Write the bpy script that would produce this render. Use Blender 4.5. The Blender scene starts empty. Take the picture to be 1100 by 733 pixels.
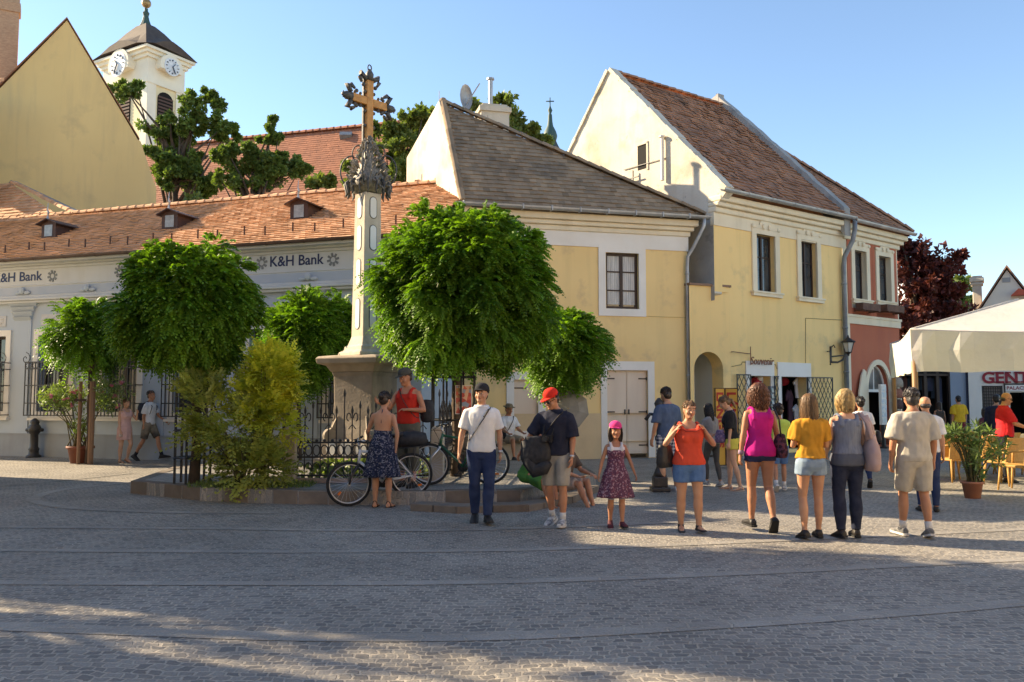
import bpy, math, random
import numpy as np
from mathutils import Vector, Matrix, noise
R = math.radians
PI = math.pi
scene = bpy.context.scene
C = scene.collection

# ------------------------------------------------------------------ camera, sky, sun, exposure
F, CX, CY, CZ = 900.0, 550.0, 366.5, 1.6        # focal length in photo pixels, image centre, eye height
TH = math.atan(61.5 / F)
cam = bpy.data.cameras.new("camera"); cam_ob = bpy.data.objects.new("camera", cam); C.objects.link(cam_ob)
cam.sensor_width = 36.0; cam.lens = 36.0 * F / 1100.0
cam.clip_start = 0.05; cam.clip_end = 3000
cam_ob.location = (0, 0, CZ); cam_ob.rotation_euler = (PI / 2 + TH, 0, 0)
scene.camera = cam_ob

SUN_AZ_TRAVEL = (0.94, -0.34)                    # where the light travels, in plan
SUN_EL = R(28)
world = bpy.data.worlds.new("World"); scene.world = world; world.use_nodes = True
wn = world.node_tree.nodes; wl = world.node_tree.links
sky = wn.new("ShaderNodeTexSky"); sky.sky_type = 'NISHITA'; sky.sun_disc = False
sky.sun_elevation = SUN_EL
to_sun = Vector((-SUN_AZ_TRAVEL[0], -SUN_AZ_TRAVEL[1])).normalized()
sky.sun_rotation = math.atan2(to_sun.x, to_sun.y)
sky.air_density = 1.0; sky.dust_density = 0.12; sky.ozone_density = 4.5; sky.altitude = 100
bg = wn["Background"]; bg.inputs["Strength"].default_value = 0.117
wl.new(sky.outputs[0], bg.inputs["Color"])
sl = bpy.data.lights.new("sun", 'SUN'); sl.energy = 4.8; sl.angle = R(0.5); sl.color = (1.0, 0.87, 0.68)
sun_ob = bpy.data.objects.new("sun", sl); C.objects.link(sun_ob)
sd = Vector((to_sun.x * math.cos(SUN_EL), to_sun.y * math.cos(SUN_EL), math.sin(SUN_EL)))
sun_ob.rotation_euler = sd.to_track_quat('Z', 'Y').to_euler(); sun_ob.location = (-20, 5, 30)
vs = scene.view_settings
vs.view_transform = 'Standard'; vs.look = 'None'; vs.gamma = 1.0; vs.exposure = 1.45; vs.use_curve_mapping = False
vs.use_white_balance = True; vs.white_balance_temperature = 7700; vs.white_balance_tint = 10

# ------------------------------------------------------------------ from photo pixels to places
_ct, _st = math.cos(TH), math.sin(TH)
def ray(px, py):
    u = (px - CX) / F; v = (CY - py) / F
    return Vector((u, _ct - v * _st, _st + v * _ct))
def at(px, py, Y):
    d = ray(px, py); s = Y / d.y
    return Vector((d.x * s, Y, CZ + d.z * s))
def gp(px, py, z=0.0):
    d = ray(px, py); s = (z - CZ) / d.z
    return Vector((d.x * s, d.y * s, z))

class Frame:
    """a wall's own axes: x along it (to the right seen from outside), y into it, z up"""
    def __init__(s, a, b):
        s.o = Vector((a[0], a[1], 0)); d = Vector((b[0] - a[0], b[1] - a[1], 0)); s.len = d.length
        s.dir = d.normalized(); s.inn = Vector((-s.dir.y, s.dir.x, 0)); s.rot = math.atan2(d.y, d.x)
    def pl(s, px, py, d=0.0):
        r = ray(px, py); o = s.o + s.inn * d - Vector((0, 0, CZ))
        t = o.dot(s.inn) / r.dot(s.inn); p = r * t + Vector((0, 0, CZ)) - s.o
        return p.dot(s.dir), p.z
    def rect(s, x0, y0, x1, y1, d=0.0):
        a = s.pl(x0, y0, d); b = s.pl(x1, y0, d); c = s.pl(x0, y1, d); e = s.pl(x1, y1, d)
        return (a[0] + c[0]) / 2, (b[0] + e[0]) / 2, (c[1] + e[1]) / 2, (a[1] + b[1]) / 2
    def w(s, u, d, z=0.0):
        return s.o + s.dir * u + s.inn * d + Vector((0, 0, z))
    def loc(s, p):
        q = Vector(p) - s.o
        return Vector((q.dot(s.dir), q.dot(s.inn), q.z))

# ------------------------------------------------------------------ mesh builder
class MB:
    def __init__(s):
        s.v = []; s.f = []; s.m = []; s.t = []; s.mi = 0; s.ti = 0.5; s.sm = []; s.smooth = False
    def add(s, vs, fs):
        n = len(s.v); s.v.extend([tuple(q) for q in vs])
        for f in fs:
            s.f.append(tuple(i + n for i in f)); s.m.append(s.mi); s.t.append(s.ti); s.sm.append(s.smooth)
        return s
    def box(s, x0, y0, z0, x1, y1, z1):
        if x0 > x1: x0, x1 = x1, x0
        if y0 > y1: y0, y1 = y1, y0
        if z0 > z1: z0, z1 = z1, z0
        v = [(x0, y0, z0), (x1, y0, z0), (x1, y1, z0), (x0, y1, z0), (x0, y0, z1), (x1, y0, z1), (x1, y1, z1), (x0, y1, z1)]
        return s.add(v, [(3, 2, 1, 0), (4, 5, 6, 7), (0, 1, 5, 4), (1, 2, 6, 5), (2, 3, 7, 6), (3, 0, 4, 7)])
    def cbox(s, c, sx, sy, sz, rz=0.0, rx=0.0, ry=0.0):
        M = Matrix.Translation(Vector(c)) @ Matrix.Rotation(rz, 4, 'Z') @ Matrix.Rotation(ry, 4, 'Y') @ Matrix.Rotation(rx, 4, 'X')
        v = [M @ Vector((a * sx / 2, b * sy / 2, c_ * sz / 2)) for c_ in (-1, 1) for a, b in ((-1, -1), (1, -1), (1, 1), (-1, 1))]
        return s.add(v, [(3, 2, 1, 0), (4, 5, 6, 7), (0, 1, 5, 4), (1, 2, 6, 5), (2, 3, 7, 6), (3, 0, 4, 7)])
    def bar(s, p, q, w, h=None, up=(0, 0, 1)):
        p = Vector(p); q = Vector(q); h = h or w; d = (q - p).normalized(); u = Vector(up)
        if abs(d.dot(u)) > 0.98: u = Vector((0, 1, 0))
        a = d.cross(u).normalized() * (w / 2); b = a.cross(d).normalized() * (h / 2)
        v = [p - a - b, p + a - b, p + a + b, p - a + b, q - a - b, q + a - b, q + a + b, q - a + b]
        return s.add(v, [(3, 2, 1, 0), (4, 5, 6, 7), (0, 1, 5, 4), (1, 2, 6, 5), (2, 3, 7, 6), (3, 0, 4, 7)])
    def loft(s, rings, cap=True, close=True):
        n = len(rings[0]); vs_ = [p for r in rings for p in r]; fs = []
        for i in range(len(rings) - 1):
            for j in range(n if close else n - 1):
                k = (j + 1) % n
                fs.append((i * n + j, i * n + k, (i + 1) * n + k, (i + 1) * n + j))
        if cap:
            fs.append(tuple(reversed(range(n)))); fs.append(tuple(range((len(rings) - 1) * n, len(rings) * n)))
        return s.add(vs_, fs)
    def tube(s, pts, rad, n=6, cap=True, flat=1.0, ref=None):
        pts = [Vector(p) for p in pts]; N = len(pts)
        if not hasattr(rad, '__len__'): rad = [rad] * N
        rings = []; prev = Vector(ref) if ref else None
        for i, p in enumerate(pts):
            d = (pts[min(i + 1, N - 1)] - pts[max(i - 1, 0)])
            if d.length < 1e-9: d = Vector((0, 0, 1))
            d.normalize()
            if prev is None:
                prev = Vector((0, 0, 1)) if abs(d.z) < 0.9 else Vector((1, 0, 0))
            a = prev - d * prev.dot(d)
            if a.length < 1e-6: a = d.orthogonal()
            a.normalize(); b = d.cross(a); prev = a
            rings.append([p + a * (rad[i] * math.cos(2 * PI * k / n)) + b * (rad[i] * flat * math.sin(2 * PI * k / n)) for k in range(n)])
        return s.loft(rings, cap)
    def lathe(s, prof, n=16, c=(0, 0, 0), cap=True, sq=None):
        rings = []
        for r, z in prof:
            rings.append([(c[0] + r * math.cos(2 * PI * (k + .5) / n), c[1] + r * math.sin(2 * PI * (k + .5) / n), c[2] + z) for k in range(n)])
        return s.loft(rings, cap)
    def sphere(s, c, rx, ry=None, rz=None, n=12, m=8):
        ry = ry or rx; rz = rz or rx
        rings = []
        for i in range(m + 1):
            t = -PI / 2 + PI * min(max(i / m, 0.02), 0.98)
            rings.append([(c[0] + rx * math.cos(t) * math.cos(2 * PI * k / n), c[1] + ry * math.cos(t) * math.sin(2 * PI * k / n), c[2] + rz * math.sin(t)) for k in range(n)])
        return s.loft(rings)
    def poly(s, pts):
        return s.add(pts, [tuple(range(len(pts)))])
    def slab(s, pts, off):
        """polygon thickened by the vector off"""
        n = len(pts); off = Vector(off); a = [Vector(p) for p in pts]; b = [p + off for p in a]
        fs = [tuple(range(n)), tuple(reversed(range(n, 2 * n)))]
        for i in range(n): fs.append((i, i + n, (i + 1) % n + n, (i + 1) % n))
        return s.add(a + b, fs)
    def prism_y(s, pts, y0, y1):
        """outline in (x, z), given depth in y"""
        return s.slab([(x, y0, z) for x, z in pts], (0, y1 - y0, 0))
    def build(s, name, mats, parent=None, loc=None, rot=None, smooth=None, fix=True):
        me = bpy.data.meshes.new(name)
        me.from_pydata(s.v, [], s.f)
        if not isinstance(mats, (list, tuple)): mats = [mats]
        for m in mats: me.materials.append(m)
        if len(mats) > 1: me.polygons.foreach_set('material_index', s.m)
        sm = s.sm if smooth is None else [smooth] * len(s.f)
        me.polygons.foreach_set('use_smooth', sm)
        at_ = me.attributes.new('tint', 'FLOAT', 'FACE'); at_.data.foreach_set('value', s.t)
        me.update()
        if fix:
            import bmesh
            bm = bmesh.new(); bm.from_mesh(me); bmesh.ops.recalc_face_normals(bm, faces=bm.faces); bm.to_mesh(me); bm.free()
        ob = bpy.data.objects.new(name, me); C.objects.link(ob)
        if parent: ob.parent = parent
        if loc is not None: ob.location = loc
        if rot is not None: ob.rotation_euler = rot if hasattr(rot, '__len__') else (0, 0, rot)
        return ob

def bevel(ob, w=0.01, seg=2):
    m = ob.modifiers.new('bevel', 'BEVEL'); m.width = w; m.segments = seg; m.limit_method = 'ANGLE'; m.angle_limit = R(40)
    return ob
def thing(name, label, cat, loc=(0, 0, 0), rz=0.0, group=None):
    o = bpy.data.objects.new(name, None); C.objects.link(o); o.empty_display_size = 0.2
    o.location = loc; o.rotation_euler = (0, 0, rz); o['label'] = label; o['category'] = cat
    if group: o['group'] = group
    return o
def tag(o, label, cat, group=None):
    o['label'] = label; o['category'] = cat
    if group: o['group'] = group
    return o
def struct(o):
    o['kind'] = 'structure'; return o
def copy_tree(o, parent=None):
    c = o.copy(); C.objects.link(c)
    if parent: c.parent = parent
    for ch in list(o.children): copy_tree(ch, c)
    return c
def lookup_text(body, size, extr=0.004, shear=0.0, offset=0.0, align='LEFT', spacing=1.0, res=3):
    cu = bpy.data.curves.new('lettering', 'FONT'); cu.body = body; cu.size = size; cu.extrude = extr; cu.shear = shear
    cu.offset = offset; cu.align_x = align; cu.space_character = spacing; cu.resolution_u = res
    ob = bpy.data.objects.new('lettering', cu); C.objects.link(ob)
    dg = bpy.context.evaluated_depsgraph_get()
    me = bpy.data.meshes.new_from_object(ob.evaluated_get(dg))
    bpy.data.objects.remove(ob)
    return me
def text_part(name, body, size, m, parent, M, **kw):
    """lettering laid in the x-z plane of its parent, readable from -y"""
    me = lookup_text(body, size, **kw); me.transform(M @ Matrix.Rotation(PI / 2, 4, 'X'))
    me.materials.clear(); me.materials.append(m)
    ob = bpy.data.objects.new(name, me); C.objects.link(ob); ob.parent = parent
    return ob

# ------------------------------------------------------------------ materials
MATS = {}
def _new(name):
    m = bpy.data.materials.new(name); m.use_nodes = True; nt = m.node_tree
    b = nt.nodes['Principled BSDF']
    return m, nt, b
def N(nt, kind, **kw):
    n = nt.nodes.new(kind)
    for k, v in kw.items():
        if k in n.inputs: n.inputs[k].default_value = v
        else: setattr(n, k, v)
    return n
def rgba(c): return (c[0], c[1], c[2], 1.0)
def noise_fac(nt, scale, detail=4, stretch=(1, 1, 1), rough=.55, lo=.35, hi=.65, coord='Object'):
    tc = N(nt, 'ShaderNodeTexCoord'); mp = N(nt, 'ShaderNodeMapping'); mp.inputs['Scale'].default_value = stretch
    nt.links.new(tc.outputs[coord], mp.inputs[0])
    nz = N(nt, 'ShaderNodeTexNoise', Scale=scale, Detail=detail, Roughness=rough)
    nt.links.new(mp.outputs[0], nz.inputs['Vector'])
    mr = N(nt, 'ShaderNodeMapRange'); mr.inputs[1].default_value = lo; mr.inputs[2].default_value = hi
    nt.links.new(nz.outputs['Fac'], mr.inputs[0])
    return mr.outputs[0], nz.outputs['Fac']
def mix(nt, fac, a, b, mode='MIX'):
    mx = N(nt, 'ShaderNodeMix', data_type='RGBA', blend_type=mode)
    for i, x in ((0, fac), (6, a), (7, b)):
        if hasattr(x, 'is_linked') or isinstance(x, bpy.types.NodeSocket): nt.links.new(x, mx.inputs[i])
        else: mx.inputs[i].default_value = x if i == 0 else rgba(x)
    return mx.outputs[2]
def pmat(name, c, c2=None, scale=6.0, rough=.75, bump=0.0, bscale=40.0, spec=.35, metal=0.0, stretch=(1, 1, 1), tint=0.0, trans=0.0, streak=None, stain=None, stain2=None, lo=.35, hi=.65, detail=5, bstretch=(1, 1, 1), bdist=.01, sheen=0.0):
    """principled material with a noise-varied colour; tint = how far each face's own 'tint' value lightens or darkens it"""
    if name in MATS: return MATS[name]
    m, nt, b = _new(name)
    if c2 is None: c2 = tuple(x * .82 for x in c)
    f, _ = noise_fac(nt, scale, detail, stretch, lo=lo, hi=hi)
    col = mix(nt, f, c2, c)
    if stain:                                     # (colour, scale, threshold) blotches of dirt or bare plaster
        g, _ = noise_fac(nt, stain[1], 8, (1, 1, 1), .6, stain[2], stain[2] + .14)
        col = mix(nt, g, col, stain[0])
    if stain2:
        g, _ = noise_fac(nt, stain2[1], 6, (1, 1, .7), .65, stain2[2], stain2[2] + .06)
        col = mix(nt, g, col, stain2[0])
    if streak:                                    # (colour, strength) vertical run marks
        g, _ = noise_fac(nt, 3.0, 6, (1, 1, .09), .6, .5, .8)
        mu = N(nt, 'ShaderNodeMath', operation='MULTIPLY'); nt.links.new(g, mu.inputs[0]); mu.inputs[1].default_value = streak[1]
        col = mix(nt, mu.outputs[0], col, streak[0])
    if tint:
        a = N(nt, 'ShaderNodeAttribute', attribute_name='tint')
        mr = N(nt, 'ShaderNodeMapRange'); mr.inputs[3].default_value = 1 - tint; mr.inputs[4].default_value = 1 + tint
        nt.links.new(a.outputs['Fac'], mr.inputs[0])
        cc = N(nt, 'ShaderNodeCombineColor')
        for i in range(3): nt.links.new(mr.outputs[0], cc.inputs[i])
        col = mix(nt, 1.0, col, cc.outputs[0], 'MULTIPLY')
    nt.links.new(col, b.inputs['Base Color'])
    b.inputs['Roughness'].default_value = rough; b.inputs['Metallic'].default_value = metal
    b.inputs['Specular IOR Level'].default_value = spec
    if sheen: b.inputs['Sheen Weight'].default_value = sheen
    if bump:
        _, h = noise_fac(nt, bscale, 5, bstretch)
        bp = N(nt, 'ShaderNodeBump', Strength=bump, Distance=bdist); nt.links.new(h, bp.inputs['Height']); nt.links.new(bp.outputs[0], b.inputs['Normal'])
    if trans:
        tr = N(nt, 'ShaderNodeBsdfTranslucent'); sc = mix(nt, 1.0, col, (1.15, 1.25, .5), 'MULTIPLY'); nt.links.new(sc, tr.inputs[0])
        ms = N(nt, 'ShaderNodeMixShader'); ms.inputs[0].default_value = trans
        out = nt.nodes['Material Output']
        nt.links.new(b.outputs[0], ms.inputs[1]); nt.links.new(tr.outputs[0], ms.inputs[2]); nt.links.new(ms.outputs[0], out.inputs[0])
    MATS[name] = m
    return m
def glass_mat(name, c=(.02, .025, .03), rough=.08):
    if name in MATS: return MATS[name]
    m, nt, b = _new(name)
    f, h = noise_fac(nt, 2.2, 2, (1, 1, 1), .4)
    col = mix(nt, f, c, tuple(min(1, x * 2.2 + .01) for x in c)); nt.links.new(col, b.inputs['Base Color'])
    b.inputs['Roughness'].default_value = rough; b.inputs['Specular IOR Level'].default_value = .8
    bp = N(nt, 'ShaderNodeBump', Strength=.05, Distance=.05); nt.links.new(h, bp.inputs['Height']); nt.links.new(bp.outputs[0], b.inputs['Normal'])
    MATS[name] = m
    return m
def pave_mat(name, cA, cB, joint, bw=.135, bh=.105, mortar=.011, warp=.5, arc=0.0, bump=1.0):
    m, nt, b = _new(name)
    geo = N(nt, 'ShaderNodeNewGeometry')
    nz = N(nt, 'ShaderNodeTexNoise', Scale=.16, Detail=2.0); nt.links.new(geo.outputs['Position'], nz.inputs['Vector'])
    nz2 = N(nt, 'ShaderNodeTexNoise', Scale=4.5, Detail=3.0); nt.links.new(geo.outputs['Position'], nz2.inputs['Vector'])
    def off(src, k):
        s1 = N(nt, 'ShaderNodeVectorMath', operation='SUBTRACT'); nt.links.new(src, s1.inputs[0]); s1.inputs[1].default_value = (.5, .5, .5)
        s2 = N(nt, 'ShaderNodeVectorMath', operation='SCALE'); nt.links.new(s1.outputs[0], s2.inputs[0]); s2.inputs['Scale'].default_value = k
        return s2.outputs[0]
    a1 = N(nt, 'ShaderNodeVectorMath', operation='ADD'); nt.links.new(geo.outputs['Position'], a1.inputs[0]); nt.links.new(off(nz.outputs['Color'], warp * 2), a1.inputs[1])
    a2 = N(nt, 'ShaderNodeVectorMath', operation='ADD'); nt.links.new(a1.outputs[0], a2.inputs[0]); nt.links.new(off(nz2.outputs['Color'], .15), a2.inputs[1])
    br = N(nt, 'ShaderNodeTexBrick', Scale=1.0); br.offset = .5; br.squash = 1.0
    br.inputs['Color1'].default_value = rgba(cA); br.inputs['Color2'].default_value = rgba(cB); br.inputs['Mortar'].default_value = rgba(joint)
    br.inputs['Mortar Size'].default_value = mortar; br.inputs['Mortar Smooth'].default_value = .35; br.inputs['Bias'].default_value = 0.0
    br.inputs['Brick Width'].default_value = bw; br.inputs['Row Height'].default_value = bh
    nt.links.new(a2.outputs[0], br.inputs['Vector'])
    st = N(nt, 'ShaderNodeTexNoise', Scale=.55, Detail=6.0, Roughness=.62); nt.links.new(geo.outputs['Position'], st.inputs['Vector'])
    mr = N(nt, 'ShaderNodeMapRange'); mr.inputs[1].default_value = .3; mr.inputs[2].default_value = .7; mr.inputs[3].default_value = .72; mr.inputs[4].default_value = 1.22
    nt.links.new(st.outputs['Fac'], mr.inputs[0])
    fn = N(nt, 'ShaderNodeTexNoise', Scale=70.0, Detail=3.0); nt.links.new(geo.outputs['Position'], fn.inputs['Vector'])
    mr2 = N(nt, 'ShaderNodeMapRange'); mr2.inputs[1].default_value = .25; mr2.inputs[2].default_value = .75; mr2.inputs[3].default_value = .75; mr2.inputs[4].default_value = 1.25
    nt.links.new(fn.outputs['Fac'], mr2.inputs[0])
    mu = N(nt, 'ShaderNodeMath', operation='MULTIPLY'); nt.links.new(mr.outputs[0], mu.inputs[0]); nt.links.new(mr2.outputs[0], mu.inputs[1])
    cc = N(nt, 'ShaderNodeCombineColor')
    for i in range(3): nt.links.new(mu.outputs[0], cc.inputs[i])
    col = mix(nt, 1.0, br.outputs['Color'], cc.outputs[0], 'MULTIPLY')
    nt.links.new(col, b.inputs['Base Color'])
    # height: stones stand above joints, each stone slightly domed and rough
    inv = N(nt, 'ShaderNodeMath', operation='SUBTRACT'); inv.inputs[0].default_value = 1.0; nt.links.new(br.outputs['Fac'], inv.inputs[1])
    h2 = N(nt, 'ShaderNodeTexNoise', Scale=16.0, Detail=4.0); nt.links.new(geo.outputs['Position'], h2.inputs['Vector'])
    ad = N(nt, 'ShaderNodeMath', operation='MULTIPLY_ADD'); nt.links.new(h2.outputs['Fac'], ad.inputs[0]); ad.inputs[1].default_value = 1.1; nt.links.new(inv.outputs[0], ad.inputs[2])
    bp = N(nt, 'ShaderNodeBump', Strength=bump, Distance=.014); nt.links.new(ad.outputs[0], bp.inputs['Height']); nt.links.new(bp.outputs[0], b.inputs['Normal'])
    b.inputs['Roughness'].default_value = .62; b.inputs['Specular IOR Level'].default_value = .4
    MATS[name] = m
    return m
# ------------------------------------------------------------------ shared materials
M = {}
M['cobble'] = pave_mat('cobble_setts', (.142, .132, .120), (.27, .248, .215), (.37, .33, .275), bw=.088, bh=.074, mortar=.009)
M['band'] = pave_mat('band_stone', (.25, .23, .20), (.31, .285, .25), (.36, .32, .265), bw=.31, bh=.17, warp=.05)
M['kerb'] = pmat('kerb_stone', (.185, .15, .12), (.14, .115, .092), 5, .8, .6, 35, tint=.14)
M['island'] = pave_mat('island_setts', (.19, .185, .175), (.27, .255, .235), (.33, .30, .26), bw=.11, bh=.10)
M['iron'] = pmat('black_iron', (.018, .018, .02), (.035, .03, .028), 20, .45, .2, 60, spec=.5)
M['zinc'] = pmat('zinc', (.42, .43, .43), (.30, .31, .32), 3, .45, .1, 30, metal=.35, spec=.5)
M['zinc_dark'] = pmat('dull_zinc', (.25, .27, .29), (.17, .18, .20), 3, .5, .1, 30, metal=.3)
M['pipe'] = pmat('painted_pipe', (.46, .43, .33), (.36, .34, .27), 3, .55)
M['wood_dark'] = pmat('dark_brown_wood', (.055, .032, .022), (.035, .02, .015), 8, .55, .2, 30, stretch=(1, 1, .2))
M['glass'] = glass_mat('window_glass')
M['glass_pale'] = glass_mat('pale_window_glass', (.09, .09, .085))
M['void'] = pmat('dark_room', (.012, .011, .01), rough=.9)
def tile_m(name, c, c2, scale=1.2, tint=.3, stain=None):
    return pmat(name, c, c2, scale, .85, .35, 60, spec=.2, tint=tint, stain=stain, bdist=.006)
M['tile_orange'] = tile_m('orange_clay_tile', (.72, .415, .24), (.58, .33, .19), tint=.28, stain=((.50, .31, .20), 1.6, .60))
M['tile_brown'] = tile_m('weathered_brown_tile', (.33, .24, .155), (.23, .17, .115), tint=.34, stain=((.19, .15, .11), 1.1, .56))
M['tile_red'] = tile_m('red_brown_tile', (.43, .225, .135), (.30, .16, .105), tint=.3, stain=((.22, .14, .10), .8, .55))
M['tile_far'] = tile_m('far_red_tile', (.38, .155, .09), (.31, .13, .08), tint=.15)
M['slate'] = pmat('dark_roof', (.10, .075, .06), (.07, .05, .042), 1.5, .8, .3, 30, tint=.25)
M['yellow'] = pmat('yellow_plaster', (.88, .63, .29), (.83, .585, .265), .55, .9, .25, 45, spec=.15, stain=((.68, .48, .25), 1.3, .55), stain2=((.55, .40, .22), 5.0, .70), streak=((.56, .41, .2), .35), bdist=.006)
M['yellow2'] = pmat('lemon_plaster', (.92, .645, .285), (.87, .60, .26), .5, .9, .25, 45, spec=.15, stain=((.68, .50, .25), 1.1, .55), stain2=((.55, .42, .22), 4.5, .70), streak=((.58, .44, .2), .4), bdist=.006)
M['yellow_old'] = pmat('old_ochre_plaster', (.70, .53, .25), (.63, .475, .225), .3, .92, .25, 30, spec=.1, stain=((.52, .40, .21), .55, .56), stain2=((.40, .31, .18), 1.5, .68), streak=((.42, .33, .2), .45))
M['cream'] = pmat('cream_trim', (.80, .70, .52), (.74, .63, .455), 1.2, .85, .15, 40, spec=.15, streak=((.5, .43, .3), .35))
M['white_trim'] = pmat('white_trim', (.80, .76, .69), (.75, .70, .62), 1.5, .8, .12, 40, spec=.2)
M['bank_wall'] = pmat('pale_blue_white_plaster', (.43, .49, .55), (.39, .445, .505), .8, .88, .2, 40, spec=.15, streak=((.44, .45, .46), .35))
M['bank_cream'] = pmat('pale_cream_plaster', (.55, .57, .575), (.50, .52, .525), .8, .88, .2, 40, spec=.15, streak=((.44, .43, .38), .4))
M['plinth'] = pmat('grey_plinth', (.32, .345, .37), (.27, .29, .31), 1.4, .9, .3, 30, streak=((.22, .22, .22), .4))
M['white_old'] = pmat('weathered_white_plaster', (.66, .61, .51), (.55, .495, .40), .5, .92, .5, 18, spec=.1, stain=((.43, .38, .30), .7, .50), stain2=((.36, .33, .28), 2.4, .64), streak=((.50, .43, .31), .6), bdist=.015)
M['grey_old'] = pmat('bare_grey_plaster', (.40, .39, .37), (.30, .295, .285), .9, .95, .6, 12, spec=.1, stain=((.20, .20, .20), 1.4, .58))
M['redwall'] = pmat('brick_red_plaster', (.50, .16, .09), (.44, .135, .08), .8, .9, .25, 40, spec=.15, streak=((.36, .14, .1), .4))
M['brick'] = pmat('chimney_brick', (.44, .31, .21), (.33, .22, .15), 9, .9, .5, 25, stretch=(1, 1, 3))
M['stone'] = pmat('pale_limestone', (.60, .52, .40), (.47, .40, .30), 2.2, .85, .5, 25, streak=((.22, .19, .16), .7), stain=((.30, .26, .21), 2.0, .6))
M['marble'] = pmat('white_marble', (.78, .76, .71), (.70, .67, .60), 2.5, .6, .2, 25, streak=((.4, .37, .32), .3))
M['stone_grey'] = pmat('weathered_grey_stone', (.36, .30, .235), (.24, .20, .155), 2.6, .9, .6, 20, streak=((.14, .12, .11), .7))
M['lead'] = pmat('dark_wrought_iron_leaf', (.07, .07, .068), (.12, .115, .105), 14, .6, .4, 40, metal=.3)
M['gold'] = pmat('faded_gilding', (.60, .29, .08), (.44, .20, .055), 9, .5, .2, 40, metal=.15)
M['shutter'] = pmat('beige_painted_wood', (.76, .62, .48), (.70, .56, .43), 3, .7, .15, 30, stretch=(1, 1, .15))
M['ink'] = pmat('navy_lettering', (.015, .03, .10), rough=.5)
M['redletter'] = pmat('dark_red_lettering', (.33, .02, .035), rough=.5)

# ------------------------------------------------------------------ generators
def tile_roof(mb, O, u, w, poly, row=.17, tw=.19, lift=.03, seed=1, jit=.012):
    """overlapping tiles on the convex polygon 'poly' (u, w) of the plane at O"""
    rnd = random.Random(seed)
    O = Vector(O); u = Vector(u).normalized(); w = Vector(w).normalized(); n = u.cross(w).normalized()
    if n.z < 0: n = -n
    def span(h):
        xs = []
        k = len(poly)
        for i in range(k):
            (a, p), (b, q) = poly[i], poly[(i + 1) % k]
            if (p - h) * (q - h) <= 0 and p != q: xs.append(a + (b - a) * (h - p) / (q - p))
        return (min(xs), max(xs)) if len(xs) >= 2 else None
    h0 = min(p[1] for p in poly); h1 = max(p[1] for p in poly)
    nr = max(1, int(round((h1 - h0) / row))); rw = (h1 - h0) / nr
    for i in range(nr):
        a = span(h0 + i * rw + 1e-5); b = span(min(h0 + (i + 1) * rw * 1.0, h1 - 1e-5))
        if not a or not b: continue
        wob = [rnd.uniform(-1, 1) * jit * .6 for _ in range(4)]
        x = min(a[0], b[0]) - rnd.random() * tw * .0 - (tw / 2 if i % 2 else 0)
        while x < max(a[1], b[1]):
            x1 = x + tw
            l0 = min(max(x, a[0]), a[1]); r0 = min(max(x1, a[0]), a[1]); l1 = min(max(x, b[0]), b[1]); r1 = min(max(x1, b[0]), b[1])
            if r0 - l0 > .01 or r1 - l1 > .01:
                j = rnd.uniform(-1, 1) * jit; sag = math.sin(x * .7 + i * .13) * jit
                mb.ti = min(1, max(0, rnd.gauss(.5, .18)))
                dz = rnd.uniform(-.004, .004)
                lo = h0 + i * rw - .03 + dz; hi = h0 + (i + 1) * rw
                P = lambda uu, ww, nn: O + u * uu + w * ww + n * nn
                t0 = lift + j + sag; t1 = .006 + sag
                mb.add([P(l0, lo, t0), P(r0, lo, t0 + rnd.uniform(-.005, .005)), P(r1, hi, t1), P(l1, hi, t1), P(l0, lo, t0 - .028), P(r0, lo, t0 - .028)],
                       [(0, 1, 2, 3), (4, 5, 1, 0)])
            x = x1
    mb.ti = .5
def ridge_tiles(mb, p, q, r=.09, step=.36, seed=2):
    rnd = random.Random(seed); p = Vector(p); q = Vector(q); L = (q - p).length; k = max(1, int(L / step)); d = (q - p).normalized()
    side = d.cross(Vector((0, 0, 1))).normalized(); up = side.cross(d)
    for i in range(k):
        a = p + d * (L * i / k); b = p + d * (L * (i + 1) / k + .04); mb.ti = min(1, max(0, rnd.gauss(.5, .2)))
        rings = []
        for c, rr in ((a, r * .9), (b, r * 1.12)):
            c = c + up * rnd.uniform(-.008, .008)
            rings.append([c + side * (rr * math.cos(t)) + up * (rr * math.sin(t)) for t in [PI * j / 6 for j in range(7)]])
        mb.loft(rings, cap=True, close=False)
    mb.ti = .5
def wall(mb, x0, x1, z0, z1, holes=(), th=.35, d=0.0, back=True):
    """wall in the x-z plane at y=d, with rectangular holes (x0,x1,z0,z1) and their reveals"""
    xs = sorted(set([x0, x1] + [h[0] for h in holes] + [h[1] for h in holes])); zs = sorted(set([z0, z1] + [h[2] for h in holes] + [h[3] for h in holes]))
    for i in range(len(xs) - 1):
        for j in range(len(zs) - 1):
            cx = (xs[i] + xs[i + 1]) / 2; cz = (zs[j] + zs[j + 1]) / 2
            if any(h[0] < cx < h[1] and h[2] < cz < h[3] for h in holes): continue
            mb.add([(xs[i], d, zs[j]), (xs[i + 1], d, zs[j]), (xs[i + 1], d, zs[j + 1]), (xs[i], d, zs[j + 1])], [(0, 1, 2, 3)])
    for a, b, c, e in holes:
        mb.add([(a, d, c), (b, d, c), (b, d, e), (a, d, e), (a, d + th, c), (b, d + th, c), (b, d + th, e), (a, d + th, e)],
               [(0, 4, 5, 1), (1, 5, 6, 2), (2, 6, 7, 3), (3, 7, 4, 0)])
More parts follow.
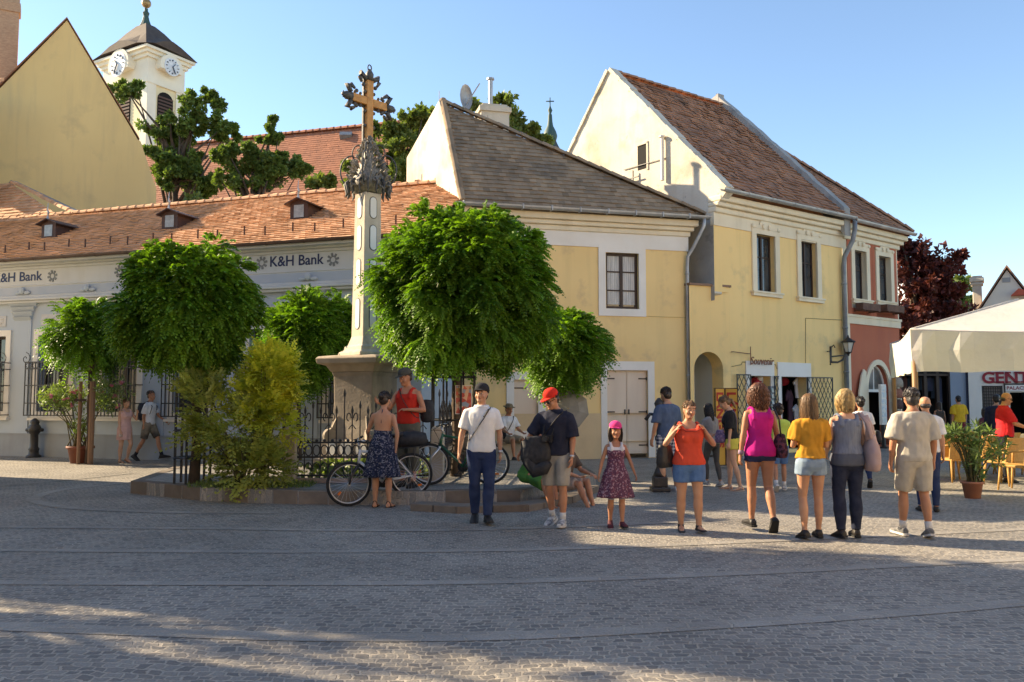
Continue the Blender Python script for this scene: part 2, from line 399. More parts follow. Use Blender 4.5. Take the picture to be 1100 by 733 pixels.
def arch_spandrel(mb, a, b, zs, zt, d=0.0, th=.35, n=14):
    """fills the corners of the hole a..b above the springing zs up to its top zt, leaving an arch"""
    cx = (a + b) / 2; r = (b - a) / 2; h = zt - zs
    arc = [(cx - r * math.cos(PI * i / n), zs + h * math.sin(PI * i / n)) for i in range(n + 1)]
    for i in range(n):
        p, q = arc[i], arc[i + 1]
        mb.add([(p[0], d, p[1]), (q[0], d, q[1]), (q[0], d, zt), (p[0], d, zt)], [(0, 1, 2, 3)])
        mb.add([(p[0], d, p[1]), (q[0], d, q[1]), (q[0], d + th, q[1]), (p[0], d + th, p[1])], [(0, 3, 2, 1)])
def frame_boxes(mb, a, b, c, e, wdt, y0, y1):
    mb.box(a, y0, c, a + wdt, y1, e); mb.box(b - wdt, y0, c, b, y1, e)
    mb.box(a + wdt, y0, e - wdt, b - wdt, y1, e); mb.box(a + wdt, y0, c, b - wdt, y1, c + wdt)
def casement(parent, a, b, c, e, y, fm, gm, nx=2, nz=(1 / 3., 2 / 3.), fw=.06, curtain=None):
    """window part: frame with bars, its glass pane a sub-part"""
    mb = MB(); frame_boxes(mb, a, b, c, e, fw, y, y + .06)
    for i in range(1, nx):
        x = a + (b - a) * i / nx; mb.box(x - fw * .55, y - .012, c + fw, x + fw * .55, y + .05, e - fw)
    for t in nz:
        z = c + (e - c) * t; mb.box(a + fw, y + .004, z - .018, b - fw, y + .045, z + .018)
    o = mb.build('window', fm, parent)
    mb = MB(); mb.box(a + .02, y + .03, c + .02, b - .02, y + .036, e - .02); mb.build('pane', gm, o)
    if curtain:
        mb = MB(); k = 24
        for s0, s1 in ((a + .04, (a + b) / 2 - .03), ((a + b) / 2 + .03, b - .04)):
            top = [(s0 + (s1 - s0) * i / k, y + .025 + .004 * math.sin(i * 1.9), e - .05) for i in range(k + 1)]
            bot = [(s0 + (s1 - s0) * i / k, y + .025 + .004 * math.sin(i * 1.9 + .4), c + .05 + (e - c) * .05) for i in range(k + 1)]
            mb.loft([bot, top], cap=False, close=False)
        mb.build('curtain', curtain, o, fix=False)
    return o
def gutter(mb, p, q, r=.075, n=7):
    """half-round gutter from p to q, open at the top"""
    p = Vector(p); q = Vector(q); d = (q - p).normalized(); s = d.cross(Vector((0, 0, 1))).normalized()
    L = (q - p).length; k = max(1, int(L / 1.0))
    for i in range(k):
        a = p + d * (L * i / k); b = p + d * (L * (i + 1) / k)
        for r_ in (r, r - .008):
            rings = [[c + s * (r_ * math.cos(t)) + Vector((0, 0, -r_ * math.sin(t))) for t in [PI * j / n for j in range(n + 1)]] for c in (a, b)]
            mb.loft(rings, cap=False, close=False)
        rings = [[c + s * ((r + .012) * math.cos(t)) + Vector((0, 0, -(r + .012) * math.sin(t))) for t in [PI * j / n for j in range(n + 1)]] for c in (b - d * .03, b)]
        mb.loft(rings, cap=False, close=False)

# ------------------------------------------------------------------ ground
mb = MB()
nx = 60
mb.poly([(-260, -60, 0), (260, -60, 0), (260, 400, 0), (-260, 400, 0)])
struct(mb.build('square_paving', M['cobble']))
def px_strip(name, pts, width, m, z=.004):
    """flat strip of paving along a line read from the photo"""
    g = [gp(x, y) for x, y in pts]; P = []
    for i in range(len(g) - 1):                    # Catmull-Rom
        a, b, c, d = g[max(i - 1, 0)], g[i], g[i + 1], g[min(i + 2, len(g) - 1)]
        for k in range(8):
            t = k / 8; P.append(.5 * ((2 * b) + (c - a) * t + (2 * a - 5 * b + 4 * c - d) * t * t + (3 * b - a - 3 * c + d) * t ** 3))
    P.append(g[-1]); mb = MB(); L = []; Rr = []
    for i, p in enumerate(P):
        t = (P[min(i + 1, len(P) - 1)] - P[max(i - 1, 0)]); t.z = 0; t.normalize(); s = Vector((-t.y, t.x, 0)) * width / 2
        L.append(Vector((p.x, p.y, z)) + s); Rr.append(Vector((p.x, p.y, z)) - s)
    mb.loft([L, Rr], cap=False, close=False)
    return struct(mb.build(name, m))
px_strip('paving_band', [(-60, 671), (150, 679), (350, 685), (560, 683), (800, 670), (1000, 656), (1180, 640)], .2, M['band'])
px_strip('paving_band', [(-60, 626), (200, 627), (500, 626), (800, 616), (1160, 598)], .17, M['band'], .0045)
px_strip('paving_band', [(-60, 591), (300, 593), (600, 590), (900, 578), (1160, 566)], .16, M['band'], .005)
px_strip('paving_band', [(-60, 566), (200, 568), (480, 570), (760, 560)], .15, M['band'], .0055)
px_strip('paving_band', [(300, 551), (200, 551), (90, 547), (45, 541), (38, 535), (70, 526), (140, 519), (180, 517)], .2, M['band'], .006)
px_strip('paving_band', [(-40, 525), (40, 519), (140, 509)], .16, M['band'], .0065)
px_strip('paving_band', [(740, 500), (860, 507), (1000, 512), (1140, 514)], .16, M['band'], .006)
px_strip('paving_band', [(660, 517), (860, 519), (1000, 524), (1120, 530)], .14, M['band'], .007)

# ------------------------------------------------------------------ raised island with stone kerbs
ISZ = .21
T2 = ISZ
def kerb_run(mb, pts, z0, z1, dep, step=.42, seed=3):
    rnd = random.Random(seed)
    for i in range(len(pts) - 1):
        a = Vector((pts[i][0], pts[i][1], 0)); b = Vector((pts[i + 1][0], pts[i + 1][1], 0)); L = (b - a).length; k = max(1, round(L / step)); d = (b - a).normalized(); inn = Vector((-d.y, d.x, 0))
        for j in range(k):
            p = a + d * (L * j / k + .006); q = a + d * (L * (j + 1) / k - .006); o = inn * rnd.uniform(-.008, .008); t = rnd.uniform(-.006, .006)
            mb.ti = rnd.random()
            v = [p + o, q + o, q + inn * dep, p + inn * dep]
            mb.add([Vector((w.x, w.y, z0)) for w in v] + [Vector((w.x, w.y, z1 + t)) for w in v], [(3, 2, 1, 0), (4, 5, 6, 7), (0, 1, 5, 4), (1, 2, 6, 5), (2, 3, 7, 6), (3, 0, 4, 7)])
isl_px = [(140, 530), (215, 538), (320, 542), (450, 543), (560, 541), (606, 534), (640, 521)]
isl = [gp(x, y) for x, y in isl_px]
back = [Vector((isl[-1].x - .1, 19.0, 0)), Vector((-5.6, 19.2, 0)), Vector((-6.9, 17.2, 0))]
loop = isl + back
mb = MB(); mb.slab([Vector((p.x, p.y, ISZ - .006)) for p in loop], (0, 0, -.25)); struct(mb.build('island_paving', M['island']))
mb = MB(); kerb_run(mb, loop + [loop[0]], -.02, ISZ, .2)
kb = mb.build('island_kerb', M['kerb']); struct(kb); bevel(kb, .012, 2)
mb = MB(); lo2 = [gp(x, y) for x, y in [(440, 549), (490, 552), (568, 550), (615, 541), (645, 528)]]     # the lower of the two steps on the right
kerb_run(mb, [(p.x, p.y) for p in lo2], -.02, .10, .34, seed=5); kb = mb.build('island_step', M['kerb']); struct(kb); bevel(kb, .012, 2)
# ------------------------------------------------------------------ long low bank building
FB = Frame((-14.4, 23.6), (-3.8, 20.2))
bank = thing('bank_building', 'long low pale blue bank building with orange tiled roof and lettered frieze', 'building', FB.o, FB.rot)
U0, U1 = -4.8, 12.9; EZ = 5.45; WT = 5.1
Q = lambda px, py, d=0: FB.pl(px, py, d)
u1c = Q(58, 400)[0]; u2c = Q(130, 400)[0]; sp = u2c - u1c
wz0 = Q(58, 447)[1]; wz1 = Q(58, 360)[1]
wins = [(u1c + sp * k) for k in range(-5, 7) if U0 + 1 < u1c + sp * k < U1 - .8]
holes = [(c - .55, c + .55, wz0, wz1) for c in wins]
zp = Q(58, 466)[1]; zm0 = Q(20, 326)[1]; zm1 = Q(20, 316)[1]
mb = MB(); wall(mb, U0, U1, zp, zm0, holes, .3)
mb.add([(U1, 0, 0), (U1, 7.4, 0), (U1, 7.4, WT), (U1, 3.7, 7.3), (U1, 0, WT)], [(0, 1, 2, 3, 4)])
mb.add([(U0, 0, 0), (U0, 7.4, 0), (U0, 7.4, WT), (U0, 3.7, 7.3), (U0, 0, WT)], [(4, 3, 2, 1, 0)])
mb.add([(U0, 7.4, 0), (U1, 7.4, 0), (U1, 7.4, WT), (U0, 7.4, WT)], [(0, 1, 2, 3)])
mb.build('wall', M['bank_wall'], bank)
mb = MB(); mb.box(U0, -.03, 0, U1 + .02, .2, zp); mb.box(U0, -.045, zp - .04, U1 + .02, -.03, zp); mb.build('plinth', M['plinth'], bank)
mb = MB(); zt = WT + .3                                    # frieze and mouldings
mb.box(U0, -.05, zm0 + .20, U1 + .03, .3, zt)
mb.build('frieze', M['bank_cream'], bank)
mb = MB()
for dy, a, b in ((.12, zm0 - .02, zm0 + .05), (.17, zm0 + .05, zm0 + .12), (.10, zm0 + .12, zm0 + .203), (.07, zm0 + .46, zm0 + .50), (.10, zt - .2, zt - .12), (.16, zt - .12, zt - .002)):
    mb.box(U0, -dy, a, U1 + .06, .05, b)
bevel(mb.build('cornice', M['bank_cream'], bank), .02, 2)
mb = MB(); mb.box(U0, -.055, zm0 + .22, U1 + .035, -.048, zm0 + .44); mb.build('frieze_band', pmat('blue_grey_band', (.36, .42, .50), (.42, .46, .52), 1.5, .9), bank)
for c in wins:                                             # flattened pilasters with bell capitals between windows
    x = c + sp / 2
    if x > U1 - .3: continue
    mb = MB(); mb.box(x - .30, -.035, zp, x + .30, .02, zm0 - .5)
    pr = [(.30, zm0 - .5), (.32, zm0 - .4), (.37, zm0 - .25), (.44, zm0 - .12), (.52, zm0 - .022)]
    for (r0, z0), (r1, z1) in zip(pr, pr[1:]):
        mb.add([(x - r0, -.035, z0), (x + r0, -.035, z0), (x + r1, -.11, z1), (x - r1, -.11, z1), (x - r0, .02, z0), (x + r0, .02, z0), (x + r1, .02, z1), (x - r1, .02, z1)],
               [(0, 1, 2, 3), (0, 3, 7, 4), (1, 5, 6, 2)])
    mb.sphere((x, -.11, zm0 + .33), .09, .05, .10, 10, 6); mb.sphere((x - .16, -.09, zm0 + .28), .12, .03, .05, 8, 5); mb.sphere((x + .16, -.09, zm0 + .28), .12, .03, .05, 8, 5)
    mb.build('pilaster', M['bank_wall'], bank)
    mb = MB()                                              # stucco relief panel above each window
    mb.box(c - .5, -.02, wz1 + .28, c + .5, .0, wz1 + .58)
    rr = random.Random(int(c * 10))
    for k in range(16):
        t = rr.uniform(0, PI); mb.sphere((c + rr.uniform(-.42, .42), -.022, wz1 + rr.uniform(.34, .52)), rr.uniform(.03, .07), .015, rr.uniform(.02, .04), 7, 4)
    mb.build('relief', pmat('grey_stucco_relief', (.47, .47, .46), (.55, .55, .54), 5, .9), bank)
grille_m = M['iron']
for c in wins:
    a, b = c - .55, c + .55
    mb = MB(); frame_boxes(mb, a - .17, b + .17, wz0 - .05, wz1 + .17, .17, -.045, .0); mb.box(a - .22, -.12, wz0 - .12, b + .22, 0, wz0 - .05)
    tr = mb.build('window_surround', M['white_trim'], bank)
    w = casement(bank, a, b, wz0, wz1, .2, M['wood_dark'], M['glass'], 2, (.3, .68), .07)
    mb = MB(); gy = -.28; gx0, gx1 = a - .16, b + .16; g0, g1 = wz0 + .0, wz0 + (wz1 - wz0) * .66
    for k in range(13):
        x = gx0 + (gx1 - gx0) * k / 12; mb.bar((x, gy, g0), (x, gy, g1), .022)
    for z in (g0 + .02, g0 + .35, (g0 + g1) / 2 + .1, g1 - .18, g1):
        mb.bar((gx0, gy, z), (gx1, gy, z), .03)
        for x in (gx0, gx1): mb.bar((x, gy, z), (x, 0.0, z), .025)
    for x in (gx0, gx1):
        mb.tube([(x + .02 * math.cos(t) * (1 + t), gy, g1 + .1 + .02 * math.sin(t) * (1 + t)) for t in [k * .6 for k in range(14)]], .011, 5)
    for k in range(6):                                      # row of scrolls along the top rail
        x = gx0 + (gx1 - gx0) * (k + .5) / 6
        mb.tube([(x + .1 * math.cos(t), gy, g1 - .09 + .075 * math.sin(t)) for t in [2 * PI * j / 10 for j in range(11)]], .009, 4, cap=False)
    mb.build('grille', grille_m, w)
# lettering and the ring of petals either side of it
lz = Q(320, 288)[1]; hgt = Q(320, 277)[1] - lz
def star_ring(px, py):
    x, z = Q(px, py); mb = MB()
    for k in range(8):
        t = 2 * PI * k / 8 + .2; r = .115
        mb.cbox((x + r * math.cos(t), -.058, z + r * math.sin(t)), .10, .016, .055, 0, 0, -t)
    mb.build('emblem', pmat('grey_emblem', (.19, .21, .22), rough=.6), bank)
for st, l0, l1, base in ((None, -5, 47, 304), (None, 147, 205, 294), (None, 291.5, 349, 287)):
    x0, z0 = Q(l0, base); x1 = Q(l1, base)[0]
    me = lookup_text('K&H Bank', 1.0, .004, offset=.012); xs = [v.co.x for v in me.vertices]; ys = [v.co.y for v in me.vertices]; wd = max(xs) - min(xs); hh = max(ys) - min(0, min(ys))
    me.transform(Matrix.Translation((x0, -.056, z0)) @ Matrix.Diagonal((((x1 - x0) / wd), 1, hgt / .70, 1)) @ Matrix.Rotation(PI / 2, 4, 'X') @ Matrix.Translation((-min(xs), 0, 0)))
    me.materials.clear(); me.materials.append(M['ink']); o = bpy.data.objects.new('lettering', me); C.objects.link(o); o.parent = bank
for p in ((58, 297), (130, 292), (214, 287), (282.5, 283), (359, 279.5), (-24, 302)): star_ring(*p)
# roof
run = 3.7; rise = 2.25; oh = .35; ridge_z = EZ + rise
sl_ = Vector((0, run + oh, rise)).normalized(); Lr = math.hypot(run + oh, rise)
mb = MB(); tile_roof(mb, (0, -oh, EZ), (1, 0, 0), sl_, [(U0, 0), (U1 + .15, 0), (U1 + .15, Lr), (U0, Lr)], .165, .18, .045, 4, .008)
ridge_tiles(mb, (U0, run, ridge_z + .02), (U1 + .15, run, ridge_z + .02), .11, .33)
for k in range(int((U1 - 4.5) / .62)):                       # bumps of ridge vents
    x = 4.2 + k * .62; mb.box(x, run - .07, ridge_z + .08, x + .14, run + .07, ridge_z + .16)
roof = mb.build('roof', M['tile_orange'], bank)
mb = MB(); mb.add([(U0, -oh, EZ - .03), (U1 + .12, -oh, EZ - .03), (U1 + .12, run, ridge_z - .03), (U0, run, ridge_z - .03), (U1 + .12, 2 * run + oh, EZ - .03), (U0, 2 * run + oh, EZ - .03)], [(0, 1, 2, 3), (3, 2, 4, 5)])
mb.build('roof_boarding', M['tile_orange'], bank, fix=False)
mb = MB(); gutter(mb, (U0, -oh - .06, EZ + .0), (U1 + .2, -oh - .06, EZ + .0), .07); mb.build('gutter', pmat('brown_gutter', (.10, .06, .045), rough=.5), bank)
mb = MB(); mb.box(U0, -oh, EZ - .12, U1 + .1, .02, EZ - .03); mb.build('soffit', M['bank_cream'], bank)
mb = MB()                                                   # snow guards, a line of hooks above the eaves
k = 0; x = U0 + .3
while x < U1:
    t = .12 + .035 * (k % 2); mb = MB(); mb.bar((x, -oh + t * (run + oh), EZ + t * rise + .02), (x, -oh + t * (run + oh), EZ + t * rise + .26), .03); mb.build('snow_hook', pmat('rusty_iron', (.10, .055, .04), rough=.8), bank); k += 1; x += .72
dm = pmat('dark_brown_sheet', (.085, .04, .028), (.06, .03, .022), 6, .6)
for px, py in ((52, 252), (182, 246), (321, 236)):           # three little roof dormers
    t = .40; y0 = -oh + t * (run + oh); z0 = EZ + t * rise
    x, _ = Q(px, py, y0); mb = MB()
    hw = .27; dz = .58; ln = dz * (run + oh) / rise + .35
    mb.add([(x - hw, y0, z0), (x + hw, y0, z0), (x + hw, y0, z0 + dz - .12), (x, y0, z0 + dz), (x - hw, y0, z0 + dz - .12),
            (x - hw, y0 + ln, z0 + dz - .1), (x + hw, y0 + ln, z0 + dz - .1), (x, y0 + ln, z0 + dz)], [(0, 1, 2, 3, 4), (0, 4, 5), (1, 6, 2)])
    for s in (-1, 1):
        mb.slab([(x, y0 - .12, z0 + dz + .03), (x + s * (hw + .12), y0 - .12, z0 + dz - .13), (x + s * (hw + .12), y0 + ln, z0 + dz - .13), (x, y0 + ln, z0 + dz + .03)], (0, 0, -.03))
    mb.box(x - hw - .08, y0 - .05, z0 - .03, x + hw + .08, y0 + .02, z0 + .04)
    d = mb.build('dormer', dm, bank)
    mb = MB(); mb.box(x - .15, y0 - .012, z0 + .08, x + .15, y0 - .004, z0 + .42); mb.build('pane', pmat('milky_pane', (.34, .38, .40), (.22, .25, .27), 8, .3, spec=.6), d)
    mb = MB(); mb.tube([(x, y0 - .05, z0 + dz), (x, y0 - .05, z0 + dz + .12), (x + .03, y0 - .05, z0 + dz + .2), (x - .01, y0 - .05, z0 + dz + .28), (x, y0 - .05, z0 + dz + .5)], [.05, .02, .035, .02, .008], 6); mb.build('finial', M['zinc'], d)
# cross wing of the roof at the far left, against the ochre gable
a0 = Q(-6, 216, run)[0]; a1 = Q(80, 217, run)[0]; ap, az = Q(12, 197, run + 1.2)
mb = MB(); mb.ti = .4
O = Vector((a0 - 1.5, run - .3, ridge_z - .25)); ww = Vector((0, 1.5, az - ridge_z + .25))
tile_roof(mb, O, (1, 0, 0), ww, [(0, 0), (a1 - a0 + 1.5, 0), (ap - a0 + 1.5, ww.length), (ap - a0 - .5, ww.length)], .165, .18, .04, 6)
ridge_tiles(mb, (ap, run + 1.25, az + .03), (a1, run, ridge_z + .03), .1)
mb.build('wing_roof', M['tile_orange'], bank)
mb = MB(); mb.bar((ap, run + 1.3, az + .09), (a1 + .1, run + .1, ridge_z + .09), .22, .05); mb.bar((ap, run + 1.3, az + .09), (ap - 2.5, run + 1.3, ridge_z - .1), .2, .05); mb.build('flashing', M['zinc_dark'], bank)

# ------------------------------------------------------------------ ochre gabled house behind the bank
yg = 30.0; yg2 = 33.5
FG = Frame((at(-60, 200, yg).x, yg), (at(170, 200, yg2).x, yg2))
og = thing('gabled_house', 'ochre house with a tall blank gable and brick chimney behind the bank roof', 'building', FG.o, FG.rot)
P = lambda px, py: (FG.pl(px, py)[0], FG.pl(px, py)[1])
ap_ = P(72, 22); r1 = P(148, 150); r2 = P(151, 152); r3 = P(168, 203); l1 = P(-64, 160)
mb = MB()
outline = [(l1[0], 0), (r3[0] + .05, 0), r3, r2, r1, ap_, l1]
mb.slab([(x, 0, z) for x, z in outline], (0, .45, 0))
mb.box(r2[0] - .02, .45, 0, r2[0] + .2, 9, r3[1]); mb.box(l1[0], .45, 0, l1[0] + .3, 9, l1[1])
mb.build('wall', M['yellow_old'], og)
mb = MB()
mb.slab([(l1[0] - .3, -.06, l1[1] - .25), (ap_[0], -.06, ap_[1] + .06), (ap_[0], .5, ap_[1] + .06), (l1[0] - .3, .5, l1[1] - .25)], (0, 0, .07))
mb.slab([(ap_[0], -.05, ap_[1] + .06), (r1[0] + .06, -.05, r1[1]), (r1[0] + .06, .5, r1[1]), (ap_[0], .5, ap_[1] + .06)], (0, 0, .05))
mb.build('verge', pmat('red_verge_tile', (.30, .13, .07), (.2, .1, .06), 6, .85), og)
mb = MB(); e = Vector((ap_[0] - l1[0], 0, ap_[1] - l1[1]))
wv = Vector((ap_[0] - l1[0], 0, ap_[1] - l1[1]))
tile_roof(mb, (l1[0], .5, l1[1] - .02), (0, 1, 0), wv, [(0, 0), (9, 0), (9, wv.length), (0, wv.length)], .17, .19, .035, 9)
wv2 = Vector((ap_[0] - r1[0], 0, ap_[1] - r1[1]))
tile_roof(mb, (r1[0], .5, r1[1] - .02), (0, 1, 0), wv2, [(0, 0), (9, 0), (9, wv2.length), (0, wv2.length)], .3, .3, .035, 9)
mb.build('roof', M['tile_orange'], og)
yc = 1.6
cx0 = FG.pl(-4, 60, yc)[0]; cx1 = FG.pl(18.5, 60, yc)[0]; cz0 = FG.pl(10, 66, yc)[1] - 1.2; cz1 = FG.pl(10, -8, yc)[1]
mb = MB(); mb.box(cx0, yc, cz0, cx1, yc + .6, cz1); mb.box(cx0 - .05, yc - .05, FG.pl(10, 12, yc)[1], cx1 + .05, yc + .65, FG.pl(10, 2, yc)[1]); mb.build('chimney', M['brick'], og)
# ------------------------------------------------------------------ yellow corner house with hipped brown roof
FY = Frame((-1.26, 21.45), (4.85, 23.0))
yh = thing('yellow_house', 'yellow two storey corner house with weathered brown hipped roof and one upper window', 'house', FY.o, FY.rot)
Q = lambda px, py, d=0: FY.pl(px, py, d)
LN = FY.len; EZ = 6.58; D_ = 8.0
ag = (-.40, .917)                                        # the gable wall leaves the front at an open angle
def gw(s, z=0): return FY.loc((FY.o.x + ag[0] * s, FY.o.y + ag[1] * s, z))
apx = gw(2.03, 9.98); far = gw(5.24, 9.25)
wh = FY.rect(651, 272, 686, 332); dh = FY.rect(652, 398, 696, 487); d2 = FY.rect(552, 408, 578, 468)
dh = (dh[0], dh[1], .12, dh[3])
mb = MB(); wall(mb, 0, LN, .45, 6.05, [wh, (dh[0], dh[1], .45, dh[3]), d2], .22)
mb.add([(LN, 0, 0), (LN, D_, 0), (LN, D_, 6.3), (LN, 0, 6.3)], [(0, 1, 2, 3)])
mb.build('wall', M['yellow'], yh)
mb = MB(); wall(mb, -.01, LN + .03, 0, .9, [(dh[0], dh[1], -.1, 1.2)], .2, -.025); mb.box(-.01, -.024, .895, dh[0], .05, .9); mb.box(dh[1], -.024, .895, LN + .03, .05, .9)
mb.add([(LN + .025, -.02, 0), (LN + .025, D_, 0), (LN + .025, D_, .9), (LN + .025, -.02, .9)], [(0, 1, 2, 3)])
mb.build('plinth', pmat('sandy_plinth', (.70, .52, .30), (.60, .44, .26), 1.2, .9, .3, 30), yh)
# gable wall, sunlit, rising through the roof as a parapet
mb = MB(); p0 = gw(0); p1 = gw(5.24)
off = Vector((-.2, -.09, 0)) * 0
mb.slab([(p0.x - .02, p0.y + .03, 0), (p1.x, p1.y, 0), (p1.x, p1.y, 9.25), (apx.x, apx.y, 10.06), (p0.x - .05, p0.y + .02, 6.62)], (.3, .1, 0))
mb.build('gable_wall', M['white_old'], yh)
mb = MB(); s1 = gw(3.55); s2 = gw(3.9); mb.slab([(s1.x - .03, s1.y - .02, 7.3), (s2.x - .03, s2.y - .02, 7.3), (s2.x - .03, s2.y - .02, 8.3), (s1.x - .03, s1.y - .02, 8.3)], (.1, .05, 0)); mb.build('vent', M['grey_old'], yh)
# white band and cornice under the eaves
mb = MB(); mb.box(-.02, -.03, 5.66, LN + .03, .1, 6.06); mb.build('frieze_band', M['white_trim'], yh)
mb = MB()
for dy, a, b in ((.08, 6.06, 6.2), (.16, 6.2, 6.32), (.25, 6.32, 6.5)): mb.box(-.05, -dy, a, LN + dy, .2, b)
for dy, a, b in ((.08, 6.06, 6.2), (.16, 6.2, 6.32), (.25, 6.32, 6.5)): mb.box(LN - .05, .2, a, LN + dy, D_, b)
bevel(mb.build('cornice', M['cream'], yh), .03, 3)
# hipped roof
oh = .38; EL = Vector((-.12, -oh, EZ)); ER = Vector((LN + oh, -oh, EZ)); BR = Vector((LN + oh, D_, EZ)); BL = Vector((far.x + .3, D_ + .5, EZ + 1.2))
def face(mb, a, b, c, **k):
    u = (b - a).normalized(); n = u.cross(c - a).normalized(); w = n.cross(u)
    pt = lambda p: ((p - a).dot(u), (p - a).dot(w))
    mb_base.add([a - n * .02 if n.z > 0 else a + n * .02, b, c], [(0, 1, 2)])
    tile_roof(mb, a, u, w, [(0, 0), pt(b), pt(c)], **k)
mb = MB(); mb_base = MB()
tap = apx + Vector((.12, .05, .0))
face(mb, EL, ER, tap, row=.16, tw=.18, lift=.035, seed=11, jit=.012)
face(mb, ER, BR, tap, row=.3, tw=.3, lift=.035, seed=12)
face(mb, BR, BL, tap, row=.3, tw=.3, lift=.035, seed=13)
mb_base.add([tap, BL, Vector((far.x + .2, far.y, 9.2))], [(0, 1, 2)])
ridge_tiles(mb, ER + Vector((0, 0, .04)), tap + Vector((0, 0, .05)), .10, .34, 5)
ridge_tiles(mb, EL + Vector((.02, 0, .05)), tap + Vector((0, 0, .08)), .09, .34, 6)
mb.build('roof', M['tile_brown'], yh)
mb_base.build('roof_boarding', M['tile_brown'], yh, fix=False)
gy = -oh - .05
mb = MB(); gutter(mb, (-.3, gy, EZ), (LN + oh + .1, gy, EZ), .085); gutter(mb, (LN + oh + .07, gy, EZ), (LN + oh + .07, 4, EZ), .085)
for k in range(9): x = -.1 + k * .78; mb.box(x, gy - .1, EZ - .1, x + .03, gy + .1, EZ + .03)
mb.build('gutter', M['zinc'], yh)
mb = MB(); xd = Q(738, 340)[0] - .02
mb.tube([(LN + oh - .05, gy, EZ - .05), (LN + oh - .08, gy, EZ - .28), (LN + .1, -.2, 5.75), (xd + .02, -.1, 5.5), (xd, -.09, 5.2), (xd, -.09, .1)], .05, 8)
for z in (5.0, 3.6, 2.2, .9): mb.tube([(xd, -.09, z), (xd, -.09, z + .05)], .062, 8)
mb.build('downpipe', M['zinc'], yh, smooth=True)
# upper window
a, b, c, e = wh
mb = MB(); frame_boxes(mb, a - .22, b + .2, c - .2, e + .2, .2, -.035, .03); mb.build('window_surround', M['white_trim'], yh)
casement(yh, a, b, c, e, .09, M['wood_dark'], M['glass'], 2, (1 / 3, 2 / 3), .075, pmat('pale_curtain', (.62, .60, .56), (.4, .39, .37), 30, .9, stretch=(1, 1, .05)))
# shop door with closed shutters
def shutter_pair(parent, a, b, c, e, surround=True, hinges=True, y=.07):
    if surround:
        mb = MB(); mb.box(a - .17, -.035, c - .1, a, .03, e + .24); mb.box(b, -.035, c - .1, b + .19, .03, e + .24); mb.box(a, -.035, e, b, .03, e + .24); mb.build('door_surround', M['white_trim'], parent)
    mid = (a + b) / 2
    for s0, s1, sg in ((a, mid - .006, 1), (mid + .006, b, -1)):
        mb = MB(); mb.box(s0, y, c, s1, y + .04, e)
        w_ = s1 - s0; mb.box(s0 + .03, y - .008, c + .05, s1 - .03, y, e - .05)
        o = bevel(mb.build('door_leaf', M['shutter'], parent), .006, 1)
        mb = MB()
        for t in (.1, .5, .9):
            z = c + (e - c) * t; h = s0 if sg > 0 else s1
            mb.box(h, y - .022, z - .018, h + sg * w_ * .42, y - .008, z + .018); mb.box(h - .02, y - .03, z - .04, h + .02, y + .0, z + .04)
        k = s1 - .05 if sg > 0 else s0 + .05
        mb.box(k - .02, y - .03, c + (e - c) * .47, k + .02, y - .008, c + (e - c) * .53)
        mb.build('hinge', M['iron'], o)
shutter_pair(yh, *dh)
mb = MB(); frame_boxes(mb, d2[0] - .2, d2[1] + .2, d2[2] - .08, d2[3] + .2, .2, -.035, .03); mb.box(d2[0] - .2, -.04, .05, d2[1] + .2, .02, d2[2] - .08); mb.build('window_surround', M['white_trim'], yh)
mb = MB(); mb.box(d2[0], .06, d2[2], d2[1], .1, d2[3]); o = mb.build('shutter', M['shutter'], yh)
mb = MB()
for t in (.25, .85): z = d2[2] + (d2[3] - d2[2]) * t; mb.box(d2[0], .04, z - .015, d2[0] + .35, .06, z + .015)
mb.build('hinge', M['iron'], o)
mb = MB(); lz_ = Q(700, 340)[1]; mb.tube([(wh[1] + .2, -.012, lz_), (xd, -.012, lz_ - .01)], .008, 4); mb.build('cable', M['yellow_old'], yh)
# things on its roof
cy_ = 3.6
x0, _ = Q(517, 120, cy_); x1, _ = Q(547, 120, cy_); z0 = Q(530, 137, cy_)[1] - 2.2; z1 = Q(530, 113, cy_)[1]
mb = MB(); mb.box(x0, cy_, z0, x1, cy_ + .7, z1); mb.box(x0 - .06, cy_ - .06, z1 - .2, x1 + .06, cy_ + .76, z1 - .05); mb.box(x0 + .05, cy_ + .05, z1, x1 - .05, cy_ + .65, z1 + .06)
ch = mb.build('chimney', M['white_old'], yh)
mb = MB(); fx = Q(527, 100, cy_ + .3)[0]; fz = Q(527, 86, cy_ + .3)[1]; mb.tube([(fx, cy_ + .3, z1), (fx, cy_ + .3, fz)], .07, 8); mb.tube([(fx, cy_ + .3, fz), (fx, cy_ + .3, fz + .05)], .12, 8); mb.build('flue', M['zinc'], ch)
mb = MB(); ax, az = Q(500, 106, 3.0); rz_ = []
for i in range(5):
    r = .38 * i / 4 + .01; rz_.append([(ax + r * math.cos(2 * PI * k / 14) * .55 , 3.0 - .14 * (r / .4) ** 2 + r * math.cos(2 * PI * k / 14) * .3, az + r * math.sin(2 * PI * k / 14)) for k in range(14)])
mb.loft(rz_, cap=False); mb.tube([(ax, 3.0, az), (ax + .1, 3.0, az - 1.2)], .025, 5); mb.tube([(ax - .05, 3.0, az - .3), (ax + .35, 2.6, az + .35)], .02, 5); dish = mb.build('satellite_dish', M['zinc'], yh, fix=False)
mb = MB(); lx, lz2 = Q(473, 103, 2); mb.tube([(apx.x, apx.y, apx.z), (apx.x, apx.y, apx.z + .35)], .01, 4); mb.build('lightning_rod', M['zinc'], yh)

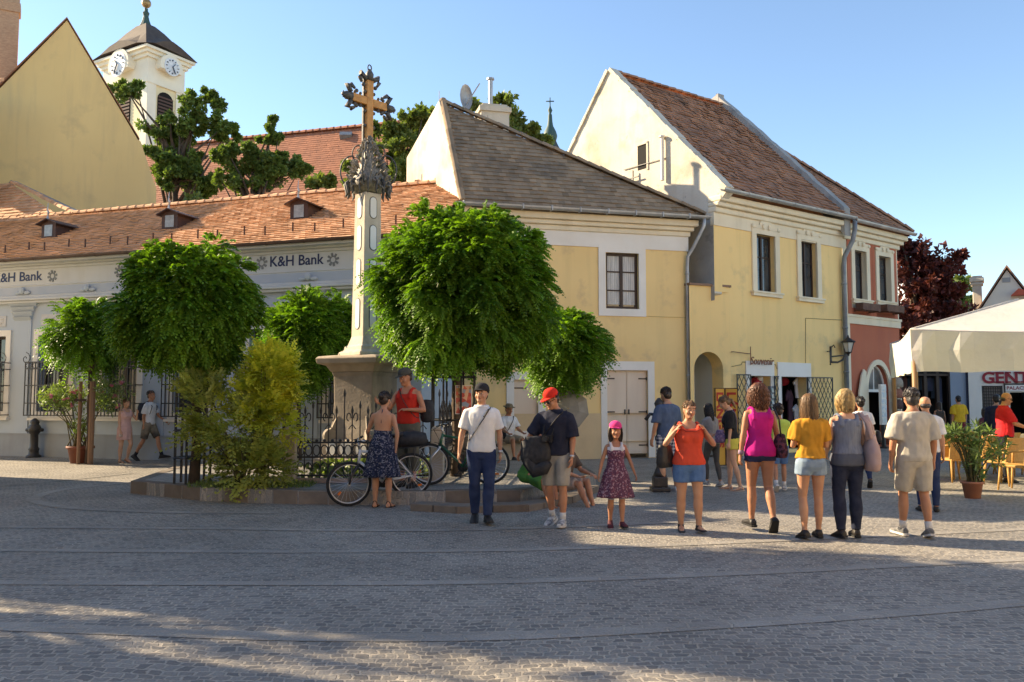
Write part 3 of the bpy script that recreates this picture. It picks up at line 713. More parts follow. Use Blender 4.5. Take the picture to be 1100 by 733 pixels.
# ------------------------------------------------------------------ souvenir house, white gable to the sun
NR = (5.6, 23.0)
FS = Frame(NR, (NR[0] + .81 * 6.15, NR[1] + .586 * 6.15))
sh = thing('souvenir_house', 'tall lemon yellow house with weathered white gable wall and souvenir shop doors', 'house', FS.o, FS.rot)
Q = lambda px, py, d=0: FS.pl(px, py, d)
LS = FS.len; EZ = 7.35; HS = 4.2; DP = 8.4; AZ = 12.1
w1 = FS.rect(812, 253, 832, 314); w2 = FS.rect(860, 259, 877, 320)
dA = FS.rect(805, 404, 828, 478); dB = FS.rect(839, 405, 868, 480)
dA = (dA[0], dA[1], .1, dA[3]); dB = (dB[0], dB[1], .1, dB[3])
mb = MB(); wall(mb, 0, LS, 4.55, 6.75, [w1, w2], .3); wall(mb, .62, LS, 0, 4.55, [dA, dB], .35)
mb.add([(LS, 0, 0), (LS, DP, 0), (LS, DP, EZ), (LS, 0, EZ)], [(0, 1, 2, 3)])
mb.add([(0, DP, 0), (LS, DP, 0), (LS, DP, EZ), (0, DP, EZ)], [(0, 1, 2, 3)])
mb.build('wall', M['yellow2'], sh)
mb = MB(); mb.slab([(0, .002, 4.5), (0, DP, 0), (0, DP, EZ), (0, HS, AZ + .12), (0, -.44, EZ + .04), (0, -.44, EZ - .12), (0, .002, EZ - .5)], (.3, 0, 0))
gwl = mb.build('gable_wall', M['white_old'], sh)
mb = MB(); rr = random.Random(4)
for k in range(40):                                        # ragged mortar edge along the verge
    t = k / 40; p = Vector((0, -.44, EZ + .05)).lerp(Vector((0, HS, AZ + .12)), t); mb.cbox(p + Vector((.1, 0, .02)), .34, .17, rr.uniform(.05, .12), 0, math.atan2(AZ - EZ, HS + .1))
for k in range(40):
    t = k / 40; p = Vector((0, DP + .1, EZ + .02)).lerp(Vector((0, HS, AZ + .12)), t); mb.cbox(p + Vector((.1, 0, .02)), .34, .17, rr.uniform(.05, .12), 0, -math.atan2(AZ - EZ, HS + .1))
mb.build('verge', M['white_old'], sh)
mb = MB(); mb.slab([(-.004, .003, 4.3), (-.004, 1.5, 4.3), (-.004, 1.5, 6.4), (-.004, .9, 6.75), (-.004, .3, 6.55), (-.004, .003, 6.8)], (.003, 0, 0)); mb.build('shaded_plaster', M['grey_old'], sh)  # grey plaster patch, darkened to carry the yellow house's shadow
def gpt(px, py):                                           # a point on the gable wall from the photo
    G = Frame(FS.w(0, DP)[:2], FS.w(0, 0)[:2]); u, z = G.pl(px, py); return DP - u, z
gy_, gz_ = gpt(690, 169); mb = MB(); mb.box(-.004, gy_ - .2, gz_ - .38, .05, gy_ + .2, gz_ + .38); mb.build('gable_window', M['void'], sh)
mb = MB(); mb.box(-.03, gy_ - .26, gz_ - .44, .0, gy_ - .2, gz_ + .42); mb.box(-.03, gy_ - .26, gz_ + .38, .0, gy_ + .2, gz_ + .44); mb.build('gable_window_surround', M['white_old'], sh)
py_, pz_ = gpt(714, 184); mb = MB(); mb.tube([(-.1, py_, pz_ - .3), (-.1, py_, pz_ + 1.0)], .06, 7); mb.tube([(-.1, py_, pz_ + 1.0), (-.1, py_, pz_ + 1.05)], .1, 7); mb.build('vent_pipe', M['white_trim'], sh)
cy2, cz2 = gpt(683, 196); mb = MB(); mb.bar((-.12, cy2, cz2 - .35), (-.12, cy2, cz2 + .35), .035); mb.bar((-.12, cy2 - .25, cz2 + .12), (-.12, cy2 + .25, cz2 + .12), .035); mb.bar((-.12, cy2, cz2), (0, cy2, cz2), .03); mb.bar((-.03, cy2 + .5, cz2 + .5), (-.03, cy2 - 1.3, cz2 + .45), .02); mb.build('iron_anchor', M['iron'], sh)
# eaves
mb = MB(); mb.box(-.02, -.03, 6.40, LS, .1, 6.76); mb.build('frieze_band', M['cream'], sh)
mb = MB()
for dy, a, b in ((.1, 6.76, 6.92), (.2, 6.92, 7.05), (.3, 7.05, 7.22)): mb.box(-.02, -dy, a, LS, .2, b)
bevel(mb.build('cornice', M['cream'], sh), .04, 3)
oh = .42
wv = Vector((0, HS + oh, AZ - EZ)); mb = MB()
tile_roof(mb, (.16, -oh, EZ), (1, 0, 0), wv, [(0, 0), (LS - .3, 0), (LS - .75, wv.length), (0, wv.length)], .19, .2, .045, 21, .02)
wv2 = Vector((0, -(DP + oh - HS), AZ - EZ)); tile_roof(mb, (.16, DP + oh, EZ), (1, 0, 0), wv2, [(0, 0), (LS, 0), (LS, wv2.length), (0, wv2.length)], .35, .4, .045, 22, .02)
ridge_tiles(mb, (.1, HS, AZ + .05), (LS - .3, HS, AZ + .05), .1, .34, 8)
mb.build('roof', M['tile_red'], sh)
mb = MB(); mb.add([(.1, -oh, EZ - .03), (LS, -oh, EZ - .03), (LS, HS, AZ - .03), (.1, HS, AZ - .03), (LS, DP + oh, EZ - .03), (.1, DP + oh, EZ - .03)], [(0, 1, 2, 3), (3, 2, 4, 5)]); mb.build('roof_boarding', M['tile_red'], sh, fix=False)
# parapet (fire wall) across the roof at its right end
mb = MB(); pw = .32; rr = random.Random(3); n = 26; L0 = []; L1 = []
for i in range(n + 1):
    t = i / n; y = -oh + .1 + (HS + .1 + oh) * t; z = EZ + (AZ - EZ) * t + .3 + .22 * t; L0.append((y, z + rr.uniform(-.03, .03)))
x0 = LS - .75
for i in range(n):
    (ya, za), (yb, zb) = L0[i], L0[i + 1]; xa = LS - .32 - .42 * i / n; xb = LS - .32 - .42 * (i + 1) / n
    mb.add([(xa, ya, za - .9), (xa + pw, ya, za - .9), (xa + pw, ya, za), (xa, ya, za), (xb, yb, zb - .9), (xb + pw, yb, zb - .9), (xb + pw, yb, zb), (xb, yb, zb)], [(0, 1, 2, 3), (4, 7, 6, 5), (0, 3, 7, 4), (1, 5, 6, 2), (3, 2, 6, 7)])
xt = LS - .74; mb.add([(xt, HS + .1, AZ - .5), (xt + pw, HS + .1, AZ - .5), (xt + pw, HS + .1, AZ + .52), (xt, HS + .1, AZ + .52), (xt, HS + 1.2, AZ - 1.3), (xt + pw, HS + 1.2, AZ - 1.3), (xt + pw, HS + 1.2, AZ + .1), (xt, HS + 1.2, AZ + .1)], [(0, 1, 2, 3), (4, 7, 6, 5), (0, 3, 7, 4), (1, 5, 6, 2), (3, 2, 6, 7)])
mb.build('fire_wall', M['grey_old'], sh)
mb = MB(); gutter(mb, (-.15, -oh - .05, EZ - .02), (LS + .02, -oh - .05, EZ - .02), .09); mb.build('gutter', M['zinc'], sh)
# ornate windows
def fancy_window(parent, r, sur, fm, gm):
    a, b, c, e = r
    mb = MB(); mb.box(a - .2, -.05, c - .02, a, .03, e + .16); mb.box(b, -.05, c - .02, b + .2, .03, e + .16); mb.box(a, -.05, e, b, .03, e + .16)
    mb.box(a - .24, -.1, c - .14, b + .24, .03, c - .02); mb.box(a - .27, -.13, c - .05, b + .27, .02, c - .0)
    mb.box(a - .2, -.06, e + .16, b + .2, .0, e + .26)
    x = (a + b) / 2
    mb.slab([(x + .30 * math.cos(t), -.06, e + .26 + .2 * math.sin(t)) for t in [PI * k / 10 for k in range(11)]], (0, .06, 0))
    for s in (-1, 1): mb.sphere((x + s * .13, -.08, e + .22), .07, .03, .08, 8, 5); mb.sphere((a - .15 if s < 0 else b + .15, -.06, e + .2), .09, .03, .06, 8, 5)
    bevel(mb.build('window_surround', sur, parent), .012, 2)
    return casement(parent, a, b, c, e, .14, fm, gm, 2, (.62,), .06)
for r in (w1, w2): fancy_window(sh, r, M['cream'], M['wood_dark'], M['glass'])
# low wall with the arched passage, in front of the gable's foot
fa = Vector((4.85, 22.80, 0)); fb = FS.w(.62, 0)
FP = Frame((fa.x, fa.y), (fb.x, fb.y)); Lp = FP.len
pw_ = thing('passage_wall', 'low yellow wall with round arched passage between the two yellow houses', 'wall', FP.o, FP.rot)
ha = FP.pl(746, 430)[0]; hb = min(FP.pl(777.5, 430)[0], Lp - .06); zt = FP.pl(760, 378)[1]; zs = zt - (hb - ha) / 2
mb = MB(); wall(mb, 0, Lp, 0, 4.7, [(ha, hb, 0, zt)], .5); arch_spandrel(mb, ha, hb, zs, zt, 0, .5); mb.add([(0, 0, 4.7), (Lp, 0, 4.7), (Lp, .5, 4.7), (0, .5, 4.7)], [(0, 1, 2, 3)])
mb.build('wall', M['yellow2'], pw_)
mb = MB(); mb.box(ha - .1, .5, 0, ha, 1.3, zt + .1); mb.box(hb, .5, 0, hb + .1, 1.3, zt + .1); mb.box(ha - .1, 1.3, 0, hb + .1, 1.36, zt + .1); mb.box(ha - .1, .5, zt, hb + .1, 1.3, zt + .08); mb.build('niche', M['bank_cream'], pw_)
mb = MB(); mb.box(-.02, -.06, 4.7, Lp + .02, .52, 4.76); mb.build('coping', pmat('brown_coping', (.28, .17, .11), rough=.8), pw_)
# shop doors
for r, nm in ((dA, 1), (dB, 2)):
    a, b, c, e = r
    mb = MB(); mb.box(a - .15, -.04, 0, a, .03, e + .42); mb.box(b, -.04, 0, b + .15, .03, e + .42); mb.box(a, -.04, e, b, .03, e + .42); mb.build('door_surround', M['white_trim'], sh)
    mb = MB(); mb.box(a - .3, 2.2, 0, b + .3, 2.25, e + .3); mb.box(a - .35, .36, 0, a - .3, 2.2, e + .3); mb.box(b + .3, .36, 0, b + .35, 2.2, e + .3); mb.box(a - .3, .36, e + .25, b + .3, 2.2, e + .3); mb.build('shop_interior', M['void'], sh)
# sign written in wrought iron
sx, sz = Q(803, 391.5); sx2 = Q(828, 391)[0]
me = lookup_text('Souvenir', .40, .01, shear=.25, offset=.0); xs = [v.co.x for v in me.vertices]
k = (sx2 - sx) / (max(xs) - min(xs)); me.transform(Matrix.Translation((sx, -.1, sz)) @ Matrix.Diagonal((k, 1, .78, 1)) @ Matrix.Rotation(PI / 2, 4, 'X')); me.materials.clear(); me.materials.append(pmat('rust_brown_lettering', (.26, .10, .05), rough=.7))
sg = thing('iron_sign', 'rust brown Souvenir lettering on a thin iron rod above the shop door', 'sign', FS.w(sx, -.1, sz), FS.rot)
me.transform(Matrix.Translation((-sx, .1, -sz))); o = bpy.data.objects.new('lettering', me); C.objects.link(o); o.parent = sg
mb = MB(); mb.tube([(-.75, .0, .33), (.02, .0, .29)], .012, 5); mb.tube([(.02, 0, .5), (.02, 0, -.02)], .013, 5); mb.tube([(.02, 0, .3), (.02, .1, .3)], .012, 5); mb.tube([(-.7, 0, .33), (-.7, .1, .33)], .012, 5); mb.build('bracket', pmat('rust_brown_lettering', (.26, .10, .05)), sg)
# cables on the wall
mb = MB(); z = Q(860, 350)[1]
mb.tube([(.65, -.012, Q(790, 394)[1]), (Q(796, 392)[0], -.012, Q(796, 392)[1]), (Q(797, 389)[0], -.012, Q(797, 389)[1]), (Q(833, 392)[0], -.012, Q(833, 392)[1]), (Q(834, 396)[0], -.012, Q(834, 396)[1]), (Q(865, 397)[0], -.012, Q(865, 397)[1]), (Q(865, 342)[0], -.012, Q(865, 342)[1]), (Q(904, 344)[0], -.012, Q(904, 344)[1])], .010, 4)
mb.build('cable', pmat('dusty_cable', (.30, .24, .12)), sh)
# lattice gates standing open either side of the doors
def lattice(mb, a, b, c, e, y, m=.03, n=5):
    frame_boxes(mb, a, b, c, e, m, y - .015, y + .015); w_ = b - a; st = .17
    k = -int((e - c) / st) - 1
    while k * st < w_:
        for s in (1, -1):
            x0 = a + k * st; pts = []
            h = (e - c); x1 = x0 + h * .55
            p = [x0, c]; q = [x1, e]
            if q[0] < a or p[0] > b: continue
            if p[0] < a: p[1] += (a - p[0]) / .55; p[0] = a
            if q[0] > b: q[1] -= (q[0] - b) / .55; q[0] = b
            if q[1] <= p[1]: continue
            if s < 0: p[0] = a + b - p[0]; q[0] = a + b - q[0]
            mb.bar((p[0], y + .004 * s, p[1]), (q[0], y + .004 * s, q[1]), .014)
        k += 1
for (x0, x1, y0, y1, ang, lb) in ((792, 805, 402, 476, 8, 'narrow black lattice gate left of the first souvenir door'), (832.5, 844.5, 404, 481, -14, 'black lattice gate standing open between the two souvenir doors'), (868, 892, 405, 478, 5, 'wide black lattice gate right of the souvenir doors')):
    a, z1_ = Q(x0, y0, -.12); b, _ = Q(x1, y0, -.12)
    g = thing('lattice_gate', lb, 'gate', FS.w(a, -.1, .08), FS.rot + R(-ang), 'lattice gates at the souvenir shop')
    mb = MB(); lattice(mb, 0, b - a, .1, z1_ - .08, 0); mb.box(0, -.02, .0, .03, .02, .1); mb.box(b - a - .03, -.02, 0, b - a, .02, .1); mb.build('lattice', M['iron'], g)

# ------------------------------------------------------------------ red and cream house
FRd = Frame(FS.w(LS + .02, 0)[:2], (FS.w(LS, 0).x + 2.75, FS.w(LS, 0).y + 2.15))
rh = thing('red_house', 'narrow cream and brick red house with arched doorway and two upper windows', 'house', FRd.o, FRd.rot)
Q = lambda px, py, d=0: FRd.pl(px, py, d)
LR = FRd.len
w1 = FRd.rect(917.5, 270, 930, 322); w2 = FRd.rect(943.5, 276, 956, 324)
dr = FRd.rect(932, 392, 955, 480); dr = (dr[0], dr[1], .05, dr[3])
mb = MB(); zb = Q(935, 346)[1]
wall(mb, 0, LR, 0, zb, [dr], .35); ds = dr[3] - (dr[1] - dr[0]) * .62; arch_spandrel(mb, dr[0], dr[1], ds, dr[3], 0, .35)
mb.build('lower_wall', M['redwall'], rh)
mb = MB(); wall(mb, 0, LR, zb, 6.8, [w1, w2], .3); mb.add([(LR, 0, 0), (LR, 6, 0), (LR, 6, 7.2), (LR, 0, 7.2)], [(0, 1, 2, 3)]); mb.add([(0, 6, 0), (LR, 6, 0), (LR, 6, 7.2), (0, 6, 7.2)], [(0, 1, 2, 3)]); mb.build('wall', M['cream'], rh)
mb = MB(); mb.box(-.0, -.05, zb - .12, LR + .04, .05, zb + .10); mb.box(0, -.08, zb + .10, LR + .06, .05, zb + .18); mb.box(0.02, -.035, .0, .27, .05, zb - .12); mb.build('string_course', M['cream'], rh)
mb = MB()
for dy, a, b in ((.08, 6.72, 6.88), (.18, 6.88, 7.02), (.28, 7.02, 7.2)): mb.box(0, -dy, a, LR + dy, .2, b)
bevel(mb.build('cornice', M['cream'], rh), .03, 3)
for r in (w1, w2):
    a, b, c, e = r
    mb = MB(); frame_boxes(mb, a - .42, b + .42, c - .62, e + .42, .2, -.022, .0); mb.box(a - .22, -.022, c - .62, b + .22, 0, c - .3); mb.build('panel', M['redwall'], rh)
    fancy_window(rh, r, M['cream'], M['wood_dark'], M['glass'])
    mb = MB(); mb.box(a - .18, -.38, c - .38, b + .18, -.12, c - .16)
    for s in (a - .1, b + .06): mb.box(s, -.4, c - .42, s + .04, 0, c - .38)
    bx = mb.build('flower_box', pmat('brown_flower_box', (.16, .08, .05), (.1, .05, .035), 6, .8), rh)
oh = .4; HR = 4.0
mb = MB(); mb_base = MB(); EL = Vector((-.5, -oh, 7.3)); ER = Vector((LR + oh, -oh, 7.3)); A1 = Vector((-.55, HR, 11.6)); BR = Vector((LR + oh, 2 * HR, 7.3))
face(mb, EL, ER, A1, row=.19, tw=.2, lift=.04, seed=31, jit=.016); face(mb, ER, BR, A1, row=.3, tw=.3, lift=.04, seed=32)
ridge_tiles(mb, ER + Vector((0, 0, .03)), A1 + Vector((0, 0, .03)), .1, .34, 9)
mb.build('roof', M['tile_red'], rh); mb_base.build('roof_boarding', M['tile_red'], rh, fix=False)
mb = MB(); gutter(mb, (.02, -oh - .05, 7.28), (LR + oh, -oh - .05, 7.28), .09); mb.build('gutter', M['zinc'], rh)
mb = MB(); mb.tube([(.0, -oh - .05, 7.2), (.0, -oh - .05, 6.95), (-.02, -.38, 6.6), (-.12, -.14, 6.1), (-.14, -.11, 5.8), (-.14, -.11, .05)], .075, 9)
for z in (5.2, 3.8, 2.4, 1.0): mb.tube([(-.14, -.11, z), (-.14, -.11, z + .06)], .088, 9)
mb.build('downpipe', M['zinc_dark'], rh, smooth=True)
# arched door: surround, fanlight, two open leaves, goods inside
a, b, c, e = dr; cx = (a + b) / 2; r0 = (b - a) / 2
mb = MB(); n = 14; h = e - ds
for i in range(n):
    t0, t1 = PI * i / n, PI * (i + 1) / n
    P = lambda t, g: (cx - (r0 + g) * math.cos(t), ds + (h + g) * math.sin(t))
    q = [P(t0, 0), P(t1, 0), P(t1, .17), P(t0, .17)]; mb.slab([(x, -.05, z) for x, z in q], (0, .06, 0))
mb.box(a - .17, -.05, .0, a, .02, ds); mb.box(b, -.05, 0, b + .17, .02, ds); mb.build('door_surround', M['cream'], rh)
mb = MB(); mb.box(a, .12, ds - .06, b, .2, ds + .03); mb.box(cx - .025, .14, ds, cx + .025, .18, e - .02)
for i in range(n):
    t0, t1 = PI * i / n, PI * (i + 1) / n
    q = [(cx - (r0 - .0) * math.cos(t0), ds + h * math.sin(t0)), (cx - r0 * math.cos(t1), ds + h * math.sin(t1)), (cx - (r0 - .07) * math.cos(t1), ds + (h - .07) * math.sin(t1)), (cx - (r0 - .07) * math.cos(t0), ds + (h - .07) * math.sin(t0))]
    mb.slab([(x, .13, z) for x, z in q], (0, .05, 0))
fl = mb.build('fanlight', M['white_trim'], rh)
mb = MB(); mb.poly([(cx - r0 * math.cos(PI * i / n), .16, ds + h * math.sin(PI * i / n)) for i in range(n + 1)]); mb.build('pane', M['glass_pale'], fl)
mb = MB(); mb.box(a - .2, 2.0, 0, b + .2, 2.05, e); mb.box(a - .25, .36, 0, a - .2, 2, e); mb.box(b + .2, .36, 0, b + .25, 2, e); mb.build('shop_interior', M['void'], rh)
for s, hx, w_ in ((-1, a - .12, .62), (1, b + .12, .5)):
    mb = MB(); zt = e - .25
    pts = [(0, .05), (s * w_, .05), (s * w_, ds - .1), (s * w_ * .62, ds + h * .55), (s * w_ * .3, ds + h * .8), (0, zt)]
    mb.slab([(x, 0, z) for x, z in pts], (0, .045, 0))
    mb.build('door_leaf', M['cream'], rh, loc=(hx, -.06, 0), rot=R(-8 * s))

# ------------------------------------------------------------------ wall lantern and the iron bracket beside it
p = FS.w(FS.pl(892, 390)[0], 0, FS.pl(892, 384)[1])
ln = thing('wall_lantern', 'old glass street lantern on curved iron bracket by the downpipe', 'lamp', p, FS.rot)
mb = MB(); mb.bar((0, -.02, -.18), (0, -.02, .34), .05); mb.tube([(0, -.03, .02), (.25, -.2, .05), (.55, -.3, .06)], .022, 6)
mb.tube([(0, -.04, -.15), (.16, -.15, -.16), (.3, -.24, -.08), (.36, -.27, .05)], .03, 6); mb.tube([(0, -.03, .3), (.08, -.08, .38), (.12, -.1, .3)], .02, 5); mb.build('bracket', M['iron'], ln)
mb = MB(); lx, ly = .52, -.3; mb.lathe([(.03, .08), (.05, .12), (.10, .15), (.11, .17)], 8, (lx, ly, 0)); mb.lathe([(.20, .46), (.225, .49), (.12, .56), (.04, .62), (.015, .70)], 8, (lx, ly, 0))
for k in range(6):
    t = 2 * PI * (k + .5) / 6; mb.bar((lx + .10 * math.cos(t), ly + .10 * math.sin(t), .16), (lx + .19 * math.cos(t), ly + .19 * math.sin(t), .47), .014)
mb.build('lantern_frame', M['iron'], ln)
mb = MB(); mb.lathe([(.095, .165), (.18, .46)], 6, (lx, ly, 0)); mb.build('lantern_glass', pmat('milky_lantern_glass', (.62, .60, .52), (.5, .48, .42), 4, .25, spec=.6), ln)
p = FS.w(FS.pl(886.5, 384)[0], 0, FS.pl(886, 388)[1])
hb_ = thing('iron_hoop_bracket', 'empty angular iron hoop bracket on wall left of lantern', 'bracket', p, FS.rot)
mb = MB(); mb.tube([(.1, -.05, .3), (-.05, -.2, .3), (-.12, -.25, .2), (-.12, -.25, -.05), (-.03, -.2, -.12), (.05, -.12, -.1)], .016, 5); mb.tube([(.1, 0, .3), (.1, -.06, .3)], .016, 5); mb.build('hoop', M['iron'], hb_)
# ------------------------------------------------------------------ church on the hill: tower and nave roof
Yt = 70.0
# corner nearest to us at px 160; left face runs to px 100, right face to px 206
c0 = at(158, 110, Yt); wl_ = 6.0
al = R(38)
dirR = Vector((math.cos(R(59)), math.sin(R(59)), 0)); dirL = Vector((-math.cos(R(31)), math.sin(R(31)), 0))
def solve(dirv, px):                                     # distance along dirv from c0 that lands on column px
    k = (px - CX) / F / ray(px, 110).y; return (k * c0.y * 1.0 - c0.x) / (dirv.x - k * dirv.y)
sR = solve(dirR, 196); sL = solve(dirL, 112)
ctr = Vector((c0.x, c0.y, 0)) + dirR * sR / 2 + dirL * sL / 2
church = thing('church', 'hilltop church with cream clock tower and long red tiled nave roof', 'church', (ctr.x, ctr.y, 0), 0)
loc = lambda v: Vector((v.x - ctr.x, v.y - ctr.y, v.z))
zc = lambda py, Y=Yt: at(0, py, Y).z
zE = zc(53); zTop = at(0, 36, 75).z
def fp(s, t, z, g=0.0):                                  # footprint coordinates s along right face, t along left face
    return loc(Vector((c0.x, c0.y, 0)) + dirR * s + dirL * t + Vector((0, 0, z)))
tw_m = pmat('cream_church_plaster', (.78, .68, .44), (.72, .62, .40), .5, .9, .2, 10, streak=((.55, .47, .33), .3))
tw_t = pmat('pale_church_trim', (.82, .77, .64), (.76, .70, .57), .8, .9)
def tbox(mb, s0, s1, t0, t1, z0, z1):
    v = [fp(s, t, z) for z in (z0, z1) for s, t in ((s0, t0), (s1, t0), (s1, t1), (s0, t1))]
    mb.add(v, [(3, 2, 1, 0), (4, 5, 6, 7), (0, 1, 5, 4), (1, 2, 6, 5), (2, 3, 7, 6), (3, 0, 4, 7)])
mb = MB(); tbox(mb, 0, sR, 0, sL, 0, zE); mb.build('tower_wall', tw_m, church)
mb = MB()
for s0, s1, t0, t1 in ((-.12, .75, -.12, .75), (sR - .75, sR + .12, -.12, .75), (-.12, .75, sL - .75, sL + .12)): tbox(mb, s0, s1, t0, t1, 0, zE - 2.9)
for e, z0, z1 in ((.18, zE - 2.9, zE - 2.6), (.1, zE - 2.6, zE - .7), (.3, zE - .7, zE - .4), (.5, zE - .4, zE - .1), (.72, zE - .1, zE + .12)): tbox(mb, -e, sR + e, -e, sL + e, z0, z1)
mb.build('tower_cornice', tw_t, church)
# curved gables over the clocks, clock faces, belfry openings
for face_, W_ in (('R', sR), ('L', sL)):
    f = (lambda a, o, z: fp(a, -o, z)) if face_ == 'R' else (lambda a, o, z: fp(-o, a, z))
    zc0 = zc(65 if face_ == 'L' else 67); m_ = W_ / 2; rad = min(1.08, W_ * .22)
    mb = MB(); mb.slab([f(m_ + (rad + .35) * math.cos(t), .80, zc0 + (rad + .3) * math.sin(t)) for t in [-.35 + (PI + .7) * k / 18 for k in range(19)]], f(0, -1.2, 0) - f(0, 0, 0)); mb.build('clock_gable', tw_t, church)
    mb = MB(); mb.slab([f(m_ + rad * math.cos(t), .84, zc0 + rad * math.sin(t)) for t in [2 * PI * k / 28 for k in range(28)]], f(0, -.1, 0) - f(0, 0, 0))
    cf = mb.build('clock_face', pmat('white_clock_face', (.74, .78, .82), rough=.6), church)
    mb = MB()
    for k in range(12):
        t = 2 * PI * k / 12; p = f(m_ + rad * .82 * math.cos(t), .88, zc0 + rad * .82 * math.sin(t)); q = f(m_ + rad * .66 * math.cos(t), .88, zc0 + rad * .66 * math.sin(t)); mb.bar(p, q, .13, .04)
    for t, L in ((R(50), .5), (R(-62), .68)): mb.bar(f(m_, .92, zc0), f(m_ + rad * L * math.cos(t), .92, zc0 + rad * L * math.sin(t)), .13, .04)
    mb.build('clock_hands', pmat('slate_blue_clock_hands', (.10, .13, .18), rough=.5), cf)
    a0, a1 = m_ - .78, m_ + .78; zt_, zb_ = zc(93), zc(131)
    mb = MB(); pts = [f(a0, .03, zb_), f(a1, .03, zb_)] + [f(m_ + .78 * math.cos(t), .03, zt_ - .7 + .7 * math.sin(t)) for t in [PI * k / 8 for k in range(9)]]; mb.slab(pts, f(0, -.05, 0) - f(0, 0, 0))
    bl = mb.build('belfry_opening', M['void'], church)
    mb = MB()
    for k in range(9): z = zb_ + (zt_ - zb_ - .4) * (k + .5) / 9; mb.bar(f(a0 + .05, .08, z), f(a1 - .05, .08, z), .05, .16)
    mb.build('louvre', pmat('brown_louvre', (.10, .06, .05), rough=.8), bl)
# bell shaped roof
mb = MB(); rings = []
for t, zz in ((1.0, 0), (.82, .16), (.58, .46), (.36, .74), (.18, .93), (.04, 1.0)):
    e = .85; z = zE + .12 + (zTop - zE - .12) * zz
    cs, ct = sR / 2, sL / 2
    ring = []
    pts = [(-e, -e), (sR + e, -e), (sR + e, sL + e), (-e, sL + e)]
    for i in range(4):
        for k in range(6):
            a = pts[i]; b = pts[(i + 1) % 4]; s = a[0] + (b[0] - a[0]) * k / 6; q = a[1] + (b[1] - a[1]) * k / 6
            bulge = .55 * math.sin(PI * k / 6) ** 2 * max(0, 1 - zz * 2.2)
            ring.append(fp(cs + (s - cs) * t, ct + (q - ct) * t, z + bulge * 1.8 * (1 if t > .8 else .5)))
    rings.append(ring)
mb.loft(rings); mb.build('tower_roof', M['slate'], church)
mb = MB(); o = fp(sR / 2, sL / 2, zTop - .2); mb.lathe([(.5, 0), (.32, .5), (.22, .9), (.3, 1.2), (.16, 1.4), (.16, 1.6)], 10, o); mb.build('finial', pmat('green_copper', (.05, .10, .09), rough=.6), church)
mb = MB(); mb.sphere(o + Vector((0, 0, 2.1)), .42); mb.tube([o + Vector((0, 0, 2.4)), o + Vector((0, 0, 6.5))], .07, 6); mb.bar(o + Vector((-.55, 0, 4.6)), o + Vector((.55, 0, 4.6)), .09); mb.build('finial_cross', pmat('dull_gold', (.38, .25, .12), rough=.4, metal=.5), church)
# nave roof, slope facing the square
A = loc(at(185, 215, 62)); B = loc(at(520, 195, 56)); Cc = loc(at(196, 157, 66)); D2 = loc(at(400, 136, 60)); E2 = loc(at(560, 120, 56))
mb = MB(); n_ = 14
uu = (E2 - Cc).normalized(); O = Cc - Vector((0, 4.5, 6.5)) - uu * 4; wv = Vector((0, 4.5, 6.5)); Ln = (E2 - Cc).length * .80 + 4
w_ = uu.cross(Vector((0, 0, 1))).normalized()
tile_roof(mb, O, uu, wv, [(0, 0), (Ln, 0), (Ln, wv.length), (0, wv.length)], .24, .3, .03, 41, .006)
ridge_tiles(mb, Cc - uu * 4 + Vector((0, 0, .05)), Cc + uu * (Ln - 4) + Vector((0, 0, .05)), .22, .6)
mb.build('nave_roof', M['tile_far'], church)
mb = MB(); a = O; b = O + uu * Ln; t1_ = b + wv; t0_ = a + wv
mb.add([a - Vector((0, .1, .2)), b - Vector((0, .1, .2)), t1_ - Vector((0, 0, .12)), t0_ - Vector((0, 0, .12)), a + Vector((0, 9, 0)), b + Vector((0, 9, 0))], [(0, 1, 2, 3), (3, 2, 5, 4), (0, 3, 4), (1, 5, 2)]); mb.build('nave_roof_boarding', M['tile_far'], church, fix=False)
mb = MB(); mb.slab([a + Vector((0, .4, -.2)), b + Vector((0, .4, -.2)), (b.x, b.y + .4, -1), (a.x, a.y + .4, -1)], (0, 8, 0)); mb.build('nave_wall', tw_m, church)
mb = MB(); s = loc(at(372, 147, 60.2)); mb.cbox(s, .9, .6, .4, 0, R(-40)); mb.build('skylight', M['zinc_dark'], church)

# green onion spire beyond the roofs
Ys = 80.0; b_ = at(591, 165, Ys)
sp_ = thing('onion_spire', 'slim dark green onion spire with cross rising behind the roofs', 'spire', (b_.x, b_.y, 0))
z = lambda py: at(591, py, Ys).z
mb = MB(); mb.lathe([(.8, 0), (.8, z(162)), (.95, z(160)), (.8, z(157)), (.6, z(152))], 10); mb.build('drum', pmat('dark_drum', (.06, .07, .07)), sp_)
mb = MB(); mb.lathe([(.58, z(152)), (.72, z(147)), (.6, z(142)), (.32, z(136)), (.24, z(131)), (.2, z(124)), (.12, z(122)), (.24, z(119)), (.12, z(116)), (.06, z(114)), (.05, z(105))], 12); mb.bar((-.4, 0, z(109)), (.4, 0, z(109)), .09); mb.build('onion_roof', MATS['green_copper'], sp_, smooth=True)

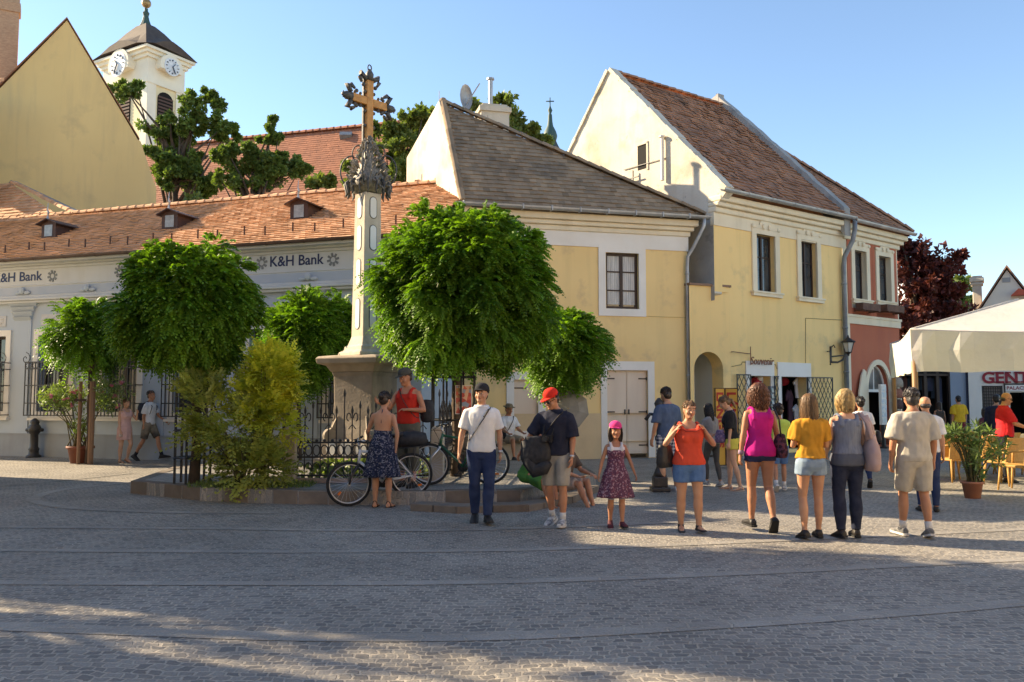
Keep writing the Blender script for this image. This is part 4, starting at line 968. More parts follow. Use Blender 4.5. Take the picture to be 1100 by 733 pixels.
# ------------------------------------------------------------------ end of the side street on the right
Yg = 30.5
FG_ = Frame((at(1041, 430, Yg).x, Yg), (at(1180, 430, 29.0).x, 29.0))
gs = thing('cafe_building', 'white shop building with dark red GENT lettering and gridded window', 'building', FG_.o, FG_.rot)
Q = lambda px, py, d=0: FG_.pl(px, py, d)
hw = FG_.rect(1055.5, 414.5, 1078, 470); hd = FG_.rect(1086, 421.5, 1104, 485); hd = (hd[0], hd[1], 0, hd[3])
mb = MB(); wall(mb, 0, 4.4, 0, 3.7, [hw, hd], .3); mb.add([(0, 0, 0), (0, 3, 0), (0, 3, 3.7), (0, 0, 3.7)], [(0, 1, 2, 3)]); mb.build('wall', M['white_trim'], gs)
mb = MB(); mb.slab([(-.1, -.3, 3.7), (4.6, -.3, 3.7), (4.6, 3, 4.4), (-.1, 3, 4.4)], (0, 0, .1)); mb.build('roof', M['tile_red'], gs)
mb = MB()
frame_boxes(mb, *hw, .05, .02, .08)
for k in range(1, 9): x = hw[0] + (hw[1] - hw[0]) * k / 9; mb.box(x - .012, .03, hw[2], x + .012, .06, hw[3])
for k in range(1, 17): z = hw[2] + (hw[3] - hw[2]) * k / 17; mb.box(hw[0], .028, z - .012, hw[1], .062, z + .012)
wd = mb.build('window', M['iron'], gs); mb = MB(); mb.box(hw[0], .1, hw[2], hw[1], .11, hw[3]); mb.build('pane', pmat('pale_grey_pane', (.30, .31, .30), (.18, .19, .2), 1.4, .3), wd)
mb = MB(); mb.box(hd[0], 1.2, 0, hd[1], 1.22, hd[3]); mb.box(hd[0] - .02, .3, 0, hd[0], 1.2, hd[3]); mb.box(hd[1], .3, 0, hd[1] + .02, 1.2, hd[3]); mb.build('doorway', M['void'], gs)
x0, z0 = Q(1080, 420.5); x1, z1 = Q(1110, 413.5); mb = MB(); mb.box(x0, -.06, z0, x1, -.01, z1); sb = mb.build('sign_panel', M['white_trim'], gs)
mb = MB(); mb.box(x0 - .05, -.05, .0, x0, .0, z1 + .06); mb.box(x0, -.065, z1, x1, -.0, z1 + .05); mb.build('door_frame', M['iron'], gs)
tx = Q(1081, 419)
me = lookup_text('PALACSINTA', .17, .003, offset=.003); me.transform(Matrix.Translation((tx[0], -.064, z0 + .06)) @ Matrix.Rotation(PI / 2, 4, 'X')); me.materials.clear(); me.materials.append(M['redletter']); o = bpy.data.objects.new('lettering', me); C.objects.link(o); o.parent = sb
# slab-serif letters GENT
xa, za = Q(1055, 411.5); xb, zb_ = Q(1106, 399.5)
me = lookup_text('GENT', 1.0, .012, offset=.03, res=5); xs = [v.co.x for v in me.vertices]
me.transform(Matrix.Translation((xa, -.03, za)) @ Matrix.Diagonal(((xb - xa) / (max(xs) - min(xs)), 1, (zb_ - za) / .70, 1)) @ Matrix.Rotation(PI / 2, 4, 'X') @ Matrix.Translation((-min(xs), 0, 0))); me.materials.clear(); me.materials.append(M['redletter']); o = bpy.data.objects.new('lettering', me); C.objects.link(o); o.parent = gs
mb = MB(); H_ = zb_ - za; wl4 = (xb - xa)
for cxr, wid, tops in ((.295, .075, 1), (.36, .0, 0), (.55, .06, 1), (.73, .06, 1), (.89, .09, 1)):
    if wid:
        mb.box(xa + wl4 * (cxr - wid), -.042, za - .0, xa + wl4 * (cxr + wid), -.016, za + .05)
        if cxr < .8: mb.box(xa + wl4 * (cxr - wid), -.042, za + H_ - .05, xa + wl4 * (cxr + wid), -.016, za + H_)
mb.build('letter_serifs', M['redletter'], gs)
# pale blue wall and the dark covered alley left of it
bx0 = at(1021, 430, 31.0); bx1 = at(1042, 430, 30.6); FBw = Frame((bx0.x, 31.0), (bx1.x, 30.6))
bw_ = thing('blue_wall_house', 'narrow pale blue house wall beside the dark alley mouth', 'house', FBw.o, FBw.rot)
mb = MB(); mb.box(0, 0, 0, FBw.len, 3, 3.8); mb.build('wall', pmat('powder_blue_plaster', (.38, .47, .58), (.34, .43, .53), 1.2, .9), bw_)
mb = MB(); mb.bar((FBw.len - .05, -.06, 0), (FBw.len - .05, -.06, 3.7), .1); mb.build('downpipe', pmat('navy_pipe', (.03, .035, .06)), bw_)
mb = MB(); mb.slab([(-.1, -.3, 3.8), (FBw.len + .1, -.3, 3.8), (FBw.len + .1, 3, 4.4), (-.1, 3, 4.4)], (0, 0, .1)); mb.build('roof', M['tile_red'], bw_)
a0 = at(968, 430, 30.6); a1 = at(1021, 430, 31.0); FA = Frame((a0.x, a0.y), (a1.x, a1.y))
al_ = thing('alley_shop', 'dark timber shopfront hung with goods between red house and blue wall', 'building', FA.o, FA.rot)
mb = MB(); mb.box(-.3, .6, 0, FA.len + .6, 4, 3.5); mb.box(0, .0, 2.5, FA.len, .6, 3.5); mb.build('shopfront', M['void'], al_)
mb = MB()
for k in range(5): x = FA.len * k / 4; mb.bar((x, .05, 0), (x, .05, 3.4), .12)
mb.box(0, -.02, 2.42, FA.len, .1, 2.5); mb.build('timber_frame', M['wood_dark'], al_)
rr = random.Random(12)
for k in range(9):
    x = .2 + (FA.len - .4) * k / 8; mb = MB(); z1 = 2.4; h = rr.uniform(.5, 1.1); w_ = rr.uniform(.1, .2)
    mb.loft([[(x + w_ * math.cos(t) * s, .3 + .05 * math.sin(t), z) for t in [2 * PI * j / 8 for j in range(8)]] for z, s in ((z1 - h, .95), (z1 - h * .6, .9), (z1 - .1, 1.0), (z1, .3))])
    c = rr.choice([(.05, .06, .10), (.09, .08, .07), (.12, .05, .04), (.03, .04, .05), (.16, .16, .17)])
    o = mb.build('hanging_clothes', pmat('garment_%d' % k, c, rough=.9), None); o.location = FA.o; o.rotation_euler = (0, 0, FA.rot)
    tag(o, 'dark garment hanging in the alley shopfront', 'clothes', 'garments hung in the alley shopfront')
# gable house with chimney above the parasol
Yh = 36.0
FH = Frame((19.8, 36.0), (22.3, 34.55))
hh = thing('white_gable_house', 'small white gabled house with red skylight above the parasol', 'house', FH.o, FH.rot)
p = lambda x, y: FH.pl(x, y)
ap = p(1081.5, 290); l = p(1053, 334); r_ = p(1110, 330)
l = (l[0], l[1]); r_ = (2 * ap[0] - l[0], l[1])
mb = MB(); mb.slab([(l[0], 0, 0), (r_[0], 0, 0), (r_[0], 0, r_[1]), (ap[0], 0, ap[1]), (l[0], 0, l[1])], (0, 8, 0)); mb.build('wall', pmat('warm_white_plaster', (.80, .72, .60), (.74, .66, .54), 1, .9), hh)
mb = MB()
for s, e in ((-1, l), (1, r_)):
    mb.slab([(ap[0], -.15, ap[1] + .1), (e[0] + s * .12, -.15, e[1] - .08), (e[0] + s * .12, 8.1, e[1] - .08), (ap[0], 8.1, ap[1] + .1)], (0, 0, .1))
mb.build('roof', M['tile_red'], hh)
v0 = p(1081, 301); mb = MB(); mb.box(v0[0] - .15, -.03, v0[1] - .1, v0[0] + .15, .02, v0[1] + .1); mb.build('vent', M['grey_old'], hh)
q0 = p(1086, 318.5); q1 = p(1094, 311); q2 = p(1101, 316)
mb = MB(); mb.slab([(q0[0], -.4, q0[1]), (q2[0] + .3, -.4, q0[1]), (q2[0] + .3, -.4, q2[1]), (q1[0], -.4, q1[1])], (0, .4, 0)); mb.build('skylight', pmat('orange_red_paint', (.55, .10, .05), rough=.6), hh)
c0_ = p(1044, 300); c1_ = p(1054, 300); zt = p(1049, 295.5)[1]; zm = p(1049, 303)[1]; zb2 = p(1049, 340)[1]
mb = MB(); mb.box(c0_[0], .3, 0, c1_[0], .9, zt - .25); mb.box(c0_[0] - .06, .24, zm - .1, c1_[0] + .06, .96, zm + .02); mb.box(c0_[0] - .1, .2, zt - .27, c1_[0] + .1, 1.0, zt - .08); mb.box(c0_[0] - .04, .26, zt - .08, c1_[0] + .04, .94, zt); bevel(mb.build('chimney', M['white_old'], hh), .03, 2)
# white rounded gable far behind the copper tree
Yw = 60.0; q = at(1005, 330, Yw)
wt = thing('baroque_gable', 'white rounded church gable half hidden behind the dark red tree', 'gable', (q.x, q.y, 0))
z = lambda py: at(1005, py, Yw).z
X = lambda px: at(px, 300, Yw).x - q.x
mb = MB(); mb.prism_y([(X(996), 0), (X(1027), 0), (X(1026), z(345)), (X(1020), z(325)), (X(1018), z(305)), (X(1013), z(295)), (X(1006), z(291)), (X(1000), z(291)), (X(996), z(297))], 0, 5); mb.build('wall', pmat('bluish_white_plaster', (.66, .70, .76), (.6, .64, .7), 1, .9), wt)
mb = MB(); mb.prism_y([(X(1004), z(298)), (X(1015), z(298)), (X(1013), z(293.5)), (X(1006), z(289.5)), (X(1000), z(289.5))], -.3, 5.3); mb.build('roof', M['zinc_dark'], wt)

# ------------------------------------------------------------------ unseen houses round the square, shaped for shade and bounce light
nb = thing('roof_shade_house', 'unseen tall house added beside the bank to shade its roof', 'house', FB.w(-5.0, 0), FB.rot)  # unseen slab, sized to throw shade on the bank roof
mb = MB(); mb.slab([(0, -.2, 0), (0, 3.6, 0), (0, 3.6, 12.6), (0, -.2, 10.4)], (-14, 0, 0)); mb.build('wall', M['bank_cream'], nb)
mb = MB(); mb.slab([(-14, -.6, 10.2), (.2, -.6, 10.2), (.2, 3.8, 12.7), (-14, 3.8, 12.7)], (0, 0, .12)); mb.build('roof', M['tile_orange'], nb)
def shade_house(name_label, x, y0, y1, eave, ridge, w=9):  # unseen house, sized and gapped to shade the foreground
    h = thing('unseen_side_house', name_label, 'house', (x, y0, 0), 0)
    L = y1 - y0
    mb = MB(); mb.slab([(-w, 0, 0), (0, 0, 0), (0, 0, eave), (-w / 2, 0, ridge), (-w, 0, eave)], (0, L, 0)); mb.build('wall', M['cream'], h)
    mb = MB()
    for s, xx in ((1, .4), (-1, -w - .4)): mb.slab([(xx, -.2, eave - .25), (xx, L + .2, eave - .25), (-w / 2, L + .2, ridge + .05), (-w / 2, -.2, ridge + .05)], (0, 0, .15))
    mb.build('roof', M['tile_orange'], h)
    return h

def bounce_facade(label, x0, y0, x1, y1, h):  # pale sunlit front, added to bounce fill onto the facades
    f = Frame((x0, y0), (x1, y1)); o = thing('unseen_side_house', label, 'house', f.o, f.rot)
    mb = MB(); hs = [(f.len * (k + .5) / 7 - .5, f.len * (k + .5) / 7 + .5, z, z + 1.5) for k in range(7) for z in (1.0, 4.4)]; wall(mb, 0, f.len, 0, h, hs, .3); mb.build('wall', pmat('bright_plaster', (.80, .68, .50), (.74, .62, .45), .6, .9), o)
    mb = MB(); mb.box(0, .3, 0, f.len, .34, h); mb.build('window', M['glass'], o)
    mb = MB(); mb.slab([(0, -.4, h), (f.len, -.4, h), (f.len, 5, h + 3.5), (0, 5, h + 3.5)], (0, 0, .12)); mb.build('roof', M['tile_orange'], o)
bounce_facade('unseen house added on the right side to bounce sunlight onto the facades', 15.5, 8, 13.5, -20, 8.5)
bounce_facade('unseen house added behind the viewer to bounce light onto the facades', 13.0, -18, -12.5, -17, 8.5)
# ------------------------------------------------------------------ foliage
def leaf_m(name, c, c2, trans=.35, tint=.45):
    return pmat(name, c, c2, 1.6, .5, 0, spec=.35, tint=tint, trans=trans)
M['leaf_acacia'] = leaf_m('acacia_leaf', (.165, .295, .03), (.10, .21, .024), .45, .6)
M['leaf_dark'] = leaf_m('dark_leaf', (.16, .225, .06), (.11, .165, .042))
M['leaf_mid'] = leaf_m('mid_leaf', (.17, .22, .06), (.12, .165, .045))
M['leaf_gold'] = leaf_m('golden_conifer_leaf', (.66, .62, .08), (.45, .50, .06), .3, .3)
M['leaf_olive'] = leaf_m('olive_leaf', (.40, .42, .10), (.28, .32, .075))
M['leaf_oleander'] = leaf_m('oleander_leaf', (.22, .30, .10), (.15, .215, .07))
M['leaf_copper'] = leaf_m('copper_leaf', (.15, .036, .028), (.095, .026, .024), .2, .5)
M['bark'] = pmat('grey_brown_bark', (.12, .085, .06), (.07, .05, .038), 9, .95, .8, 25, stretch=(1, 1, .25))
M['twig'] = pmat('green_brown_twig', (.13, .12, .05), (.09, .08, .04), 9, .9)
M['stake'] = pmat('weathered_stake_wood', (.26, .15, .085), (.18, .10, .06), 5, .85, .3, 25, stretch=(1, 1, .15))

def quads_object(name, V, mat, parent, tint):
    """V: (n, 4, 3) array of leaf quads"""
    n = len(V); me = bpy.data.meshes.new(name)
    me.vertices.add(n * 4); me.vertices.foreach_set('co', V.reshape(-1).astype(np.float32))
    me.loops.add(n * 4); me.loops.foreach_set('vertex_index', np.arange(n * 4, dtype=np.int32))
    me.polygons.add(n); me.polygons.foreach_set('loop_start', np.arange(0, n * 4, 4, dtype=np.int32))
    try: me.polygons.foreach_set('loop_total', np.full(n, 4, dtype=np.int32))
    except Exception: pass
    me.materials.append(mat); me.update(calc_edges=True); me.validate()
    a = me.attributes.new('tint', 'FLOAT', 'FACE'); a.data.foreach_set('value', tint.astype(np.float32))
    ob = bpy.data.objects.new(name, me); C.objects.link(ob); ob.parent = parent
    return ob
def unit(a): return a / np.maximum(np.linalg.norm(a, axis=-1, keepdims=True), 1e-9)
def pinnate(rng, P, A, L, pairs=6, lw=.05, ll=.11, droop=.5):
    """compound leaves: rachis from P along A, drooping, leaflets in pairs"""
    n = len(P); up = np.array([0, 0, 1.0])
    S = unit(np.cross(A, up) + rng.normal(0, .25, (n, 3))); Nn = unit(np.cross(S, A))
    out = []
    for k in range(pairs * 2 + 1):
        t = (k // 2 + 1) / (pairs + .5); side = 1 if k % 2 else -1
        base = P + A * (L * t)[:, None] - up * (droop * L * t * t)[:, None]
        tan = unit(A - up * (2 * droop * t))
        if k == pairs * 2: d = tan; s2 = S
        else:
            d = unit(S * side * 1.0 + tan * .55 - up * .28 + rng.normal(0, .12, (n, 3))); s2 = unit(np.cross(d, Nn))
        l_ = (ll * (1 - .35 * abs(t - .5) * 2) * rng.uniform(.8, 1.2, n))[:, None]; w_ = lw / 2 * rng.uniform(.8, 1.2, n)[:, None]
        q = np.stack([base, base + d * l_ * .5 + s2 * w_, base + d * l_, base + d * l_ * .5 - s2 * w_], 1)
        out.append(q)
    return np.concatenate(out), 2 * pairs + 1
def crown_points(rng, c, r, clumps, per, clump_r, flat_bottom=-.6, rough=.10, shell=(.72, 1.0)):
    """leaf origins and outward axes, in uneven clumps over an ellipsoid"""
    d = unit(rng.normal(0, 1, (clumps * 3, 3))); d = d[d[:, 2] > flat_bottom][:clumps]
    rad = rng.uniform(shell[0], shell[1], len(d)) * (1 + rng.normal(0, rough, len(d)))
    cc = d * np.array(r) * rad[:, None]
    P = []; A = []; T = []
    for i in range(len(d)):
        k = max(4, int(per * rng.uniform(.6, 1.4)))
        e = unit(rng.normal(0, 1, (k, 3)) + d[i] * .5)
        P.append(cc[i] + e * clump_r * rng.uniform(.25, 1.0, (k, 1)) * rng.uniform(.75, 1.3)); A.append(unit(e * .7 + d[i] * .7 + rng.normal(0, .3, (k, 3))))
        T.append(np.clip(rng.normal(.5, .1) + rng.normal(0, .16, k), 0, 1))
    return np.concatenate(P) + np.array(c), np.concatenate(A), np.concatenate(T), cc + np.array(c)
def limbs(mb, rng, base, top, targets, r0=.07, n=14):
    mb.smooth = True
    idx = rng.choice(len(targets), min(n, len(targets)), replace=False)
    for i in idx:
        q = Vector(targets[i]); p = Vector(base).lerp(Vector(top), rng.uniform(.2, 1.0)); m_ = p.lerp(q, .5) + Vector((rng.normal(0, .06), rng.normal(0, .06), .12)) * (q - p).length
        mb.tube([p, p.lerp(m_, .55), m_, q], [r0, r0 * .7, r0 * .45, r0 * .15], 5)
def acacia(name, label, root, crown_c, crown_r, trunk_top, seed, clumps=120, per=30, L=.27, clump_r=.24, trunk_r=.075, group=None, mat='leaf_acacia', droop=.5, flat=-.88):
    rng = np.random.default_rng(seed)
    t = thing(name, label, 'tree', root, 0, group)
    c = np.array(crown_c) - np.array(root)
    P, A, T, cc = crown_points(rng, c, crown_r, clumps, per, clump_r, flat)
    V, m = pinnate(rng, P, A, L * rng.uniform(.7, 1.2, len(P)), 7, .044, .085, droop)
    P2, A2, T2, _ = crown_points(rng, c, np.array(crown_r) * .62, clumps // 3, per, clump_r * 1.2, flat, shell=(.3, 1))
    V2, m2 = pinnate(rng, P2, A2, L * rng.uniform(.7, 1.2, len(P2)), 4, .09, .15, droop)
    quads_object('crown', np.concatenate([V, V2]), M[mat], t, np.concatenate([np.tile(T, m), np.tile(T2, m2)]))
    mb = MB(); mb.smooth = True; tt = Vector(trunk_top) - Vector(root); h = tt.z
    pts = [Vector((0, 0, -.05)), tt * .3 + Vector((.02, .01, 0)), tt * .65 + Vector((-.015, 0, 0)), tt]
    mb.tube(pts, [trunk_r * 1.35, trunk_r, trunk_r * .9, trunk_r * .85], 10); limbs(mb, rng, tt * .93, tt + Vector((0, 0, crown_r[2] * .5)), cc, trunk_r * .6, 18)
    mb.build('trunk', M['bark'], t)
    return t
def sz(px, Y): return px * Y / F
grp = None
# front left round-headed acacia
Yl = 13.9; b = at(208, 523, Yl); b.z = ISZ
cl = at(199, 328, Yl)
acacia('acacia_tree', 'round headed acacia in an iron guard at the left end of the island', (b.x, b.y, ISZ), (cl.x, Yl, cl.z), (sz(62, Yl), sz(62, Yl), sz(62, Yl)), (b.x + .02, Yl, at(205, 385, Yl).z), 1, 230, 36, L=.22, clump_r=.17)
# big one right of the column
Yb = 15.2; b = at(490, 515, Yb); c = at(500, 312, Yb)
acacia('acacia_tree', 'largest dense round acacia crown right of the stone cross column', (b.x, Yb, T2), (c.x, Yb, c.z), (sz(86, Yb), sz(84, Yb), sz(86, Yb)), (b.x, Yb, at(490, 395, Yb).z), 2, 360, 36, L=.24, clump_r=.19, trunk_r=.085)
# small right one
Yr = 17.6; b = at(607, 500, Yr); c = at(609, 374, Yr)
acacia('acacia_tree', 'small acacia peeping out right of the largest crown', (b.x, Yr, ISZ), (c.x, Yr, c.z), (sz(33, Yr), sz(33, Yr), sz(34, Yr)), (b.x, Yr, at(607, 410, Yr).z), 3, 85, 28, L=.3, trunk_r=.06)
# middle one behind the column, left
Ym = 19.0; b = at(320, 500, Ym); c = at(326, 368, Ym)
acacia('acacia_tree', 'shaded acacia between the golden shrub and the stone column', (b.x, Ym, 0.0), (c.x, Ym, c.z), (sz(34, Ym), sz(36, Ym), sz(46, Ym)), (b.x, Ym, at(320, 420, Ym).z), 4, 105, 30, L=.32, trunk_r=.065)
Yk = 19.4; b = at(366, 490, Yk); c = at(366, 350, Yk)
acacia('acacia_tree', 'sliver of acacia crown directly behind the column shaft', (b.x, Yk, 0.0), (c.x, Yk, c.z), (sz(17, Yk), sz(24, Yk), sz(24, Yk)), (b.x, Yk, at(366, 385, Yk).z), 5, 26, 24, L=.26, clump_r=.2, trunk_r=.05)
# far left one, staked, by the bank
Yf = 20.6; b = at(94, 490, Yf); c = at(92, 360, Yf)
acacia('acacia_tree', 'young staked acacia leaning over the oleander by the bank wall', (b.x, Yf, 0), (c.x, Yf, c.z), (sz(30, Yf), sz(34, Yf), sz(30, Yf)), (b.x, Yf, at(94, 400, Yf).z), 6, 60, 28, L=.32, trunk_r=.05)
st = thing('tree_stakes', 'pair of brown timber stakes holding the young acacia by the potted oleander', 'stakes', (b.x, Yf, 0))
mb = MB()
for px, r in ((84, .045), (97, .07)): q = at(px, 493, Yf - .12); mb.tube([(q.x - b.x, -.12, 0), (q.x - b.x, -.12, at(px, 410, Yf).z)], r, 8)
mb.build('stake', M['stake'], st)
mb = MB(); q0 = at(84, 430, Yf); q1 = at(97, 430, Yf); mb.bar((q0.x - b.x, -.19, q0.z), (q1.x - b.x, -.19, q0.z), .02, .06); mb.build('tie', M['wood_dark'], st)
# iron tree guards
def guard(px, Y, z0, y_top, w, label, y_bot=None, bars=6, tilt=0):
    p = at(px, 500, Y); g = thing('tree_guard', label, 'tree guard', (p.x, Y, z0), 0, 'black iron tree guards')
    H_ = at(px, y_top, Y).z - z0
    pts = [(w / 2 * math.cos(2 * PI * (k + .5) / bars + tilt), w / 2 * math.sin(2 * PI * (k + .5) / bars + tilt)) for k in range(bars)]
    for x, y in pts:
        mb = MB(); mb.bar((x, y, 0), (x, y, H_), .032); mb.sphere((x, y, H_ + .03), .035, n=8, m=5); mb.build('upright', M['iron'], g)
    for z in (.42, H_ * .55, H_ * .97):
        mb = MB(); mb.tube([(x * 1.04, y * 1.04, z) for x, y in pts + pts[:1]], .018, 4, flat=2.0); mb.build('ring', M['iron'], g)
guard(207, 13.9, ISZ, 416, sz(36, 13.9), 'slim black iron guard round the left acacia trunk')
guard(487, 15.2, T2, 402, sz(48, 15.2), 'black iron guard under the largest acacia with a poster on it', bars=8)
guard(165 + 20, 17.2, ISZ, 412, .0001 + sz(22, 17.2), 'farther narrow black iron guard behind the left acacia', bars=4) if False else None

# ------------------------------------------------------------------ shrubs on the island
def shrub(name, label, root, lobes, mat, seed, L=.24, pairs=5, lw=.042, ll=.085, cat='shrub', droop=.2, stems=7):
    rng = np.random.default_rng(seed); t = thing(name, label, cat, root)
    VV = []; TT = []; CC = []
    for (c, r, n, per, cr) in lobes:
        P, A, T, cc = crown_points(rng, np.array(c) - np.array(root), r, n, per, cr, -.9, .2, (.35, 1.05))
        A = unit(A + np.array([0, 0, .55])); V, m = pinnate(rng, P, A, L * rng.uniform(.6, 1.3, len(P)), pairs, lw, ll, droop)
        VV.append(V); TT.append(np.tile(T, m)); CC.append(cc)
    quads_object('foliage', np.concatenate(VV), M[mat], t, np.concatenate(TT))
    mb = MB(); mb.smooth = True; CC = np.concatenate(CC)
    for i in rng.choice(len(CC), min(stems * 3, len(CC)), replace=False):
        q = Vector(CC[i]); mb.tube([(rng.normal(0, .05), rng.normal(0, .05), 0), q * .5 + Vector((0, 0, .1)), q], [.018, .012, .004], 5)
    mb.build('stem', M['twig'], t)
    return t
Yg_ = 13.6; b = at(280, 525, Yg_)
A3 = lambda px, py, Y=Yg_: tuple(at(px, py, Y))
shrub('golden_shrub', 'tall feathery golden green shrub in front of the railings', (b.x, Yg_, ISZ), [(A3(293, 400), (sz(24, Yg_), .38, sz(28, Yg_)), 40, 14, .12), (A3(286, 440), (sz(28, Yg_), .42, sz(34, Yg_)), 50, 14, .14)], 'leaf_gold', 11)
b2 = at(262, 525, 13.3)
shrub('olive_shrub', 'loose olive green shrub with long arching sprays beside the golden shrub', (b2.x, 13.3, ISZ), [(A3(255, 462, 13.3), (sz(28, 13.3), .38, sz(32, 13.3)), 24, 11, .14), (A3(222, 445, 13.3), (sz(14, 13.3), .25, sz(42, 13.3)), 20, 14, .12), (A3(270, 500, 13.3), (sz(28, 13.3), .35, sz(18, 13.3)), 26, 14, .13)], 'leaf_olive', 12, L=.32, lw=.046, ll=.10)
gr = np.random.default_rng(5); b3 = at(270, 522, 13.4)
P = np.stack([gr.uniform(-.95, .95, 900), gr.uniform(-.25, .5, 900), np.zeros(900)], 1); A = unit(np.stack([gr.normal(0, .6, 900), gr.normal(0, .6, 900), np.ones(900)], 1))
V = np.stack([P - A * 0 + np.array([.006, 0, 0]), P - np.array([.006, 0, 0]), P + A * .09, P + A * .09 + np.array([.003, 0, 0])], 1)
gob = quads_object('ground_cover', V, M['leaf_dark'], None, gr.uniform(0, 1, 900)); gob.location = (b3.x, 13.4, ISZ); gob['kind'] = 'stuff'; gob['label'] = 'low grass and weeds at the foot of the shrubs'; gob['category'] = 'grass'

# ------------------------------------------------------------------ potted oleanders
def pot(parent, r, h, m):
    mb = MB(); mb.smooth = True; mb.lathe([(r * .72, 0), (r * .95, h * .85), (r * 1.08, h * .86), (r * 1.08, h), (r * .95, h), (r * .9, h * .9)], 20); return mb.build('pot', m, parent)
M['terracotta'] = pmat('terracotta', (.42, .17, .09), (.36, .14, .08), 4, .85, .2, 40)
M['pot_brown'] = pmat('red_brown_pot', (.22, .075, .045), (.17, .06, .04), 4, .7)
def oleander(label, root, lobes, potr, poth, pm, seed, stems, flowers=0, fol='leaf_oleander', fcol=None):
    rng = np.random.default_rng(seed); t = thing('potted_oleander', label, 'potted plant', root)
    pot(t, potr, poth, pm)
    VV = []; TT = []; tips = []
    mb = MB(); mb.smooth = True
    for (c, r, n) in lobes:
        d = unit(rng.normal(0, 1, (n, 3))); cc = d * np.array(r) * rng.uniform(.3, 1.0, (n, 1)) + np.array(c) - np.array(root); tips.append(cc)
        for q in cc:
            k = 11; e = unit(rng.normal(0, 1, (k, 3)) + np.array([0, 0, .5])); p = q + e * .02
            l_ = rng.uniform(.10, .17, (k, 1)); w_ = .014; s = unit(np.cross(e, rng.normal(0, 1, (k, 3)))); 
            VV.append(np.stack([p, p + e * l_ * .5 + s * w_, p + e * l_, p + e * l_ * .5 - s * w_], 1)); TT.append(np.clip(rng.normal(.5, .2, k), 0, 1))
    tips = np.concatenate(tips)
    quads_object('foliage', np.concatenate(VV), M[fol], t, np.concatenate(TT))
    for i in rng.choice(len(tips), min(stems, len(tips)), replace=False):
        q = Vector(tips[i]); b_ = Vector((rng.normal(0, potr * .3), rng.normal(0, potr * .3), poth * .9)); mb.tube([b_, b_.lerp(q, .5) + Vector((0, 0, .12)), q], [.016, .011, .004], 5)
    mb.build('stem', M['twig'], t)
    if flowers:
        for i in rng.choice(len(tips), min(flowers, len(tips)), replace=False):
            q = tips[i]; mb = MB()
            for k in range(4): mb.sphere((q[0] + rng.normal(0, .025), q[1] + rng.normal(0, .025), q[2] + .06 + rng.normal(0, .025)), .05, .05, .03, 6, 4)
            mb.build('flower', pmat('pink_flower', (.55, .12, .20), (.6, .25, .3), 9, .7), t)
    return t
Yo = 20.9; b = at(86, 493, Yo)
oleander('broad potted oleander with pink flowers against the bank window', (b.x, Yo, 0), [(A3(66, 428, Yo), (sz(24, Yo), .5, sz(18, Yo)), 110), (A3(112, 425, Yo), (sz(28, Yo), .5, sz(24, Yo)), 110), (A3(88, 460, Yo), (sz(10, Yo), .3, sz(20, Yo)), 30)], .30, .42, M['pot_brown'], 21, 26, 18)
Yp = 13.6; b = at(1045, 535, Yp)
oleander('potted oleander in terracotta pot at the corner of the cafe terrace', (b.x, Yp, 0), [(A3(1046, 475, Yp), (sz(22, Yp), .3, sz(22, Yp)), 42), (A3(1024, 468, Yp), (sz(12, Yp), .2, sz(10, Yp)), 22), (A3(1070, 485, Yp), (sz(16, Yp), .2, sz(18, Yp)), 16), (A3(1047, 500, Yp), (sz(9, Yp), .15, sz(18, Yp)), 20)], .16, .27, M['terracotta'], 22, 22)

# ------------------------------------------------------------------ trees behind the roofs
def loose_tree(name, label, root, clumps, mat, seed, limbs_px=None, leaf=.3, per=60, trunk_r=.22, cat='tree', trunk_top=None):
    """clumps: (centre, radius) in world; leaves as single blades"""
    rng = np.random.default_rng(seed); t = thing(name, label, cat, root); R0 = np.array(root)
    VV = []; TT = []
    mb = MB(); mb.smooth = True
    top = Vector(trunk_top) - Vector(root) if trunk_top else Vector((0, 0, max(c[2] for c, r in clumps) - root[2] - 1.5))
    mb.tube([Vector((0, 0, 0)), top * .5 + Vector((.15, 0, 0)), top], [trunk_r, trunk_r * .8, trunk_r * .55], 8)
    clumps = list(clumps) + [(tuple(np.array(c) + rng.normal(0, 1, 3) * r * np.array([1.0, .6, .7])), r * rng.uniform(.4, .7)) for c, r in clumps for _ in range(2)]
    for c, r in clumps:
        c = np.array(c) - R0; sub = max(4, int(15 * r * r + 4))
        for s in range(sub):
            d = unit(rng.normal(0, 1, 3)); cc = c + d * r * rng.uniform(.3, 1.6) * np.array([1.15, 1, .75]); rr = r * rng.uniform(.18, .44)
            k = int(per * rng.uniform(.6, 1.3)); e = unit(rng.normal(0, 1, (k, 3))); p = cc + e * rr * rng.uniform(.3, 1.05, (k, 1))
            dd = unit(e + rng.normal(0, .7, (k, 3))); s2 = unit(np.cross(dd, rng.normal(0, 1, (k, 3)))); l_ = leaf * rng.uniform(.6, 1.3, (k, 1))
            VV.append(np.stack([p, p + dd * l_ * .5 + s2 * l_ * .32, p + dd * l_, p + dd * l_ * .5 - s2 * l_ * .32], 1)); TT.append(np.clip(rng.normal(.5, .1) + rng.normal(0, .18, k), 0, 1))
        q = Vector(c); st_ = top * rng.uniform(.6, 1.0); mb.tube([st_, st_.lerp(q, .45) + Vector((rng.normal(0, .2), rng.normal(0, .2), .1)), q], [trunk_r * .45, trunk_r * .25, trunk_r * .08], 6)
    quads_object('crown', np.concatenate(VV), M[mat], t, np.concatenate(TT)); mb.build('trunk', M['bark'], t)
    return t
